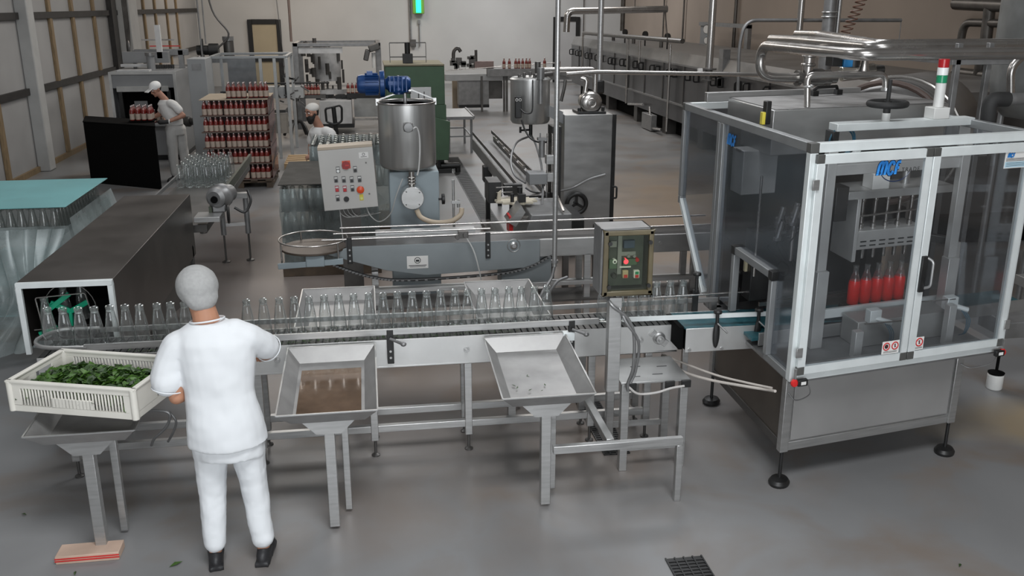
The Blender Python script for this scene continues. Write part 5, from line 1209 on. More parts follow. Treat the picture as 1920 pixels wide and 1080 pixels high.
# steel cabinet with its small tank, pump and handwheel
CYc = 10.75; ca = PY(1059, 216, CYc); cb_ = PY(1156, 214, CYc)
sc = thing('steel_cabinet', ((ca.x+cb_.x)/2, CYc+.3, 0), 'tall stainless cabinet with a black handwheel on its front and a pump on top', 'cabinet')
MB().box(ca.x, cb_.x-.045, CYc, CYc+.6, .1, ca.z).build('cabinet_body', STEELH, sc, bevel=.004)
MB().box(cb_.x-.045, cb_.x, CYc-.01, CYc+.6, .1, ca.z).build('black_edge', BLACK, sc, bevel=.003)
for x in (ca.x+.05, cb_.x-.09):
    for y in (CYc+.05, CYc+.55): MB().cyl((x, y, 0), (x, y, .1), .02).build('foot', DARKSTEEL, sc)
hw = PY(1081, 382, CYc-.08); m = MB(); m.ring(hw, .118, .027, (0, 1, 0), 32, 10)
for k in range(3):
    a = PI/2+k*2*PI/3; m.bar(hw, hw+Vector((.10*math.cos(a), 0, .10*math.sin(a))), .03, .02, (0, 1, 0))
m.cyl(hw, hw+Vector((0, .08, 0)), .025); m.build('handwheel', BLACK, sc, smooth=50)
hd = PY(1157, 360, CYc); hd.x = cb_.x-.005; MB().tube(fillet([(hd.x-.02, CYc-.0, hd.z+.07), (hd.x+.03, CYc-.03, hd.z+.07), (hd.x+.03, CYc-.03, hd.z-.07), (hd.x-.02, CYc, hd.z-.07)], .02), .012, 8).build('handle', BLACK, sc)
pm = PY(1106, 192, CYc+.15); m = MB(); m.lathe([(0, -.09), (.10, -.09), (.135, -.06), (.135, -.02), (.12, 0), (.10, .06), (.10, .2), (0, .2)], pm, 26, (0, 1, 0)); m.ring(pm+Vector((0, -.095, 0)), .05, .012, (0, 1, 0)); m.build('pump', PIPEM, sc, smooth=50)
m = MB(); m.box(pm.x-.16, pm.x+.18, CYc+.05, CYc+.4, ca.z, ca.z+.03); m.cyl((pm.x-.14, CYc+.1, ca.z), (pm.x-.14, CYc+.1, ca.z+.07), .02); m.cyl((pm.x+.15, CYc+.1, ca.z), (pm.x+.15, CYc+.1, ca.z+.08), .02); m.build('pump_base', BLACK, sc, bevel=.005)
z1_ = PY(1100, 130, CYc+.2).z
m = MB(); m.tube(fillet([PY(1020, 131, CYc+.2), (pm.x+.07, CYc+.2, z1_), (pm.x+.07, CYc+.2, ca.z+.2)], .06), .03, 12); m.tube(fillet([(pm.x-.10, CYc+.22, z1_-.10), (pm.x-.03, CYc+.2, z1_-.12), (pm.x-.06, CYc+.2, pm.z+.06)], .05), .03, 12); m.build('product_pipe', PIPEM, sc, smooth=60)
m = MB(); m.tube(spline([PY(1052, 190, CYc-.03), PY(1058, 165, CYc-.02), PY(1060, 150, CYc)]), .02, 8); m.build('pipe_stub', DARKSTEEL, sc)
m = MB(); m.tube(spline([PY(1052, 358, CYc-.3), PY(1075, 352, CYc-.1), PY(1105, 336, CYc-.05), PY(1135, 327, CYc-.05)]), .013, 8); m.build('steel_hose', GALV, sc)
m = MB(); m.tube(spline([PY(1052, 358, CYc-.3), PY(1030, 362, CYc-.4), PY(1000, 360, CYc-.5), PY(985, 352, CYc-.5)]), .010, 8); m.build('steel_hose', GALV, sc)
T2Y = 10.95; tk2 = PY(994, 190, T2Y); r2 = .235; z2t = PY(994, 147, T2Y-.1).z; z2b = PY(994, 232, T2Y-.2).z
sm = thing('small_tank', (tk2.x, T2Y, z2b), 'small round stainless tank held by an arm beside the steel cabinet', 'tank')
m = MB(); m.lathe([(0, z2b-.02), (r2-.02, z2b-.01), (r2, z2b+.02), (r2, z2t-.03), (r2+.008, z2t-.03), (r2+.008, z2t-.01), (r2-.02, z2t+.01), (0, z2t+.03)], (tk2.x, T2Y, 0), 44); m.build('tank_shell', TANKM, sm, smooth=50)
m = MB()
for a in range(8): m.cyl((tk2.x+.15*math.cos(a*.8), T2Y-.1+.08*math.sin(a*.8), z2t), (tk2.x+.15*math.cos(a*.8), T2Y-.1+.08*math.sin(a*.8), z2t+.03+.02*(a % 3)), .018, 8)
m.cyl((tk2.x+.07, T2Y-.1, z2t), (tk2.x+.07, T2Y-.1, z2t+.19), .035); m.cyl((tk2.x+.02, T2Y-.15, z2t+.03), (tk2.x+.25, T2Y-.05, z2t+.05), .03); m.build('lid_fitting', DARKSTEEL, sm, bevel=.003)
m = MB(); m.cyl((tk2.x+.08, T2Y-.24, z2t-.28), (tk2.x+.08, T2Y-.24, z2t+.12), .03); m.cyl((tk2.x+.08, T2Y-.24, z2t+.0), (tk2.x+.08, T2Y-.24, z2t+.13), .045); m.build('level_valve', GALV, sm)
q = PY(971, 200, T2Y-r2-.02); m = MB(); m.box(q.x-.035, q.x+.04, q.y-.03, q.y+.03, q.z-.13, q.z+.12); bx_ = m.build('black_control', BLACK, sm, bevel=.008)
MB().ring((q.x-.018, q.y-.032, q.z+.08), .014, .003, (0, 1, 0)).build('gauge', LABELW, bx_); MB().ring((q.x+.022, q.y-.032, q.z+.08), .014, .003, (0, 1, 0)).build('gauge', LABELW, bx_)
MB().prism([(tk2.x+.1, T2Y-.10, z2b+.25), (ca.x, T2Y-.10, z2b+.12), (ca.x, T2Y-.10, z2b-.02), (tk2.x+.1, T2Y-.10, z2b+.12)], (0, .03, 0)).build('support_arm', MIDGREY, sm)
m = MB(); m.cyl((tk2.x+.0, T2Y-.05, z2b-.16), (tk2.x, T2Y-.05, z2b), .022); m.cyl((tk2.x-.12, T2Y-.08, z2b-.09), (tk2.x, T2Y-.06, z2b-.09), .012); m.cyl((tk2.x-.13, T2Y-.08, z2b-.12), (tk2.x-.13, T2Y-.08, z2b-.05), .014); m.build('outlet_valve', BLACK, sm)
m = MB(); s = Vector((tk2.x, T2Y-.06, z2b-.16))
m.tube(spline([s, PY(968, 268, 10.7), PY(958, 300, 10.5), PY(965, 328, 10.3), PY(985, 343, 10.1)]), .013, 8); m.tube(spline([s+Vector((.01, 0, 0)), PY(1006, 275, 10.6), PY(1015, 310, 10.3), PY(1018, 350, 10.0), PY(1016, 385, 9.6)]), .013, 8)
m.build('grey_hose', GALV, sm)
m = MB(); m.tube(spline([PY(976, 205, 10.65), PY(985, 212, 10.62), PY(997, 210, 10.6), PY(999, 185, 10.62), PY(999, 150, 10.7)]), .008, 6); m.tube(spline([PY(978, 225, 10.65), PY(985, 245, 10.6), PY(998, 262, 10.5), PY(1020, 267, 10.4), PY(1045, 258, 10.4)]), .011, 6); m.build('black_cable', BLACK, sm)

# tall conduit pole in front, with its hose loop
pl = thing('conduit_pole', (1.49, 7.28, .98), 'tall thin steel conduit hanging down in front of the steel cabinet', 'pole')
MB().cyl((1.49, 7.28, .90), (1.49, 7.28, 6.98), .021, 14).build('conduit', STEEL, pl)
MB().cyl((1.49, 7.28, .93), (1.49, 7.28, .955), .03).build('conduit_nut', GALV, pl)
MB().tube(spline([(1.49, 7.28, .90), (1.46, 7.26, .80), (1.38, 7.22, .70), (1.36, 7.2, .64), (1.42, 7.2, .68), (1.50, 7.22, .78), (1.60, 7.28, .80)]), .013, 8).build('hose_loop', GALV, pl)
# floor drain channel
g = MB(); g.box(1.54, 1.80, 12.0, 18.8, 0, .004)
for k in range(100): g.box(1.56, 1.78, 12.02+k*.067, 12.05+k*.067, .004, .008)
tag(base_origin(g.build('floor_drain', BLACK), (1.67, 15.4, 0)), 'long dark slotted drain channel in the floor leading to the green machine', 'drain')
# ------------------------------------------------------------------ red sauce bottles
def red_bottle_mesh():
    m = MB()
    m.m = 0; m.lathe([(0, .001), (.036, 0), (.0395, .006), (.0395, .14), (.034, .170), (.022, .198), (.0165, .208)], n=14)
    m.m = 3; m.lathe([(.0345, .168), (.0225, .198), (.017, .208), (.016, .228)], n=14)
    m.m = 1; m.lathe([(.0402, .018), (.0402, .114)], n=14)
    m.m = 2; m.lathe([(.018, .226), (.0185, .230), (.0185, .248), (.016, .252), (0, .252)], n=14)
    return m
RBM = None
def red_bottle(loc, label, group, s=1.):
    global RBM
    if RBM is None: o = red_bottle_mesh().build('sauce_bottle', [SAUCE, LABELM, CAPM, NECKM]); RBM = o
    else: o = RBM.copy(); COL.objects.link(o)
    o.location = loc; o.scale = (s, s, s); tag(o, label, 'bottle', group); return o
# ------------------------------------------------------------------ pallet stacked with red bottles
PXL, PXR, PYF, PYB = -2.72, -1.66, 16.0, 17.1
pw = thing('bottle_pallet', ((PXL+PXR)/2, 16.55, 0), 'wooden pallet carrying five full tiers of red sauce bottles on dark trays', 'pallet')
m = MB()
for k in range(5): m.box(PXL-.03+k*.245, PXL+.08+k*.245, PYF-.03, PYB+.03, .12, .145)
for y in (PYF, PYF+.5, PYB-.1): m.box(PXL-.03, PXR+.03, y, y+.1, .09, .12)
m.build('deck_boards', DARKWOOD, pw)
for x in (PXL, (PXL+PXR)/2-.05, PXR-.1): MB().box(x, x+.1, PYF, PYB, 0, .09).build('bearer', DARKWOOD, pw)
tz0, dz = .155, .268
TRAYD = paint('dark_tray', (.03, .022, .02), .6, 0, .2, 5)
for k in range(5):
    z = tz0+k*dz; MB().box(PXL-.02, PXR+.02, PYF-.02, PYB+.02, z-.010, z).build('tier_tray', TRAYD, pw)
    MB().box(PXL-.02, PXR+.02, PYF-.022, PYF-.018, z-.012, z+.014).build('tray_lip', paint('brown_lip', (.10, .07, .055), .6), pw)
MB().box(PXL-.02, PXR+.02, PYF-.02, PYB+.02, tz0+5*dz-.012, tz0+5*dz).build('top_card', CARD, pw)
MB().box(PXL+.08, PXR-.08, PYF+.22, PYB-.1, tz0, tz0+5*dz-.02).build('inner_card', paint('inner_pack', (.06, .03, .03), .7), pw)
MB().box(PXR+.012, PXR+.016, PYF+.02, PYB, tz0, tz0+5*dz-.02).build('side_film', clear('side_film', (.75, .60, .58), .6, .2, (1, .9, .9), .05, .35, (.20, .13, .12)), pw)
TN = ['lowest', 'second', 'middle', 'fourth', 'fifth']
for k in range(5):
    z = tz0+k*dz
    xs = [PXL+.045+i*.0825+(i//4)*.022 for i in range(12)]
    for i, x in enumerate(xs):
        for j in range(2):
            red_bottle((x, PYF+.045+j*.084, z), 'red sauce bottle, %s from left, %s row, %s tier of the pallet' % (ORD[i], 'front' if j == 0 else 'second', TN[k]), 'red sauce bottles on the pallet')
    for j in range(2, 12):
        red_bottle((PXR-.05, PYF+.045+j*.084, z), 'red sauce bottle at the right side of the pallet, %s from front, %s tier' % (ORD[j], TN[k]), 'red sauce bottles on the pallet')
z = tz0+5*dz
for p in range(2):
    MB().box(PXL+.40+p*.36, PXL+.73+p*.36, PYF+.10, PYF+.35, z, z+.012).build('top_tray', TRAYD, pw)
    for i in range(4):
        for j in range(2):
            red_bottle((PXL+.44+p*.36+i*.083, PYF+.15+j*.084, z+.012), 'red sauce bottle on top of the pallet, %s from the left in the %s row' % (ORD[p*4+i], 'front' if j == 0 else 'back'), 'red sauce bottles on the pallet')
for k in range(3):
    q = PY(506, 225+k*55, 16.02); MB().bar((PXR+.02, PYF+.1, tz0+dz*(4-k*1.7)), (PXR+.03, PYF+.9, tz0+dz*(4.9-k*1.7)), .01, .03).build('black_strap', BLACK, pw)
# second empty pallet on the floor
ep = thing('wooden_pallet', (-1.30, 18.3, 0), 'bare wooden pallet lying on the floor to the right of the red bottles', 'pallet')
m = MB()
for k in range(5): m.box(-1.60, -.85, 17.7+k*.24, 17.86+k*.24, .10, .125)
m.build('deck_boards', WOOD, ep)
for x in (-1.60, -1.27, -.95): MB().box(x, x+.1, 17.7, 18.86, 0, .10).build('bearer', WOOD, ep)

# ------------------------------------------------------------------ black cabinet with the shrink packs
f0, f1 = Vector((-4.86, 16.95, 0)), Vector((-3.50, 16.10, 0)); d = (f1-f0).normalized(); nn = Vector((-.19, .86, 0))
bb = thing('black_cabinet', tuple((f0+f1)/2+nn*.5), 'plain matt black box shaped cabinet in front of the shrink wrapper', 'cabinet')
Zu = lambda z: Vector((0, 0, z))
MB().prism([f0+Zu(.0), f1+Zu(.0), f1+nn+Zu(.0), f0+nn+Zu(.0)], (0, 0, 1.05)).build('cabinet_body', MATTBLACK, bb, bevel=.01)
MB().prism([f0-d*.01-nn*.01+Zu(1.05), f1+d*.01-nn*.01+Zu(1.05), f1+d*.01+nn*1.01+Zu(1.05), f0-d*.01+nn*1.01+Zu(1.05)], (0, 0, .02)).build('cabinet_top', MATTBLACK, bb, bevel=.004)

# ------------------------------------------------------------------ shrink wrapper at the left
wr = thing('shrink_wrapper', (-4.3, 20.2, 0), 'grey boxy shrink wrapping machine with an open black front by the left wall', 'machine')
wx0, wx1, wy0, wy1, wz = -4.95, -3.70, 19.3, 21.4, 1.74
WP = paint('wrapper_paint', (.26, .265, .27), .5, .1, .08, 3)
m = MB(); m.box(wx0, wx0+.04, wy0, wy1, .1, wz); m.box(wx1-.04, wx1, wy0, wy1, .1, wz); m.box(wx0+.04, wx1-.04, wy0, wy1, wz-.04, wz); m.box(wx0+.04, wx1-.04, wy1-.04, wy1, .1, wz-.04)
m.box(wx0+.04, wx1-.04, wy0+.02, wy0+.04, .1, .70); m.build('casing', WP, wr, bevel=.005)
m = MB(); m.box(wx0, wx0+.05, wy0-.02, wy0, .1, wz-.0); m.box(wx1-.05, wx1, wy0-.02, wy0, .1, wz); m.box(wx0+.05, wx1-.05, wy0-.02, wy0, wz-.05, wz); m.build('front_frame', paint('pale_frame', (.45, .45, .44), .5), wr)
MB().box(wx0+.04, wx1-.04, wy0+.02, wy0+.05, 1.43, 1.70).build('upper_panel', WP, wr)
MB().box(wx0+.12, wx1-.16, wy0-.02, wy0+.04, 1.36, 1.46).build('tunnel_lintel', paint('pale_lintel', (.40, .40, .39), .5), wr, bevel=.004)
MB().box(wx0+.06, wx1-.06, wy0+.5, wy0+.52, .7, 1.36).build('black_curtain', MATTBLACK, wr)
for x in (wx0+.14, wx1-.2): MB().box(x, x+.07, wy0, wy0+.06, .7, 1.38).build('curtain_post', BLACK, wr)
MB().box(wx0+.35, wx0+.6, wy0+.3, wy0+.32, .75, 1.15).build('inner_plate', paint('inner_plate', (.25, .25, .25), .5), wr)
MB().box(wx0+.1, wx1-.1, wy0-.15, wy0+.45, .70, .735).build('belt_bed', WP, wr)
MB().box(wx0+.02, wx1-.02, wy0+.05, wy1, .0, .1).build('plinth', BLACK, wr)
for i in range(5):
    for j in range(2):
        red_bottle((wx0+.72+i*.09, wy0+.18+j*.09, .736), 'red sauce bottle in the shrink wrapper mouth, %s from left, %s row' % (ORD[i], 'front' if j == 0 else 'back'), 'red sauce bottles in the wrapper')
m = MB(); q = Vector((wx1+.14, 19.15, .78)); m.lathe([(0, -.12), (.08, -.12), (.10, -.08), (.10, .08), (.08, .1), (0, .1)], q, 20, (1, -.4, 0)); m.cyl(q+Vector((.08, 0, 0)), q+Vector((.24, -.05, 0)), .07); m.build('side_motor', DARKSTEEL, wr)
# deck machinery on its roof
m = MB(); m.box(wx0+.3, wx1+.1, wy0+1.0, wy0+1.12, 2.0, 2.12); m.box(wx0+.25, wx0+.32, wy0+1.0, wy0+1.1, wz, 2.1); m.box(wx1-.1, wx1, wy0+1.0, wy0+1.1, wz, 2.1); m.build('roof_beam', GALV, wr, bevel=.004)
MB().box(wx0+.1, wx0+1.0, wy0+.8, wy0+.98, 1.86, 2.08).build('roof_box', MIDGREY, wr, bevel=.006)
MB().box(wx0+.1, wx0+.7, wy0+.6, wy0+.7, 1.80, 1.85).build('roof_rail', paint('white_rail', (.5, .5, .5), .5), wr)
MB().box(wx0+.55, wx1-.1, wy0+1.3, wy0+1.34, 2.16, 2.18).build('red_bar', RED, wr); MB().box(wx0+.4, wx1-.2, wy0+1.3, wy0+1.34, 2.28, 2.31).build('roof_rod', PIPEM, wr)
MB().box(wx1-.47, wx1-.37, wy0+.8, wy0+.9, 1.95, 2.6).build('white_mast', paint('white_mast', (.55, .55, .55), .5), wr)
MB().cyl((wx0+.72, wy0+.45, wz), (wx0+.72, wy0+.45, 2.02), .08).build('roof_motor', MIDGREY, wr); MB().cyl((wx0+.72, wy0+.45, 2.02), (wx0+.72, wy0+.45, 2.08), .10).build('motor_cap', GALV, wr)
m = MB()
for k in range(9): m.box(wx1-.5+.045*k, wx1-.475+.045*k, wy0+.5, wy0+.6, 1.76, 1.84)
m.build('roller_group', BLACK, wr)
MB().box(wx0+.15, wx0+.75, wy0+.05, wy0+.3, wz, wz+.03).build('roof_lid', paint('white_rail', (.5, .5, .5), .5), wr)
# control cabinet and aluminium cell right of it
kc2 = thing('control_cabinet', (-3.1, 18.5, 0), 'tall pale grey control cabinet between the shrink wrapper and the red bottle pallet', 'cabinet')
MB().box(-3.28, -2.95, 18.3, 19.0, .1, 2.03).build('cabinet_body', paint('cabinet_grey', (.30, .31, .315), .5, .05, .05, 3), kc2, bevel=.006)
MB().box(-3.27, -2.96, 18.31, 18.99, 0, .1).build('plinth', BLACK, kc2)
MB().box(-3.20, -3.03, 18.293, 18.30, 1.82, 1.94).build('rating_plate', GALV, kc2)
ce = thing('packing_cell', (-2.3, 20, 0), 'aluminium framed packing cell with clear guards above the red bottle pallet', 'machine')
ax0, ax1, ay0, ay1, az = -3.0, -1.55, 19.2, 20.6, 1.98
for x, y in ((ax0, ay0), (-2.05, ay0), (-1.78, ay0), (ax1, ay0), (ax0, ay1), (ax1, ay1)): MB().box(x-.03, x+.03, y-.03, y+.03, .0, az).build('cell_post', paint('cell_alu', (.42, .43, .43), .45, .3), ce, bevel=.004)
m = MB(); m.box(ax0, ax1, ay0-.03, ay0+.03, az, az+.05); m.box(ax0, ax1, ay1-.03, ay1+.03, az, az+.05); m.box(ax0-.03, ax0+.03, ay0, ay1, az, az+.05); m.box(ax1-.03, ax1+.03, ay0, ay1, az, az+.05); m.build('cell_rail', ALUG, ce, bevel=.004)
MB().box(ax0+.03, -2.08, ay0-.005, ay0, .9, az).build('clear_sheet', POLY, ce); MB().box(-1.75, ax1-.03, ay0-.005, ay0, .9, az).build('clear_sheet', POLY, ce)
MB().box(ax0+.1, ax1-.1, ay0+.2, ay1-.1, .75, .95).build('belt_bed', DARKSTEEL, ce); MB().box(ax0+.05, ax1-.05, ay0+.05, ay0+.12, .5, .9).build('bed_panel', paint('beige_panel', (.34, .31, .27), .5), ce)
MB().box(-2.75, -2.2, ay0+.5, ay0+.52, 1.15, 1.95).build('curtain', GALV, ce)
m = MB()
for k in range(7): m.box(-2.85+.13*k, -2.80+.13*k, ay0+.25, ay0+.3, 1.18, 1.30)
m.box(-2.9, -2.0, ay0+.24, ay0+.26, 1.3, 1.33); m.build('black_gripper', BLACK, ce)
rr = random.Random(5); m = MB()
for i in range(16):
    a = Vector((rr.uniform(-1.75, -1.3), 19.6, rr.uniform(1.05, 1.6))); m.bar(a, a+Vector((rr.uniform(-.2, .2), 0, rr.uniform(-.15, .15))), .03, .03)
m.build('linkage', DARKSTEEL, ce)
for i in range(7): red_bottle((-2.85+i*.12, ay0+.32, .95), 'red sauce bottle inside the aluminium packing cell, %s from the left' % ORD[i], 'red sauce bottles in the packing cell')
rm = thing('roof_drive', (-3.1, 21.2, 0), 'cluster of black and grey drive motors on a frame behind the tall grey cabinet', 'motors')
MB().box(-3.75, -2.6, 21.0, 21.5, 1.80, 1.88).build('motor_frame', GALV, rm)
for x in (-3.6, -2.7): MB().box(x, x+.07, 21.1, 21.2, 0, 1.80).build('post', DARKSTEEL, rm)
MB().cyl((-2.9, 21.2, 1.88), (-2.9, 21.2, 2.25), .11).build('drive_motor', DARKSTEEL, rm, bevel=.01); MB().cyl((-2.9, 21.2, 2.25), (-2.9, 21.2, 2.34), .12).build('motor_cap', GALV, rm)
m = MB(); m.cyl((-3.3, 21.1, 2.06), (-3.1, 21.1, 2.06), .14); m.cyl((-3.55, 21.1, 2.06), (-3.3, 21.1, 2.06), .10); m.box(-3.45, -3.4, 21.0, 21.1, 1.88, 2.3); m.build('black_drive', BLACK, rm, bevel=.006)
m = MB(); m.tube(spline([(-3.4, 21, 1.95), (-3.5, 20.9, 1.92), (-3.65, 20.9, 1.8)]), .03); m.tube(spline([(-3.1, 21, 2.1), (-2.85, 21, 2.4), (-3.15, 21, 2.9), (-3.3, 21, 4)]), .02); m.build('cable', DARKSTEEL, rm)
cd = thing('hanging_conduits', (-3.55, 20.9, 2.0), 'pair of thin steel conduits dropping from the roof to the drive motors', 'conduit')
m = MB(); m.cyl((-3.42, 20.9, 1.9), (-3.42, 20.9, 6.98), .018, 8); m.build('conduit', GALV, cd); MB().cyl((-3.32, 20.9, 2.2), (-3.32, 20.9, 6.98), .014, 8).build('conduit', GALV, cd)
ck = PX(240, 85, -5.75); ckt = thing('coiled_wall_cable', tuple(ck), 'bundle of grey cables and a hook hanging down the left wall', 'cable')
m = MB()
for k in range(4): m.tube(spline([(ck.x, ck.y-.2+.12*k, 6.9), (ck.x+.03, ck.y-.2+.12*k, 3.2), (ck.x+.02, ck.y-.15+.1*k, 2.2), (ck.x, ck.y, 1.75+.02*k)]), .022, 6)
m.build('cables', DARKSTEEL, ckt)
MB().ring((ck.x, ck.y, 1.95), .17, .03, (1, .3, 0), 20, 6, ry=.28).build('cable_loop', GALV, ckt)

# ------------------------------------------------------------------ labelling machine at the back
lm = thing('labelling_machine', (-.6, 23.7, 0), 'open framed labelling machine with bottles passing through, in front of the back wall', 'machine')
LY = 23.0; l0 = PY(549, 85, LY); l1 = PY(713, 84, LY); lz = l0.z+.05
for x, y in ((l0.x+.05, LY), (l1.x-.05, LY), (l0.x+.05, LY+1.6), (l1.x-.05, LY+1.6)): MB().box(x-.06, x+.06, y-.06, y+.06, .1, lz).build('frame_post', GALV, lm, bevel=.005)
m = MB(); m.box(l0.x, l1.x, LY-.06, LY+.06, lz-.08, lz); m.box(l0.x, l1.x, LY+1.54, LY+1.66, lz-.08, lz); m.box(l0.x, l0.x+.1, LY, LY+1.6, lz-.08, lz); m.box(l1.x-.1, l1.x, LY, LY+1.6, lz-.08, lz); m.build('top_frame', GALV, lm, bevel=.005)
MB().box(l0.x+.12, l0.x+1.15, LY-.02, LY+.1, lz-.24, lz-.10).build('lamp_panel', paint('pale_panel', (.5, .5, .5), .5), lm)
m = MB(); m.cyl((l0.x+.75, LY+.7, 1.2), (l0.x+.75, LY+.7, 1.9), .32, 24); m.cyl((l0.x+.75, LY+.7, .9), (l0.x+.75, LY+.7, 1.0), .5, 24); m.build('carousel', paint('carousel_grey', (.40, .40, .40), .6, .1, .2, 6), lm)
m = MB()
rr = random.Random(11)
for i in range(38):
    a = Vector((rr.uniform(l0.x+.2, l1.x-.9), LY+.3+rr.uniform(0, .5), rr.uniform(.8, 1.9))); m.cyl(a, a+Vector((0, 0, rr.uniform(.12, .35))), rr.uniform(.02, .06), 8)
m.build('vertical_spindle', DARKSTEEL, lm)
m = MB()
for i in range(10):
    a = Vector((rr.uniform(l0.x+.15, l1.x-.6), LY+.1+rr.uniform(0, .3), rr.uniform(.72, .95))); m.cbox(a, rr.uniform(.08, .2), .12, rr.uniform(.05, .16))
m.build('black_block', BLACK, lm)
MB().box(l0.x+.55, l0.x+1.30, LY-.35, LY+1.0, .25, .80).build('base_cabinet', paint('white_base', (.42, .42, .42), .5), lm, bevel=.01)
MB().box(l0.x+.5, l0.x+1.35, LY-.30, LY+1.0, .15, .25).build('plinth', BLACK, lm)
MB().box(l0.x+1.35, l1.x+.2, LY+.6, LY+.7, .30, .85).build('rear_panel', paint('pale_lower_panel', (.35, .36, .36), .5), lm); MB().box(l0.x+1.35, l1.x+.1, LY+.55, LY+.6, .22, .27).build('rail', PIPEM, lm)
MB().box(l0.x+1.2, l1.x, LY-.15, LY+.15, .83, .95).build('outfeed_bed', BLACK, lm)
mo = PY(700, 95, LY-.1); m = MB(); m.cbox(mo+Vector((.02, 0, .08)), .26, .3, .16, R=Matrix.Rotation(math.radians(-18), 3, 'Y')); m.cbox(mo+Vector((-.16, 0, -.10)), .12, .2, .26, R=Matrix.Rotation(math.radians(15), 3, 'Y')); m.build('tilted_head', DARKSTEEL, lm, bevel=.02)
m = MB(); m.cyl(mo+Vector((0, 0, -.40)), mo+Vector((0, 0, -.05)), .045); m.build('white_lamp', paint('white_tube', (.6, .6, .58), .4), lm)
for i in range(6): 
    q = PY(566+i*6, 158, LY-.15); red_bottle((q.x, LY-.12, .93), 'red sauce bottle on the labelling machine, %s from the left' % ORD[i], 'red sauce bottles in the labelling machine')
for i in range(4):
    q = PY(652+i*8, 155, LY-.1); red_bottle((q.x, LY-.02, .95), 'red sauce bottle leaving the labelling machine beside the blue motor, %s from the left' % ORD[i], 'red sauce bottles in the labelling machine')
MB().box(l0.x+.1, l0.x+.7, LY-.22, LY+.02, .85, .93).build('infeed_bed', DARKSTEEL, lm)
lc = thing('labeller_infeed', (-2.1, 22.4, 0), 'pale conveyor end with black brackets feeding the labelling machine from the left', 'conveyor')
c0, c1 = PY(487, 165, 22.2), PY(568, 158, 22.2)
MB().box(c0.x, c1.x, 22.2, 22.6, c0.z-.24, c0.z+.02).build('bed', paint('pale_bed', (.42, .43, .43), .45, .2), lc, bevel=.005)
for px in (519, 537): q = PY(px, 172, 22.15); MB().box(q.x-.03, q.x+.03, 22.12, 22.18, q.z-.14, q.z+.16).build('rail_bracket', BLACK, lc)
MB().cyl((c0.x, 22.2, c0.z+.10), (c1.x+.6, 22.2, c0.z+.10), .02).build('guide_rod', BLACK, lc)
q = PY(553, 240, 21.8); m = MB(); m.cyl((q.x, 22.3, .3), (q.x, 22.3, 1.0), .05); m.build('column', DARKSTEEL, lc)
m = MB()
for a in (-.6, 1.0, 2.6, 4.4): m.tube(spline([(q.x, 22.3, .38), (q.x+.2*math.cos(a), 22.3+.2*math.sin(a), .33), (q.x+.36*math.cos(a), 22.3+.36*math.sin(a), .03)]), .035, 8)
m.build('spider_foot', BLACK, lc)
for x in (c0.x+.1,): MB().box(x, x+.05, 22.3, 22.35, 0, c0.z-.24).build('leg', GALV, lc)

# ------------------------------------------------------------------ green machine
GY = 17.0; gl_, gr_ = PY(722, 125, GY).x, PY(833, 125, GY).x; gzt = PY(780, 124, GY).z
gm = thing('green_machine', ((gl_+gr_)/2, GY+.6, 0), 'tall dark green machine standing behind the mixing tank', 'machine')
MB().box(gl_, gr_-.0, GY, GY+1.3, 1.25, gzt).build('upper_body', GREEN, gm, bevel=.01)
MB().box(gl_-.02, gr_+.0, GY-.02, GY+1.32, gzt, gzt+.03).build('top_plate', GREENTAN, gm, bevel=.005)
m = MB(); m.box(gr_-.28, gr_+.02, GY, GY+1.3, .25, 1.25); m.prism([(gr_-.25, GY-.1, .25), (gr_+.04, GY-.1, .25), (gr_+.08, GY-.1, .95), (gr_-.22, GY-.1, 1.05)], (0, .1, 0)); m.box(gl_, gl_+.3, GY, GY+1.3, .25, 1.25); m.build('side_column', GREEN, gm, bevel=.01)
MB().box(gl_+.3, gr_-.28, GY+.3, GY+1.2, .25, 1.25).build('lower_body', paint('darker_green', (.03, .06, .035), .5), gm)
q = PY(790, 182, GY); MB().box(q.x-.20, q.x+.18, GY-.03, GY, q.z-.22, q.z+.18).build('steel_door', STEELH, gm, bevel=.004)
for k in range(2): MB().cyl((q.x-.05+.1*k, GY-.05, q.z-.1), (q.x-.05+.1*k, GY-.05, q.z+.1), .008).build('door_bar', DARKSTEEL, gm)
q = PY(764, 100, GY+.4); m = MB(); m.box(q.x-.09, q.x+.09, GY+.3, GY+.5, gzt+.03, gzt+.2); m.cyl((q.x, GY+.4, gzt+.2), (q.x, GY+.4, gzt+.4), .05); m.build('top_motor', BLACK, gm, bevel=.005)
a, b_ = PY(731, 107, GY+.6), PY(798, 80, GY+.6)
m = MB(); m.bar((a.x, GY+.6, b_.z), (b_.x, GY+.6, b_.z), .02); m.bar((a.x, GY+.6, a.z), (b_.x, GY+.6, a.z), .02)
for x in (a.x, b_.x): m.bar((x, GY+.6, gzt+.03), (x, GY+.6, b_.z), .012)
m.build('wire_rack', DARKSTEEL, gm)
for x in (gl_+.1, gr_-.15): MB().box(x, x+.12, GY+.1, GY+.25, 0, .25).box(x, x+.12, GY+1.0, GY+1.15, 0, .25).build('foot', BLACK, gm)
q = PY(855, 288, GY); m = MB(); m.cyl((gr_-.1, GY+.05, .12), (gr_+.25, GY+.05, .12), .06); m.cyl((gr_+.22, GY+.05, 0), (gr_+.22, GY+.05, .15), .05); m.box(gr_-.15, gr_+.1, GY-.05, GY+.2, 0, .08); m.build('drain_valve', BLACK, gm, bevel=.005)
wt = thing('steel_table', (2.05, 19.6, 0), 'low stainless table with thin legs to the right of the green machine', 'table')
a, b_ = PY(842, 222, 19.2), PY(889, 219, 19.2)
MB().box(a.x-.15, b_.x, 19.2, 20.9, a.z-.02, a.z+.02).build('table_top', STEELH, wt, bevel=.004)
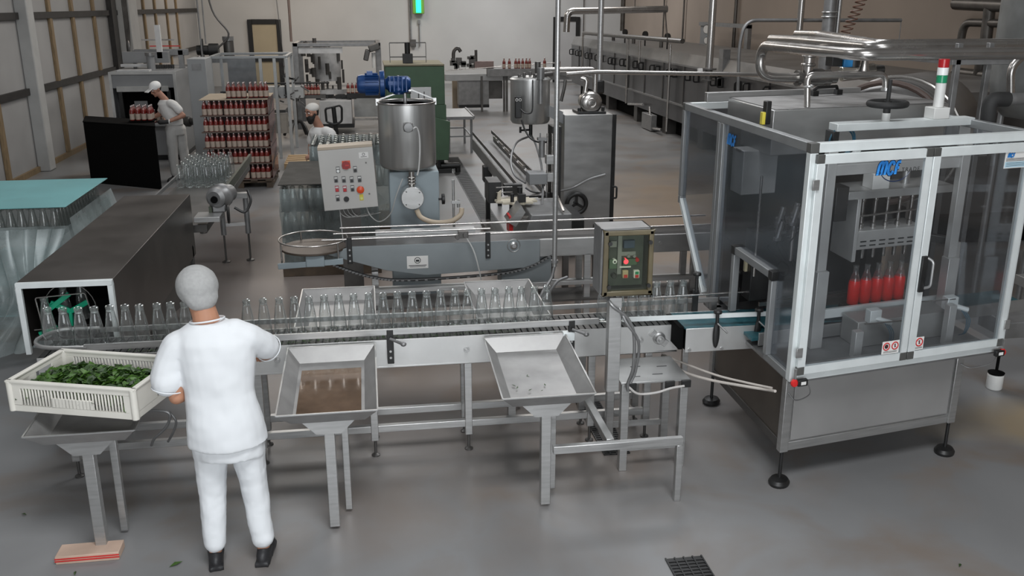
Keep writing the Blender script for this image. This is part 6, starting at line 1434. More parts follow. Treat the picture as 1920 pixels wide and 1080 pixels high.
m = MB(); m.bar((b_.x, 19.2, a.z+.02), (b_.x, 20.9, a.z+.02), .03, .05); m.bar((a.x-.15, 19.2, a.z), (b_.x, 19.2, a.z), .03, .06); m.build('edge_lip', GALV, wt)
for x, y in ((a.x, 19.3), (b_.x-.05, 19.3), (a.x, 20.7), (b_.x-.05, 20.7)): MB().cyl((x, y, 0), (x, y, a.z), .025).build('leg', ALUG, wt)
MB().bar((a.x, 19.3, .35), (b_.x-.05, 19.3, .35), .025).bar((a.x, 20.7, .35), (b_.x-.05, 20.7, .35), .025).bar((b_.x-.05, 19.3, .35), (b_.x-.05, 20.7, .35), .025).build('cross_bar', ALUG, wt)
# ------------------------------------------------------------------ rear conveyor with a row of red bottles
RY_ = 27.0; r0, r1 = PY(835, 140, RY_), PY(1040, 132, RY_); rz = r0.z
rc = thing('rear_conveyor', (4.0, RY_, 0), 'rear conveyor with small turning guides carrying a row of red bottles toward the cooling tunnel', 'conveyor')
MB().box(r0.x, r1.x+.6, RY_, RY_+.35, rz-.18, rz).build('side_panel', STEELH, rc, bevel=.004)
MB().box(PY(912, 130, RY_).x, PY(1040, 130, RY_).x+.4, RY_-.2, RY_, rz-.05, rz+.16).build('raised_side_panel', GALV, rc, bevel=.004)
MB().cyl((r0.x, RY_-.03, rz+.12), (r1.x, RY_-.03, rz+.30), .014).build('guide_rod', PIPEM, rc)
m = MB()
rr = random.Random(4); q0 = PY(848, 128, RY_)
for i in range(14):
    a = q0+Vector((rr.uniform(0, .65), .1, rr.uniform(0, .35))); m.cbox(a, rr.uniform(.06, .2), .15, rr.uniform(.06, .16))
m.tube(spline([q0+Vector((.05, .1, .1)), q0+Vector((.06, .1, .45)), q0+Vector((.18, .1, .55)), q0+Vector((.26, .1, .45))]), .05); m.cyl(q0+Vector((.70, .1, 0)), q0+Vector((.70, .1, .5)), .04); m.build('guide_head', DARKSTEEL, rc, bevel=.004)
MB().box(q0.x+.65, q0.x+1.2, RY_+.0, RY_+.3, rz+.16, rz+.36).build('brown_cover', paint('brown_cover', (.22, .16, .15), .5), rc)
a, b_ = PY(860, 150, RY_), PY(917, 150, RY_)
MB().box(a.x, b_.x, RY_+.05, RY_+.5, .2, rz-.18).build('under_cabinet', GALV, rc, bevel=.005); MB().box(a.x, b_.x, RY_-.0, RY_+.5, .12, .2).build('plinth', BLACK, rc)
for px in (903, 945, 950, 1000): q = PY(px, 150, RY_); MB().box(q.x-.03, q.x+.03, RY_-.05, RY_, 0, rz-.05).build('leg', DARKSTEEL, rc)
MB().box(PY(918, 160, RY_).x, PY(944, 160, RY_).x, RY_+.2, RY_+.22, .35, rz-.2).build('dark_panel', DARKSTEEL, rc)
for i, px in enumerate((945, 955, 967, 973, 980, 987, 993, 1021, 1048)):
    q = PY(px, 120, RY_-.1); red_bottle((q.x, RY_-.1, rz+.16), 'dark red bottle in the row on the rear conveyor, %s from the left' % ORD[i], 'red bottles on the rear conveyor', 1.15)
MB().box(2.55, 2.85, 28.0, 28.2, 0, .9).build('box', CARD); o = bpy.context.scene.collection.objects[-1]; o.name = 'cardboard_box'; tag(base_origin(o, (2.7, 28.1, 0)), 'pale cardboard box standing under the rear conveyor right of the green machine', 'box')

# ------------------------------------------------------------------ long cooling tunnel along the right
ct = thing('cooling_tunnel', (8.0, 23, 0), 'long dark stainless cooling tunnel with rows of small black handles along the right wall', 'machine')
cx0, cx1, cy0, cy1 = 7.0, 9.3, 10.6, 31.8
MB().box(cx0, cx1, cy0, cy1, .82, 1.70).build('tunnel_body', PASTM, ct)
m = MB(); m.prism([(cx0, cy0, 1.70), (cx1, cy0, 1.70), (cx1-.3, cy0, 1.98), (cx0+.10, cy0, 1.95)], (0, cy1-cy0, 0)); m.build('sloped_roof', paint('tunnel_roof', (.20, .195, .19), .4, .5, .25, 1.5), ct)
MB().box(cx0+.03, cx1, cy0, cy1, .42, .82).build('lower_trough', paint('trough_sheet', (.11, .11, .115), .35, .7, .3, 2), ct)
MB().box(cx0+.35, cx1, cy0+.1, cy1, 0, .42).build('dark_void_fill', MATTBLACK, ct)  # matt black block added for the dark void beneath the tunnel
MB().box(cx0-.03, cx0, cy0, cy1, .80, .84).build('drip_rail', GALV, ct); MB().box(cx0-.02, cx0, cy0, cy1, 1.68, 1.72).build('top_lip', GALV, ct)
y = cy0+.5
while y < cy1:
    MB().box(cx0-.02, cx0, y-.02, y+.02, .84, 1.68).build('panel_joint', DARKSTEEL, ct); y += 1.5
for y in (13.0, 16.0, 19.0, 21.5, 24.0, 27.0, 30.0):
    MB().box(cx0+.10, cx0+.5, y, y+.3, 0, .42).build('leg', DARKSTEEL, ct)
HP = [(1073, 97), (1084, 99), (1089, 100), (1102, 104), (1108, 105), (1121, 108), (1129, 110), (1146, 114), (1152, 115), (1168, 117), (1175, 118), (1193, 121), (1204, 124), (1225, 129), (1235, 131), (1257, 136), (1267, 137), (1292, 143), (1308, 146), (1340, 152), (1353, 155), (1386, 162), (1402, 165), (1440, 172)]
for (px, py) in HP:
    q = PX(px, py, cx0-.03); w_ = .15; h_ = .085
    m = MB(); m.tube(fillet([(cx0-.0, q.y, q.z+.085), (cx0-.12, q.y, q.z+.085), (cx0-.12, q.y, q.z-.085), (cx0-.0, q.y, q.z-.085)], .04), .018, 6); m.tube([(cx0-.012, q.y, q.z-.085), (cx0-.012, q.y, q.z+.085)], .016, 6); m.build('black_handle', BLACK, ct)
rl = [PX(1095, 62, 6.9), PX(1280, 78, 6.9)]; rl[1].z = rl[0].z
m = MB(); m.tube([rl[0], PX(1280, 77, 6.9)], .055, 10); m.build('header_pipe', PIPED, ct)
for px, pyb in ((1093, 130), (1178, 195), (1200, 120), (1258, 250)):
    q = PX(px, 75, 6.9); e = PX(px, pyb, 6.9); MB().cyl((6.9, q.y, max(.1, e.z)), (6.9, q.y, rl[0].z), .03, 8).build('drop_pipe', PIPEM, ct)
MB().tube(fillet([PX(1178, 195, 6.9), PX(1206, 196, 6.9)], .05), .03, 8).tube(fillet([PX(1218, 200, 6.9), PX(1220, 240, 6.9), PX(1240, 243, 6.9)], .05), .03, 8).build('drain_pipe', PIPEM, ct)
MB().box(6.85, 7.0, PX(1215, 230, 6.9).y-.4, PX(1215, 230, 6.9).y+.4, .02, .40).build('pump_housing', GALV, ct, bevel=.01)
for px in (1172, 1210, 1252):
    q = PX(px, 62, 7.3); g = MB(); g.cyl((7.3, q.y, 1.95), (7.3, q.y, 2.2), .02); g.lathe([(0, -.02), (.09, -.02), (.09, .02), (0, .02)], (7.3, q.y, 2.24), 18, (-1, -.6, 0)); g.build('pressure_gauge', BLACK, ct)
MB().box(7.0, 7.15, PX(1352, 110, 7).y-.1, PX(1352, 110, 7).y+.12, 1.4, 2.15).build('control_post', GALV, ct)
for px in (1128, 1150, 1188, 1240): q = PX(px, 75, 7.4); MB().cyl((7.4, q.y, 1.9), (7.4, q.y, 2.15), .05).build('roof_valve', DARKSTEEL, ct)
# vertical pipes and the gauge panel
def vpole(name, px, Y, z0, r, mat, label, cat='pipe'):
    q = PY(px, 20, Y); t = thing(name, (q.x, Y, z0), label, cat); MB().cyl((q.x, Y, z0), (q.x, Y, 6.98), r, 12).build('pipe', mat, t); return t, q
t, q = vpole('steam_riser', 1127, 14.0, PY(1127, 150, 14).z, .045, STEEL, 'vertical steel pipe with a black valve hanging between the steel cabinet and cooling tunnel')
MB().box(q.x-.07, q.x+.07, 13.93, 14.07, PY(1127, 175, 14).z, PY(1127, 150, 14).z).build('black_valve', BLACK, t, bevel=.02)
vpole('wall_riser', 1168, 27.5, PY(1168, 58, 27.5).z, .07, PIPED, 'dark vertical pipe ending above the cooling tunnel roof')
t, q = vpole('air_drop', 1336, 12.0, PY(1336, 128, 12).z, .05, PIPEM, 'bright vertical pipe ending in a flanged valve before the gauge panel')
zz = PY(1336, 128, 12).z; m = MB(); m.cyl((q.x, 12, zz-.02), (q.x, 12, zz), .10); m.cyl((q.x, 12, zz-.16), (q.x, 12, zz-.14), .09); m.cyl((q.x, 12, zz-.14), (q.x, 12, zz-.02), .05); m.build('flange_valve', DARKSTEEL, t); MB().box(q.x-.16, q.x-.10, 11.96, 12.0, zz-.06, zz).build('white_tag', LABELW, t)
t, q = vpole('grey_conduit', 1502, 12.5, PY(1502, 75, 12.5).z, .045, PIPEM, 'vertical bright pipe running up from behind the three big pipes')
t, q = vpole('exhaust_duct', 1556, 12.0, 1.9, .085, GALV, 'thick vertical grey duct rising behind the three big pipes'); MB().ring((q.x, 12, 2.9), .09, .012).ring((q.x, 12, 2.84), .09, .012).build('duct_clamp', STEEL, t); MB().cyl((q.x+.13, 12, 2.2), (q.x+.13, 12, 6.98), .03).build('side_pipe', STEEL, t)
MB().cyl((q.x, 12, 0), (q.x, 12, 1.9), .085).build('duct_foot', GALV, t)
for (px, Y, r, lb) in ((1103+141, 33.5, .03, 'thin wall cable behind the cooling tunnel'), (1281, 19.9, .03, 'thin dark conduit on the right wall left of the gauge panel'), (1378, 19.4, .05, 'dark conduit on the right wall behind the gauge panel'), (1094, 37.0, .02, 'thin cable hanging on the back wall right of the grey door')):
    q = PX(px, 40, 10.22) if px != 1094 else PY(px, 40, 37.1)
    t = thing('wall_conduit', (q.x, q.y, 2.0), lb, 'conduit'); MB().cyl((q.x, q.y, 1.5), (q.x, q.y, 6.98), r, 8).build('conduit', PIPED, t)
gp = thing('gauge_panel', (9.9, PX(1345, 90, 9.9).y, 0), 'tall grey panel with two round pressure gauges by the right wall', 'gauge panel')
a, b_ = PX(1316, 60, 9.6), PX(1375, 60, 9.6)
MB().box(9.55, 9.65, PX(1335, 60, 9.6).y, PX(1316, 60, 9.6).y, 0, 2.5).build('panel', MIDGREY, gp, bevel=.01); m = MB(); m.box(9.5, 9.6, b_.y-1.2, a.y, 2.42, 2.52); m.box(9.5, 9.6, b_.y-1.2, b_.y-1.0, 0, 2.5); m.build('frame', GALV, gp)
for py, r in ((55, .13), (76, .10)):
    q = PX(1327, py, 9.52); MB().lathe([(0, 0), (r, 0), (r, .04), (0, .04)], q, 22, (-1, -.5, 0)).build('gauge', BLACK, gp); MB().lathe([(0, 0), (r*.85, 0), (r*.85, .005), (0, .005)], q+Vector((-.045, -.02, 0)), 22, (-1, -.5, 0)).build('gauge_dial', LABELW, gp)
MB().cyl((9.5, PX(1327, 60, 9.52).y, 1.7), (9.5, PX(1327, 60, 9.52).y, 2.3), .02).build('gauge_pipe', LTBLUE, gp)
th = thing('feeder_pipe', tuple(PY(1382, 178, 12.6)), 'thin pale pipe bending up and running right along behind the big pipes', 'pipe')
MB().tube(fillet([PY(1382, 230, 12.6), PY(1386, 85, 12.6), PY(1398, 38, 12.6), PY(1690, 38, 12.6)], .35, 8), .025, 8).build('pipe', GALV, th, smooth=60); e = PY(1690, 38, 12.6); MB().cyl(e, e+Vector((0, 0, -.5)), .006).build('wire', GALV, th)
dp = thing('exhaust_pipe', tuple(PY(1160, 20, 20)), 'thick polished pipe running level high above the cooling tunnel, cut off at its right end', 'pipe')
MB().tube(fillet([PY(1062, 60, 20), PY(1064, 21, 20), PY(1251, 17, 20)], .15), .07, 14).build('pipe', PIPEM, dp, smooth=60); e = PY(1247, 20, 20); MB().cyl(e, e+Vector((.1, 0, -.7)), .012).build('hanger', PIPED, dp)
MB().cyl((PY(1190, 20, 20).x, 20, PY(1190, 20, 20).z), (PY(1190, 20, 20).x, 20, 6.98), .01).build('hanger', PIPED, dp)
co = thing('coiled_air_hose', tuple(PY(1590, 60, 10)), 'brown coiled air hose hanging in front of the tan wall', 'hose')
m = MB(); P0, P1 = PY(1585, 62, 10), PY(1625, -20, 10); pts = []
for i in range(200):
    t_ = i/199; a = t_*2*PI*9; c = P0.lerp(P1, t_); pts.append(c+Vector((.055*math.cos(a), .055*math.sin(a), 0)))
m.tube(pts+[P1+Vector((0, 0, 3.7))], .008, 6); m.build('coil', paint('brown_hose', (.12, .06, .04), .5), co)
# lamp on the back wall with its switch box
lp = thing('insect_lamp', tuple(PY(785, 0, 36.9)), 'bright green tube lamp in a yellow green case high on the back wall', 'lamp')
q = PY(785, 25, 36.9); MB().box(q.x-.22, q.x+.22, 36.95, 37.1, q.z-.02, q.z+.9).build('lamp_case', LAMPY, lp, bevel=.02); MB().cyl((q.x, 36.9, q.z+.02), (q.x, 36.9, q.z+.85), .10).build('lit_tube', LAMPG, lp)
MB().box(q.x-.2, q.x+.2, 37.1, 37.2, q.z+.2, q.z+.6).build('bracket', GALV, lp)
sb = thing('wall_switch', tuple(PY(772, 80, 37.1)), 'small grey switch box with conduit on the back wall below the green lamp', 'switch')
q = PY(774, 80, 37.1); MB().box(q.x-.10, q.x+.12, 37.05, 37.2, q.z-.15, q.z+.12).build('switch_box', DARKSTEEL, sb, bevel=.01); MB().cyl((q.x-.08, 37.15, q.z), (q.x-.08, 37.15, 6.98), .035).build('conduit', GALV, sb)
k = PY(786, 50, 37.1); MB().cyl((k.x, 37.15, q.z-.15), (k.x, 37.15, k.z+.2), .02).build('conduit', GALV, sb); MB().box(k.x-.05, k.x+.05, 37.12, 37.2, k.z+.1, k.z+.25).build('socket', GALV, sb)
q = PY(533, 120, 37.1); sk2 = thing('hanging_switch', (q.x, 37.1, q.z), 'small pull switch hanging on a wire beside the cream door', 'switch'); MB().cyl((q.x, 37.12, q.z), (q.x-.3, 37.12, 6.9), .012, 6).build('wire', GALV, sk2); MB().box(q.x-.03, q.x+.03, 37.08, 37.18, q.z-.08, q.z+.05).build('switch_body', GALV, sk2)
cc = thing('ceiling_conduit', (PY(545, 60, 22.9).x, 22.9, 2.2), 'brown vertical conduit rising from the left post of the labelling machine', 'conduit'); MB().cyl((PY(545, 60, 22.9).x, 22.9, 2.16), (PY(545, 60, 22.9).x, 22.9, 6.98), .03).build('conduit', paint('brown_conduit', (.18, .13, .11), .5), cc)
# pallet jack handle
pj = thing('pallet_jack', (-.62, 15.1, 0), 'black pallet jack with a loop handle standing behind the bearded man', 'pallet jack')
hq = PY(626, 215, 15.1); z0, z1 = PY(626, 228, 15.1).z, PY(626, 200, 15.1).z
MB().tube(fillet([(hq.x-.12, 15.1, z0), (hq.x-.13, 15.1, z1-.03), (hq.x+.10, 15.1, z1+.02), (hq.x+.13, 15.1, z1-.02), (hq.x+.12, 15.1, z0), (hq.x, 15.1, z0-.05), (hq.x-.12, 15.1, z0)], .04), .018, 8).build('loop_handle', BLACK, pj)
MB().cyl((hq.x+.06, 15.25, .25), (hq.x, 15.1, z1), .035).build('shaft', BLACK, pj); MB().box(hq.x-.1, hq.x+.15, 15.15, 15.5, .08, .35).build('pump_body', BLACK, pj, bevel=.02)
for s in (-.2, .2): MB().box(hq.x+.02+s-.08, hq.x+.02+s+.08, 15.5, 16.7, .05, .10).build('fork', BLACK, pj)
for s in (-.05, .12): MB().cyl((hq.x+s-.03, 15.2, .08), (hq.x+s+.03, 15.2, .08), .08).build('wheel', RUBBER, pj)
# things on the floor at the bottom left
fp = thing('wooden_box', (-1.68, 4.85, 0), 'low pale wooden block with red stripes on the floor at the bottom left', 'box')
MB().box(-1.84, -1.50, 4.80, 4.93, .0, .05).build('box_body', paint('pale_pink_wood', (.50, .36, .28), .6), fp, bevel=.004); MB().box(-1.842, -1.498, 4.796, 4.80, .018, .024).build('stripe', RED, fp); MB().box(-1.842, -1.498, 4.796, 4.80, .032, .038).build('stripe', RED, fp)
for i, (px, py, lb) in enumerate([(330, 1058, 'green leaf lying on the floor left of the worker\'s foot'), (141, 1075, 'dark leaf on the floor below the wooden block'), (45, 965, 'small dark leaf scrap on the floor near the left edge'), (1800, 1060, 'tiny dark scrap on the floor right of the grate')]):
    q = PZ(px, py, .004); m = MB(); a = i*1.1+.6; c, s = math.cos(a), math.sin(a); L = .04 if i == 0 else .02
    m.add([(q.x-L*c, q.y-L*s, .004), (q.x+L*.4*s, q.y-L*.4*c, .012), (q.x+L*c, q.y+L*s, .006), (q.x-L*.4*s, q.y+L*.4*c, .012), (q.x, q.y, .008)], [(0, 1, 4), (1, 2, 4), (2, 3, 4), (3, 0, 4)])
    tag(base_origin(m.build('fallen_leaf', LEAFM if i == 0 else LEAFD), (q.x, q.y, .003)), lb, 'leaf')
# ------------------------------------------------------------------ people
def loft(m, rings, n=20):
    """rings: (center, rx, ry, yaw) horizontal-ish ellipses, or with a frame matrix as 5th"""
    vs = []
    for r in rings:
        c = Vector(r[0]); R = r[4] if len(r) > 4 else Matrix.Rotation(r[3] if len(r) > 3 else 0, 3, 'Z')
        for j in range(n):
            a = 2*PI*j/n; vs.append(c+R@Vector((r[1]*math.cos(a), r[2]*math.sin(a), 0)))
    k = len(rings)
    m.add(vs, [(i*n+j, i*n+(j+1) % n, (i+1)*n+(j+1) % n, (i+1)*n+j) for i in range(k-1) for j in range(n)]+[tuple(range(n-1, -1, -1)), tuple((k-1)*n+j for j in range(n))])
def limb(m, pts, rs, n=14): 
    P = spline(pts, 5); k = len(pts)-1; R = []
    for i in range(len(P)):
        t = min(i/5, k-1e-6); a = int(t); f = t-a; R.append(rs[a]*(1-f)+rs[a+1]*f)
    m.tube(P, R, n); m.ell(P[0], R[0], R[0], R[0], n, 8); m.ell(P[-1], R[-1], R[-1], R[-1], n, 8)
def solid(m, name, mat, parent, vox, sm=4, label=None):
    o = m.build(name, mat, parent, smooth=180, label=label)
    r = o.modifiers.new('skin', 'REMESH'); r.mode = 'VOXEL'; r.voxel_size = vox; r.use_smooth_shade = True
    s = o.modifiers.new('soft', 'SMOOTH'); s.iterations = sm; s.factor = .5
    return o
def wrinkle(o, strength, scale):
    t = bpy.data.textures.new('cloth_folds', 'CLOUDS'); t.noise_scale = scale; t.noise_depth = 2
    d = o.modifiers.new('folds', 'DISPLACE'); d.texture = t; d.strength = strength; d.mid_level = .5; d.texture_coords = 'LOCAL'
def hand(m, wrist, fwd, side, palm_n, s=1., curl=.6):
    """palm and five fingers; fwd = finger direction, side = thumb side, palm_n = out of the palm"""
    wrist = Vector(wrist); f = Vector(fwd).normalized(); t = Vector(side).normalized(); nrm = Vector(palm_n).normalized()
    limb(m, [wrist, wrist+f*.045*s, wrist+f*.085*s], [.026*s, .033*s, .032*s], 10)
    m.ell(wrist+f*.06*s+t*.012*s, .022*s, .022*s, .026*s, 10, 8); m.ell(wrist+f*.06*s-t*.018*s, .020*s, .020*s, .024*s, 10, 8)
    L = [.070, .078, .072, .056]
    for i in range(4):
        b = wrist+f*.088*s+t*(.030-.020*i)*s; l = L[i]*s
        d1 = (f+nrm*curl*.5).normalized(); d2 = (f+nrm*curl*1.6).normalized(); d3 = (f*.4+nrm*curl*2.2).normalized()
        p1 = b+d1*l*.42; p2 = p1+d2*l*.33; p3 = p2+d3*l*.25
        m.tube([b-f*.02*s, b, p1, p2, p3], [.0095*s, .0092*s, .0086*s, .008*s, .0065*s], 8)
        m.ell(p3, .0068*s, .0068*s, .0068*s, 8, 6)
    b = wrist+f*.03*s+t*.028*s; d1 = (f*.6+t*.8+nrm*.2).normalized(); d2 = (f*.9+t*.3+nrm*.5).normalized(); p1 = b+d1*.042*s; p2 = p1+d2*.032*s
    m.tube([b-d1*.01*s, b, p1, p2], [.013*s, .012*s, .0105*s, .008*s], 8); m.ell(p2, .0082*s, .0082*s, .0082*s, 8, 6)
def head(m, c, F, U, s=1.):
    """skull, jaw, nose, lips, ears; F = facing, U = up"""
    F = Vector(F).normalized(); S = F.cross(Vector(U)).normalized(); U = S.cross(F); c = Vector(c)
    R = Matrix((S, F, U)).transposed()
    m.ell(c+U*.025*s, .076*s, .092*s, .092*s, 18, 12, R); m.ell(c-U*.055*s+F*.022*s, .055*s, .062*s, .060*s, 16, 10, R)
    m.ell(c-U*.095*s+F*.065*s, .024*s, .022*s, .020*s, 10, 8, R)
    m.tube([c+U*.012*s+F*.088*s, c-U*.015*s+F*.104*s, c-U*.03*s+F*.108*s, c-U*.036*s+F*.09*s], [.008*s, .010*s, .014*s, .012*s], 8)
    m.tube([c-U*.062*s+F*.078*s-S*.022*s, c-U*.060*s+F*.090*s, c-U*.062*s+F*.078*s+S*.022*s], [.005*s, .009*s, .005*s], 8)
    for q in (-1, 1):
        m.ell(c+S*q*.078*s-U*.005*s-F*.005*s, .010*s, .018*s, .030*s, 8, 8, R); m.ell(c+S*q*.045*s-U*.02*s+F*.062*s, .02*s, .018*s, .018*s, 8, 8, R)
        m.tube([c+S*q*.012*s+U*.028*s+F*.09*s, c+S*q*.035*s+U*.032*s+F*.086*s, c+S*q*.055*s+U*.022*s+F*.07*s], .008*s, 6)
    return R, S, F, U
def eyes(c, R, S, F, U, par, s=1., brow=True):
    for q in (-1, 1):
        e = c+S*q*.032*s+U*.008*s+F*.080*s
        b = MB().ell(e, .0125*s, .0125*s, .0125*s, 12, 8).build('eye', paint('eye_white', (.7, .68, .66), .2), par)
        MB().ell(e+F*.0095*s, .0055*s, .0045*s, .0055*s, 10, 6, R).build('iris', HAIR, b)
        if brow: MB().tube([c+S*q*.014*s+U*.033*s+F*.094*s, c+S*q*.034*s+U*.038*s+F*.090*s, c+S*q*.054*s+U*.028*s+F*.074*s], .0055*s, 6).build('eyebrow', HAIR, par)
def shoe(par, p, F, s=1.):
    F = Vector(F).normalized(); p = Vector(p); m = MB(); S = F.cross(Vector((0, 0, 1)))
    R = Matrix((S, F, Vector((0, 0, 1)))).transposed()
    m.ell(p+F*.10*s+Vector((0, 0, .035)), .048*s, .10*s, .040*s, 14, 8, R); m.ell(p+Vector((0, 0, .045)), .040*s, .07*s, .045*s, 14, 8, R); m.ell(p+F*.03*s+Vector((0, 0, .06)), .042*s, .07*s, .045*s, 12, 8, R)
    m.cbox(p+F*.06*s+Vector((0, 0, .012)), .08*s, .25*s, .024, R=R)
    return solid(m, 'shoe', SHOE, par, .008, 3)

# --- foreground worker, seen from behind -----------------------------------------------
def worker_front():
    bx, by = -.845, 4.74
    t = thing('person', (-.83, 4.68, 0), 'person seen from behind in white tunic, trousers and grey hair net working at the conveyor', 'person')
    hc = Vector((-.925, 4.80, 1.565)); F = Vector((-.42, .86, -.28)); 
    b = MB(); R, S, Fv, U = head(b, hc, F, (0, -.1, 1), 1.02)
    neck0 = Vector((-.875, 4.73, 1.40))
    limb(b, [neck0+Vector((0, 0, -.04)), Vector((-.89, 4.75, 1.45)), hc+Vector((.012, -.02, -.05))], [.078, .066, .064])
    # torso core under the tunic
    loft(b, [((-.83, 4.70, .80), .15, .115), ((-.83, 4.70, .92), .17, .125), ((-.84, 4.71, 1.05), .155, .11), ((-.845, 4.72, 1.22), .165, .11), ((-.85, 4.72, 1.33), .15, .09), ((-.86, 4.73, 1.39), .07, .06)])
    shl, shr = Vector((-1.03, 4.73, 1.30)), Vector((-.68, 4.73, 1.33))
    # left arm: upper arm down and out, elbow bent, forearm forward and inward to the conveyor
    el, wl_ = Vector((-1.065, 4.69, 1.02)), Vector((-.985, 4.90, .975))
    limb(b, [shl, (shl+el)/2, el], [.052, .046, .040]); limb(b, [el, (el+wl_)/2, wl_], [.042, .038, .026])
    hand(b, wl_, (.30, .9, -.05), (.9, -.3, .3), (0, 0, -1), .95, .5)
    er, wr_ = Vector((-.60, 4.90, 1.17)), Vector((-.66, 5.13, 1.05))
    limb(b, [shr, (shr+er)/2, er], [.052, .046, .040]); limb(b, [er, (er+wr_)/2, wr_], [.042, .037, .026])
    hand(b, wr_, (-.2, .9, -.3), (-.9, -.2, .1), (0, 0, -1), .95, .5)
    # legs
    hl, hr = Vector((-.92, 4.70, .85)), Vector((-.74, 4.70, .85)); kl, kr = Vector((-.94, 4.73, .48)), Vector((-.72, 4.73, .48)); al, ar = Vector((-.95, 4.68, .09)), Vector((-.69, 4.68, .09))
    for a, k_, e in ((hl, kl, al), (hr, kr, ar)): limb(b, [a, k_, e], [.085, .055, .038])
    solid(b, 'body', SKIN, t, .0068, 4)
    eyes(hc, R, S, Fv, U, t, 1.02)
    hb = MB(); hb.ell(hc-Fv*.03+U*.0, .078, .085, .085, 16, 10, R); hb.ell(hc-Fv*.055-U*.055, .055, .04, .045, 12, 8, R)
    hr_ = MB(); hr_.ell(hc-Fv*.02+U*.01, .082, .092, .088, 18, 12, R); hr_.ell(hc-Fv*.052-U*.06, .050, .035, .045, 14, 8, R); solid(hr_, 'hair', HAIR, t, .008, 2)
    # hair net: round full dome down to the nape, gathered hem
    cp = MB(); cp.ell(hc-Fv*.018+U*.026, .108, .118, .112, 26, 16, R); cp.ell(hc-Fv*.055-U*.030, .088, .066, .082, 22, 12, R)
    capo = solid(cp, 'hair_net', CAPC, t, .0075, 12); wrinkle(capo, .004, .03)
    # tunic: body and short wide sleeves
    c = MB()
    loft(c, [((-.825, 4.70, .735), .212, .150), ((-.825, 4.70, .80), .208, .150), ((-.83, 4.70, .88), .200, .148), ((-.835, 4.70, .96), .188, .140), ((-.84, 4.705, 1.04), .180, .132), ((-.845, 4.71, 1.14), .190, .132), ((-.85, 4.715, 1.24), .204, .132), ((-.855, 4.72, 1.32), .204, .122), ((-.86, 4.725, 1.375), .175, .100), ((-.87, 4.73, 1.418), .100, .080)], 28)
    limb(c, [(-.97, 4.725, 1.315), (-1.04, 4.725, 1.275), (-1.085, 4.715, 1.18), (-1.105, 4.705, 1.11)], [.085, .085, .082, .086]); 
    limb(c, [(-.74, 4.725, 1.345), (-.685, 4.74, 1.32), (-.64, 4.79, 1.265), (-.615, 4.84, 1.225)], [.085, .080, .076, .078])
    sh_ = solid(c, 'tunic', WHITEC, t, .009, 4); wrinkle(sh_, .034, .24)
    # sleeve and neck hems
    hm = MB(); hm.ring((-1.108, 4.703, 1.062), .081, .0035, (-.2, -.1, -1), 26, 6); hm.ring((-.597, 4.872, 1.197), .074, .0035, (.4, .7, -.6), 26, 6); hm.ring((-.878, 4.738, 1.424), .088, .0045, (-.1, .15, 1), 28, 6, ry=.078)
    hm.build('hem', WHITEC, t, smooth=60)
    # trousers
    p = MB(); loft(p, [((-.82, 4.70, .66), .180, .128), ((-.82, 4.70, .78), .188, .138), ((-.82, 4.70, .90), .16, .12)], 24)
    for a, k_, e in ((hl, kl, al), (hr, kr, ar)): limb(p, [a+Vector((0, 0, -.02)), k_, e+Vector((0, 0, .05))], [.108, .078, .062])
    tr_ = solid(p, 'trousers', WHITEC, t, .010, 4); wrinkle(tr_, .018, .12)
    shoe(t, al*Vector((1, 1, 0)) if False else Vector((al.x, al.y-.02, 0)), (-.15, 1, 0)); shoe(t, Vector((ar.x, ar.y-.02, 0)), (.1, 1, 0))
worker_front()

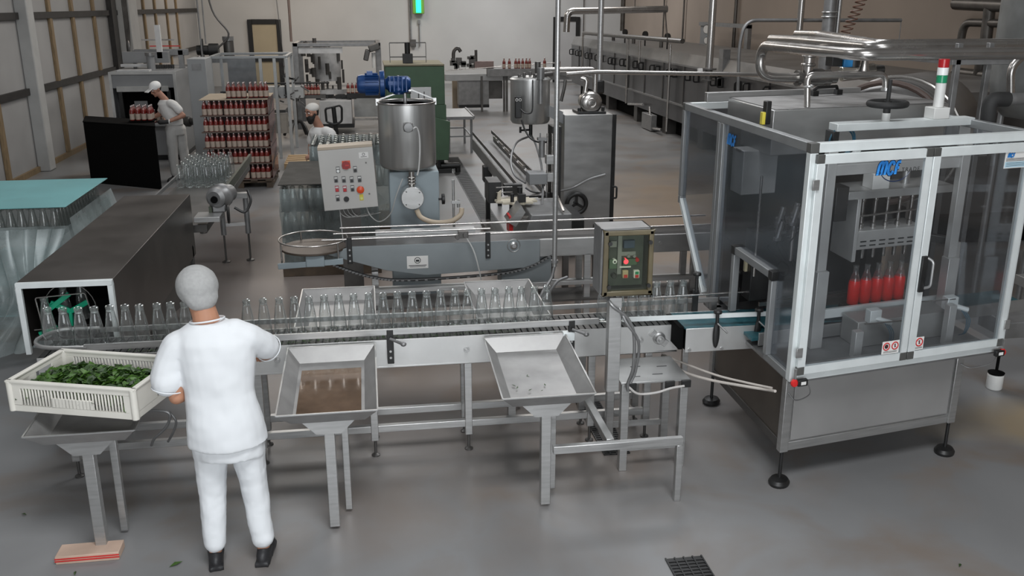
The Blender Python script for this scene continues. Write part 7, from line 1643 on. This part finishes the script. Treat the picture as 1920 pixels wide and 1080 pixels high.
# --- man with the cap lifting a pack of bottles ----------------------------------------
def worker_pack():
    x, y = -3.42, 17.0
    t = thing('person', (x, y, 0), 'person in white cap and shirt lifting a pack of red bottles beside black cabinet', 'person')
    hc = Vector((-3.60, 16.96, 1.60)); F = Vector((-.72, -.60, -.42))
    b = MB(); R, S, Fv, U = head(b, hc, F, (0, 0, 1), 1.04)
    limb(b, [Vector((-3.47, 17.0, 1.40)), hc+Vector((.03, .02, -.06))], [.062, .056])
    loft(b, [((-3.38, 17.02, .88), .13, .10), ((-3.38, 17.02, 1.0), .14, .11), ((-3.41, 17.01, 1.2), .14, .105), ((-3.44, 17.0, 1.33), .13, .08), ((-3.47, 17, 1.41), .055, .05)])
    sn, sf = Vector((-3.345, 16.91, 1.345)), Vector((-3.515, 17.12, 1.345))
    en_, wn = Vector((-3.17, 16.86, 1.15)), Vector((-3.42, 16.74, 1.06)); ef, wf = Vector((-3.62, 17.16, 1.15)), Vector((-3.78, 17.00, 1.08))
    limb(b, [sn, (sn+en_)/2, en_], [.042, .043, .041]); limb(b, [en_, (en_+wn)/2, wn], [.043, .038, .028]); hand(b, wn, (-.9, -.1, -.0), (0, 0, 1), (0, .9, .3), 1.0, .4)
    limb(b, [sf, (sf+ef)/2, ef], [.042, .043, .041]); limb(b, [ef, (ef+wf)/2, wf], [.043, .038, .028]); hand(b, wf, (-.8, -.5, 0), (0, 0, 1), (.3, -.9, .3), 1.0, .4)
    hips = [(Vector((-3.42, 16.98, .92)), Vector((-3.43, 16.95, .50)), Vector((-3.43, 16.93, .09))), (Vector((-3.30, 17.08, .92)), Vector((-3.28, 17.10, .50)), Vector((-3.26, 17.14, .09)))]
    for a, k_, e in hips: limb(b, [a, k_, e], [.088, .058, .040])
    solid(b, 'body', SKIN2, t, .009, 3); eyes(hc, R, S, Fv, U, t, 1.04)
    hr_ = MB(); hr_.ell(hc-Fv*.012+U*.02, .081, .096, .085, 16, 10, R); solid(hr_, 'hair', HAIR, t, .01, 2)
    cp = MB(); cp.ell(hc-Fv*.008+U*.050, .094, .108, .085, 20, 12, R); cp.cbox(hc+Fv*.13+U*.038, .13, .12, .012, R=R@Matrix.Rotation(-.15, 3, 'X')); solid(cp, 'cap', paint('white_cap', (.80, .80, .79), .8, 0, .03, 8), t, .009, 3)
    c = MB(); loft(c, [((-3.37, 17.02, .97), .158, .130), ((-3.38, 17.02, 1.08), .160, .130), ((-3.41, 17.01, 1.22), .172, .130), ((-3.44, 17.0, 1.34), .172, .115), ((-3.455, 17.0, 1.41), .11, .08)], 22)
    limb(c, [(-3.38, 16.93, 1.35), (-3.31, 16.89, 1.33), (-3.24, 16.88, 1.24)], [.075, .073, .072]); limb(c, [(-3.48, 17.10, 1.35), (-3.54, 17.14, 1.32), (-3.58, 17.15, 1.22)], [.075, .073, .070])
    s = solid(c, 'shirt', WHITEG, t, .011, 4); wrinkle(s, .02, .15)
    p = MB(); loft(p, [((-3.36, 17.03, .80), .15, .125), ((-3.36, 17.03, .90), .155, .125), ((-3.37, 17.02, .99), .14, .115)], 22)
    for a, k_, e in hips: limb(p, [a+Vector((0, 0, -.03)), k_, e+Vector((0, 0, .05))], [.112, .088, .075])
    s = solid(p, 'trousers', paint('grey_white_trousers', (.50, .49, .47), .85, 0, .06, 6, .2), t, .011, 4); wrinkle(s, .02, .14)
    shoe(t, (-3.43, 16.95, 0), (-.5, -.85, 0)); shoe(t, (-3.26, 17.16, 0), (-.2, -.95, 0))
    for w_, d_ in ((wn, Vector((-.9, -.1, 0))), (wf, Vector((-.8, -.5, 0)))):
        g = MB(); limb(g, [w_-d_*.02, w_+d_*.09], [.036, .042], 12); g.ell(w_+d_*.13, .05, .04, .045, 12, 8); solid(g, 'glove', RUBBER, t, .01, 2); MB().ring(w_-d_*.03, .034, .012, d_).build('glove_cuff', WHITEG, t)
    # the pack rests on a black tray on the cabinet edge
    tr_ = MB().box(-4.03, -3.63, 16.62, 16.90, 1.081, 1.10).build('pack_tray', MATTBLACK, None); tag(base_origin(tr_, (-3.83, 16.76, 1.081)), 'black tray under the pack of bottles the capped man is lifting', 'tray')
    n = 0
    for j in range(3):
        for i in range(4):
            red_bottle((-3.975+i*.096, 16.665+j*.096, 1.101), 'red sauce bottle in the lifted pack, %s from the left in the %s row' % (ORD[i], ['front', 'middle', 'back'][j]), 'red sauce bottles in the lifted pack')
worker_pack()

# --- bearded man behind the wrapped pallets -------------------------------------------
def worker_beard():
    x, y = -.70, 13.9
    t = thing('person', (x, y, 0), 'person with full black beard, white cap and white shirt behind the film wrapped pallet', 'person')
    hc = Vector((-.80, 13.82, 1.50)); F = Vector((-.72, -.66, -.20))
    b = MB(); R, S, Fv, U = head(b, hc, F, (0, 0, 1), 1.06)
    limb(b, [Vector((-.71, 13.9, 1.27)), hc+Vector((.02, .02, -.06))], [.066, .060])
    loft(b, [((-.66, 13.92, .76), .14, .11), ((-.66, 13.92, .9), .145, .11), ((-.67, 13.92, 1.08), .15, .11), ((-.69, 13.9, 1.19), .14, .09), ((-.71, 13.9, 1.28), .06, .055)])
    sn, sf = Vector((-.57, 13.81, 1.205)), Vector((-.79, 14.02, 1.205))
    en_, wn = Vector((-.50, 13.70, .98)), Vector((-.70, 13.52, .90)); ef, wf = Vector((-.86, 14.04, .98)), Vector((-.86, 13.82, .86))
    for s_, e_, w_ in ((sn, en_, wn), (sf, ef, wf)): limb(b, [s_, (s_+e_)/2, e_], [.046, .045, .042]); limb(b, [e_, (e_+w_)/2, w_], [.044, .04, .029]); hand(b, w_, (-.5, -.8, -.1), (0, 0, 1), (.6, -.3, -.2), 1., .4)
    hips = [(Vector((-.72, 13.87, .80)), Vector((-.74, 13.80, .46)), Vector((-.74, 13.84, .09))), (Vector((-.60, 13.97, .80)), Vector((-.56, 13.92, .46)), Vector((-.54, 13.98, .09)))]
    for a, k_, e in hips: limb(b, [a, k_, e], [.088, .06, .042])
    solid(b, 'body', SKIN2, t, .009, 3); eyes(hc, R, S, Fv, U, t, 1.06)
    hb = MB(); hb.ell(hc-U*.080+Fv*.050, .062, .060, .062, 16, 10, R); hb.ell(hc-U*.115+Fv*.06, .045, .045, .05, 14, 8, R)
    for q in (-1, 1): hb.tube([hc+S*q*.068*1.06-U*.01+Fv*.01, hc+S*q*.066-U*.05+Fv*.03, hc+S*q*.045-U*.085+Fv*.055], [.014, .022, .025], 8)
    hb.tube([hc-U*.048*1.06+Fv*.092+S*.035, hc-U*.042*1.06+Fv*.104, hc-U*.048*1.06+Fv*.092-S*.035], [.008, .012, .008], 8)
    solid(hb, 'beard', HAIR, t, .008, 1)
    hr_ = MB(); hr_.ell(hc-Fv*.02+U*.01, .082, .094, .085, 16, 10, R); hr_.ell(hc-Fv*.06-U*.03, .06, .035, .05, 14, 8, R); solid(hr_, 'hair', HAIR, t, .01, 1)
    cp = MB(); cp.ell(hc-Fv*.02+U*.058, .096, .108, .070, 20, 12, R); solid(cp, 'cap', paint('white_cap_2', (.62, .60, .56), .8, 0, .04, 8), t, .009, 3)
    c = MB(); loft(c, [((-.64, 13.93, .80), .175, .14), ((-.65, 13.92, .95), .175, .14), ((-.66, 13.92, 1.08), .185, .14), ((-.68, 13.91, 1.20), .185, .125), ((-.70, 13.9, 1.275), .12, .09)], 22)
    limb(c, [(-.62, 13.84, 1.21), (-.55, 13.79, 1.18), (-.52, 13.75, 1.06)], [.082, .080, .076]); limb(c, [(-.76, 14.0, 1.21), (-.80, 14.04, 1.17), (-.84, 14.04, 1.06)], [.082, .078, .074])
    s = solid(c, 'shirt', WHITEG, t, .011, 4); wrinkle(s, .02, .15)
    p = MB(); loft(p, [((-.64, 13.93, .70), .15, .125), ((-.65, 13.92, .86), .15, .125)], 22)
    for a, k_, e in hips: limb(p, [a+Vector((0, 0, -.03)), k_, e+Vector((0, 0, .05))], [.11, .088, .075])
    solid(p, 'trousers', WHITEG, t, .012, 4)
    shoe(t, (-.74, 13.86, 0), (-.5, -.85, 0)); shoe(t, (-.54, 14.0, 0), (-.4, -.9, 0))
worker_beard()
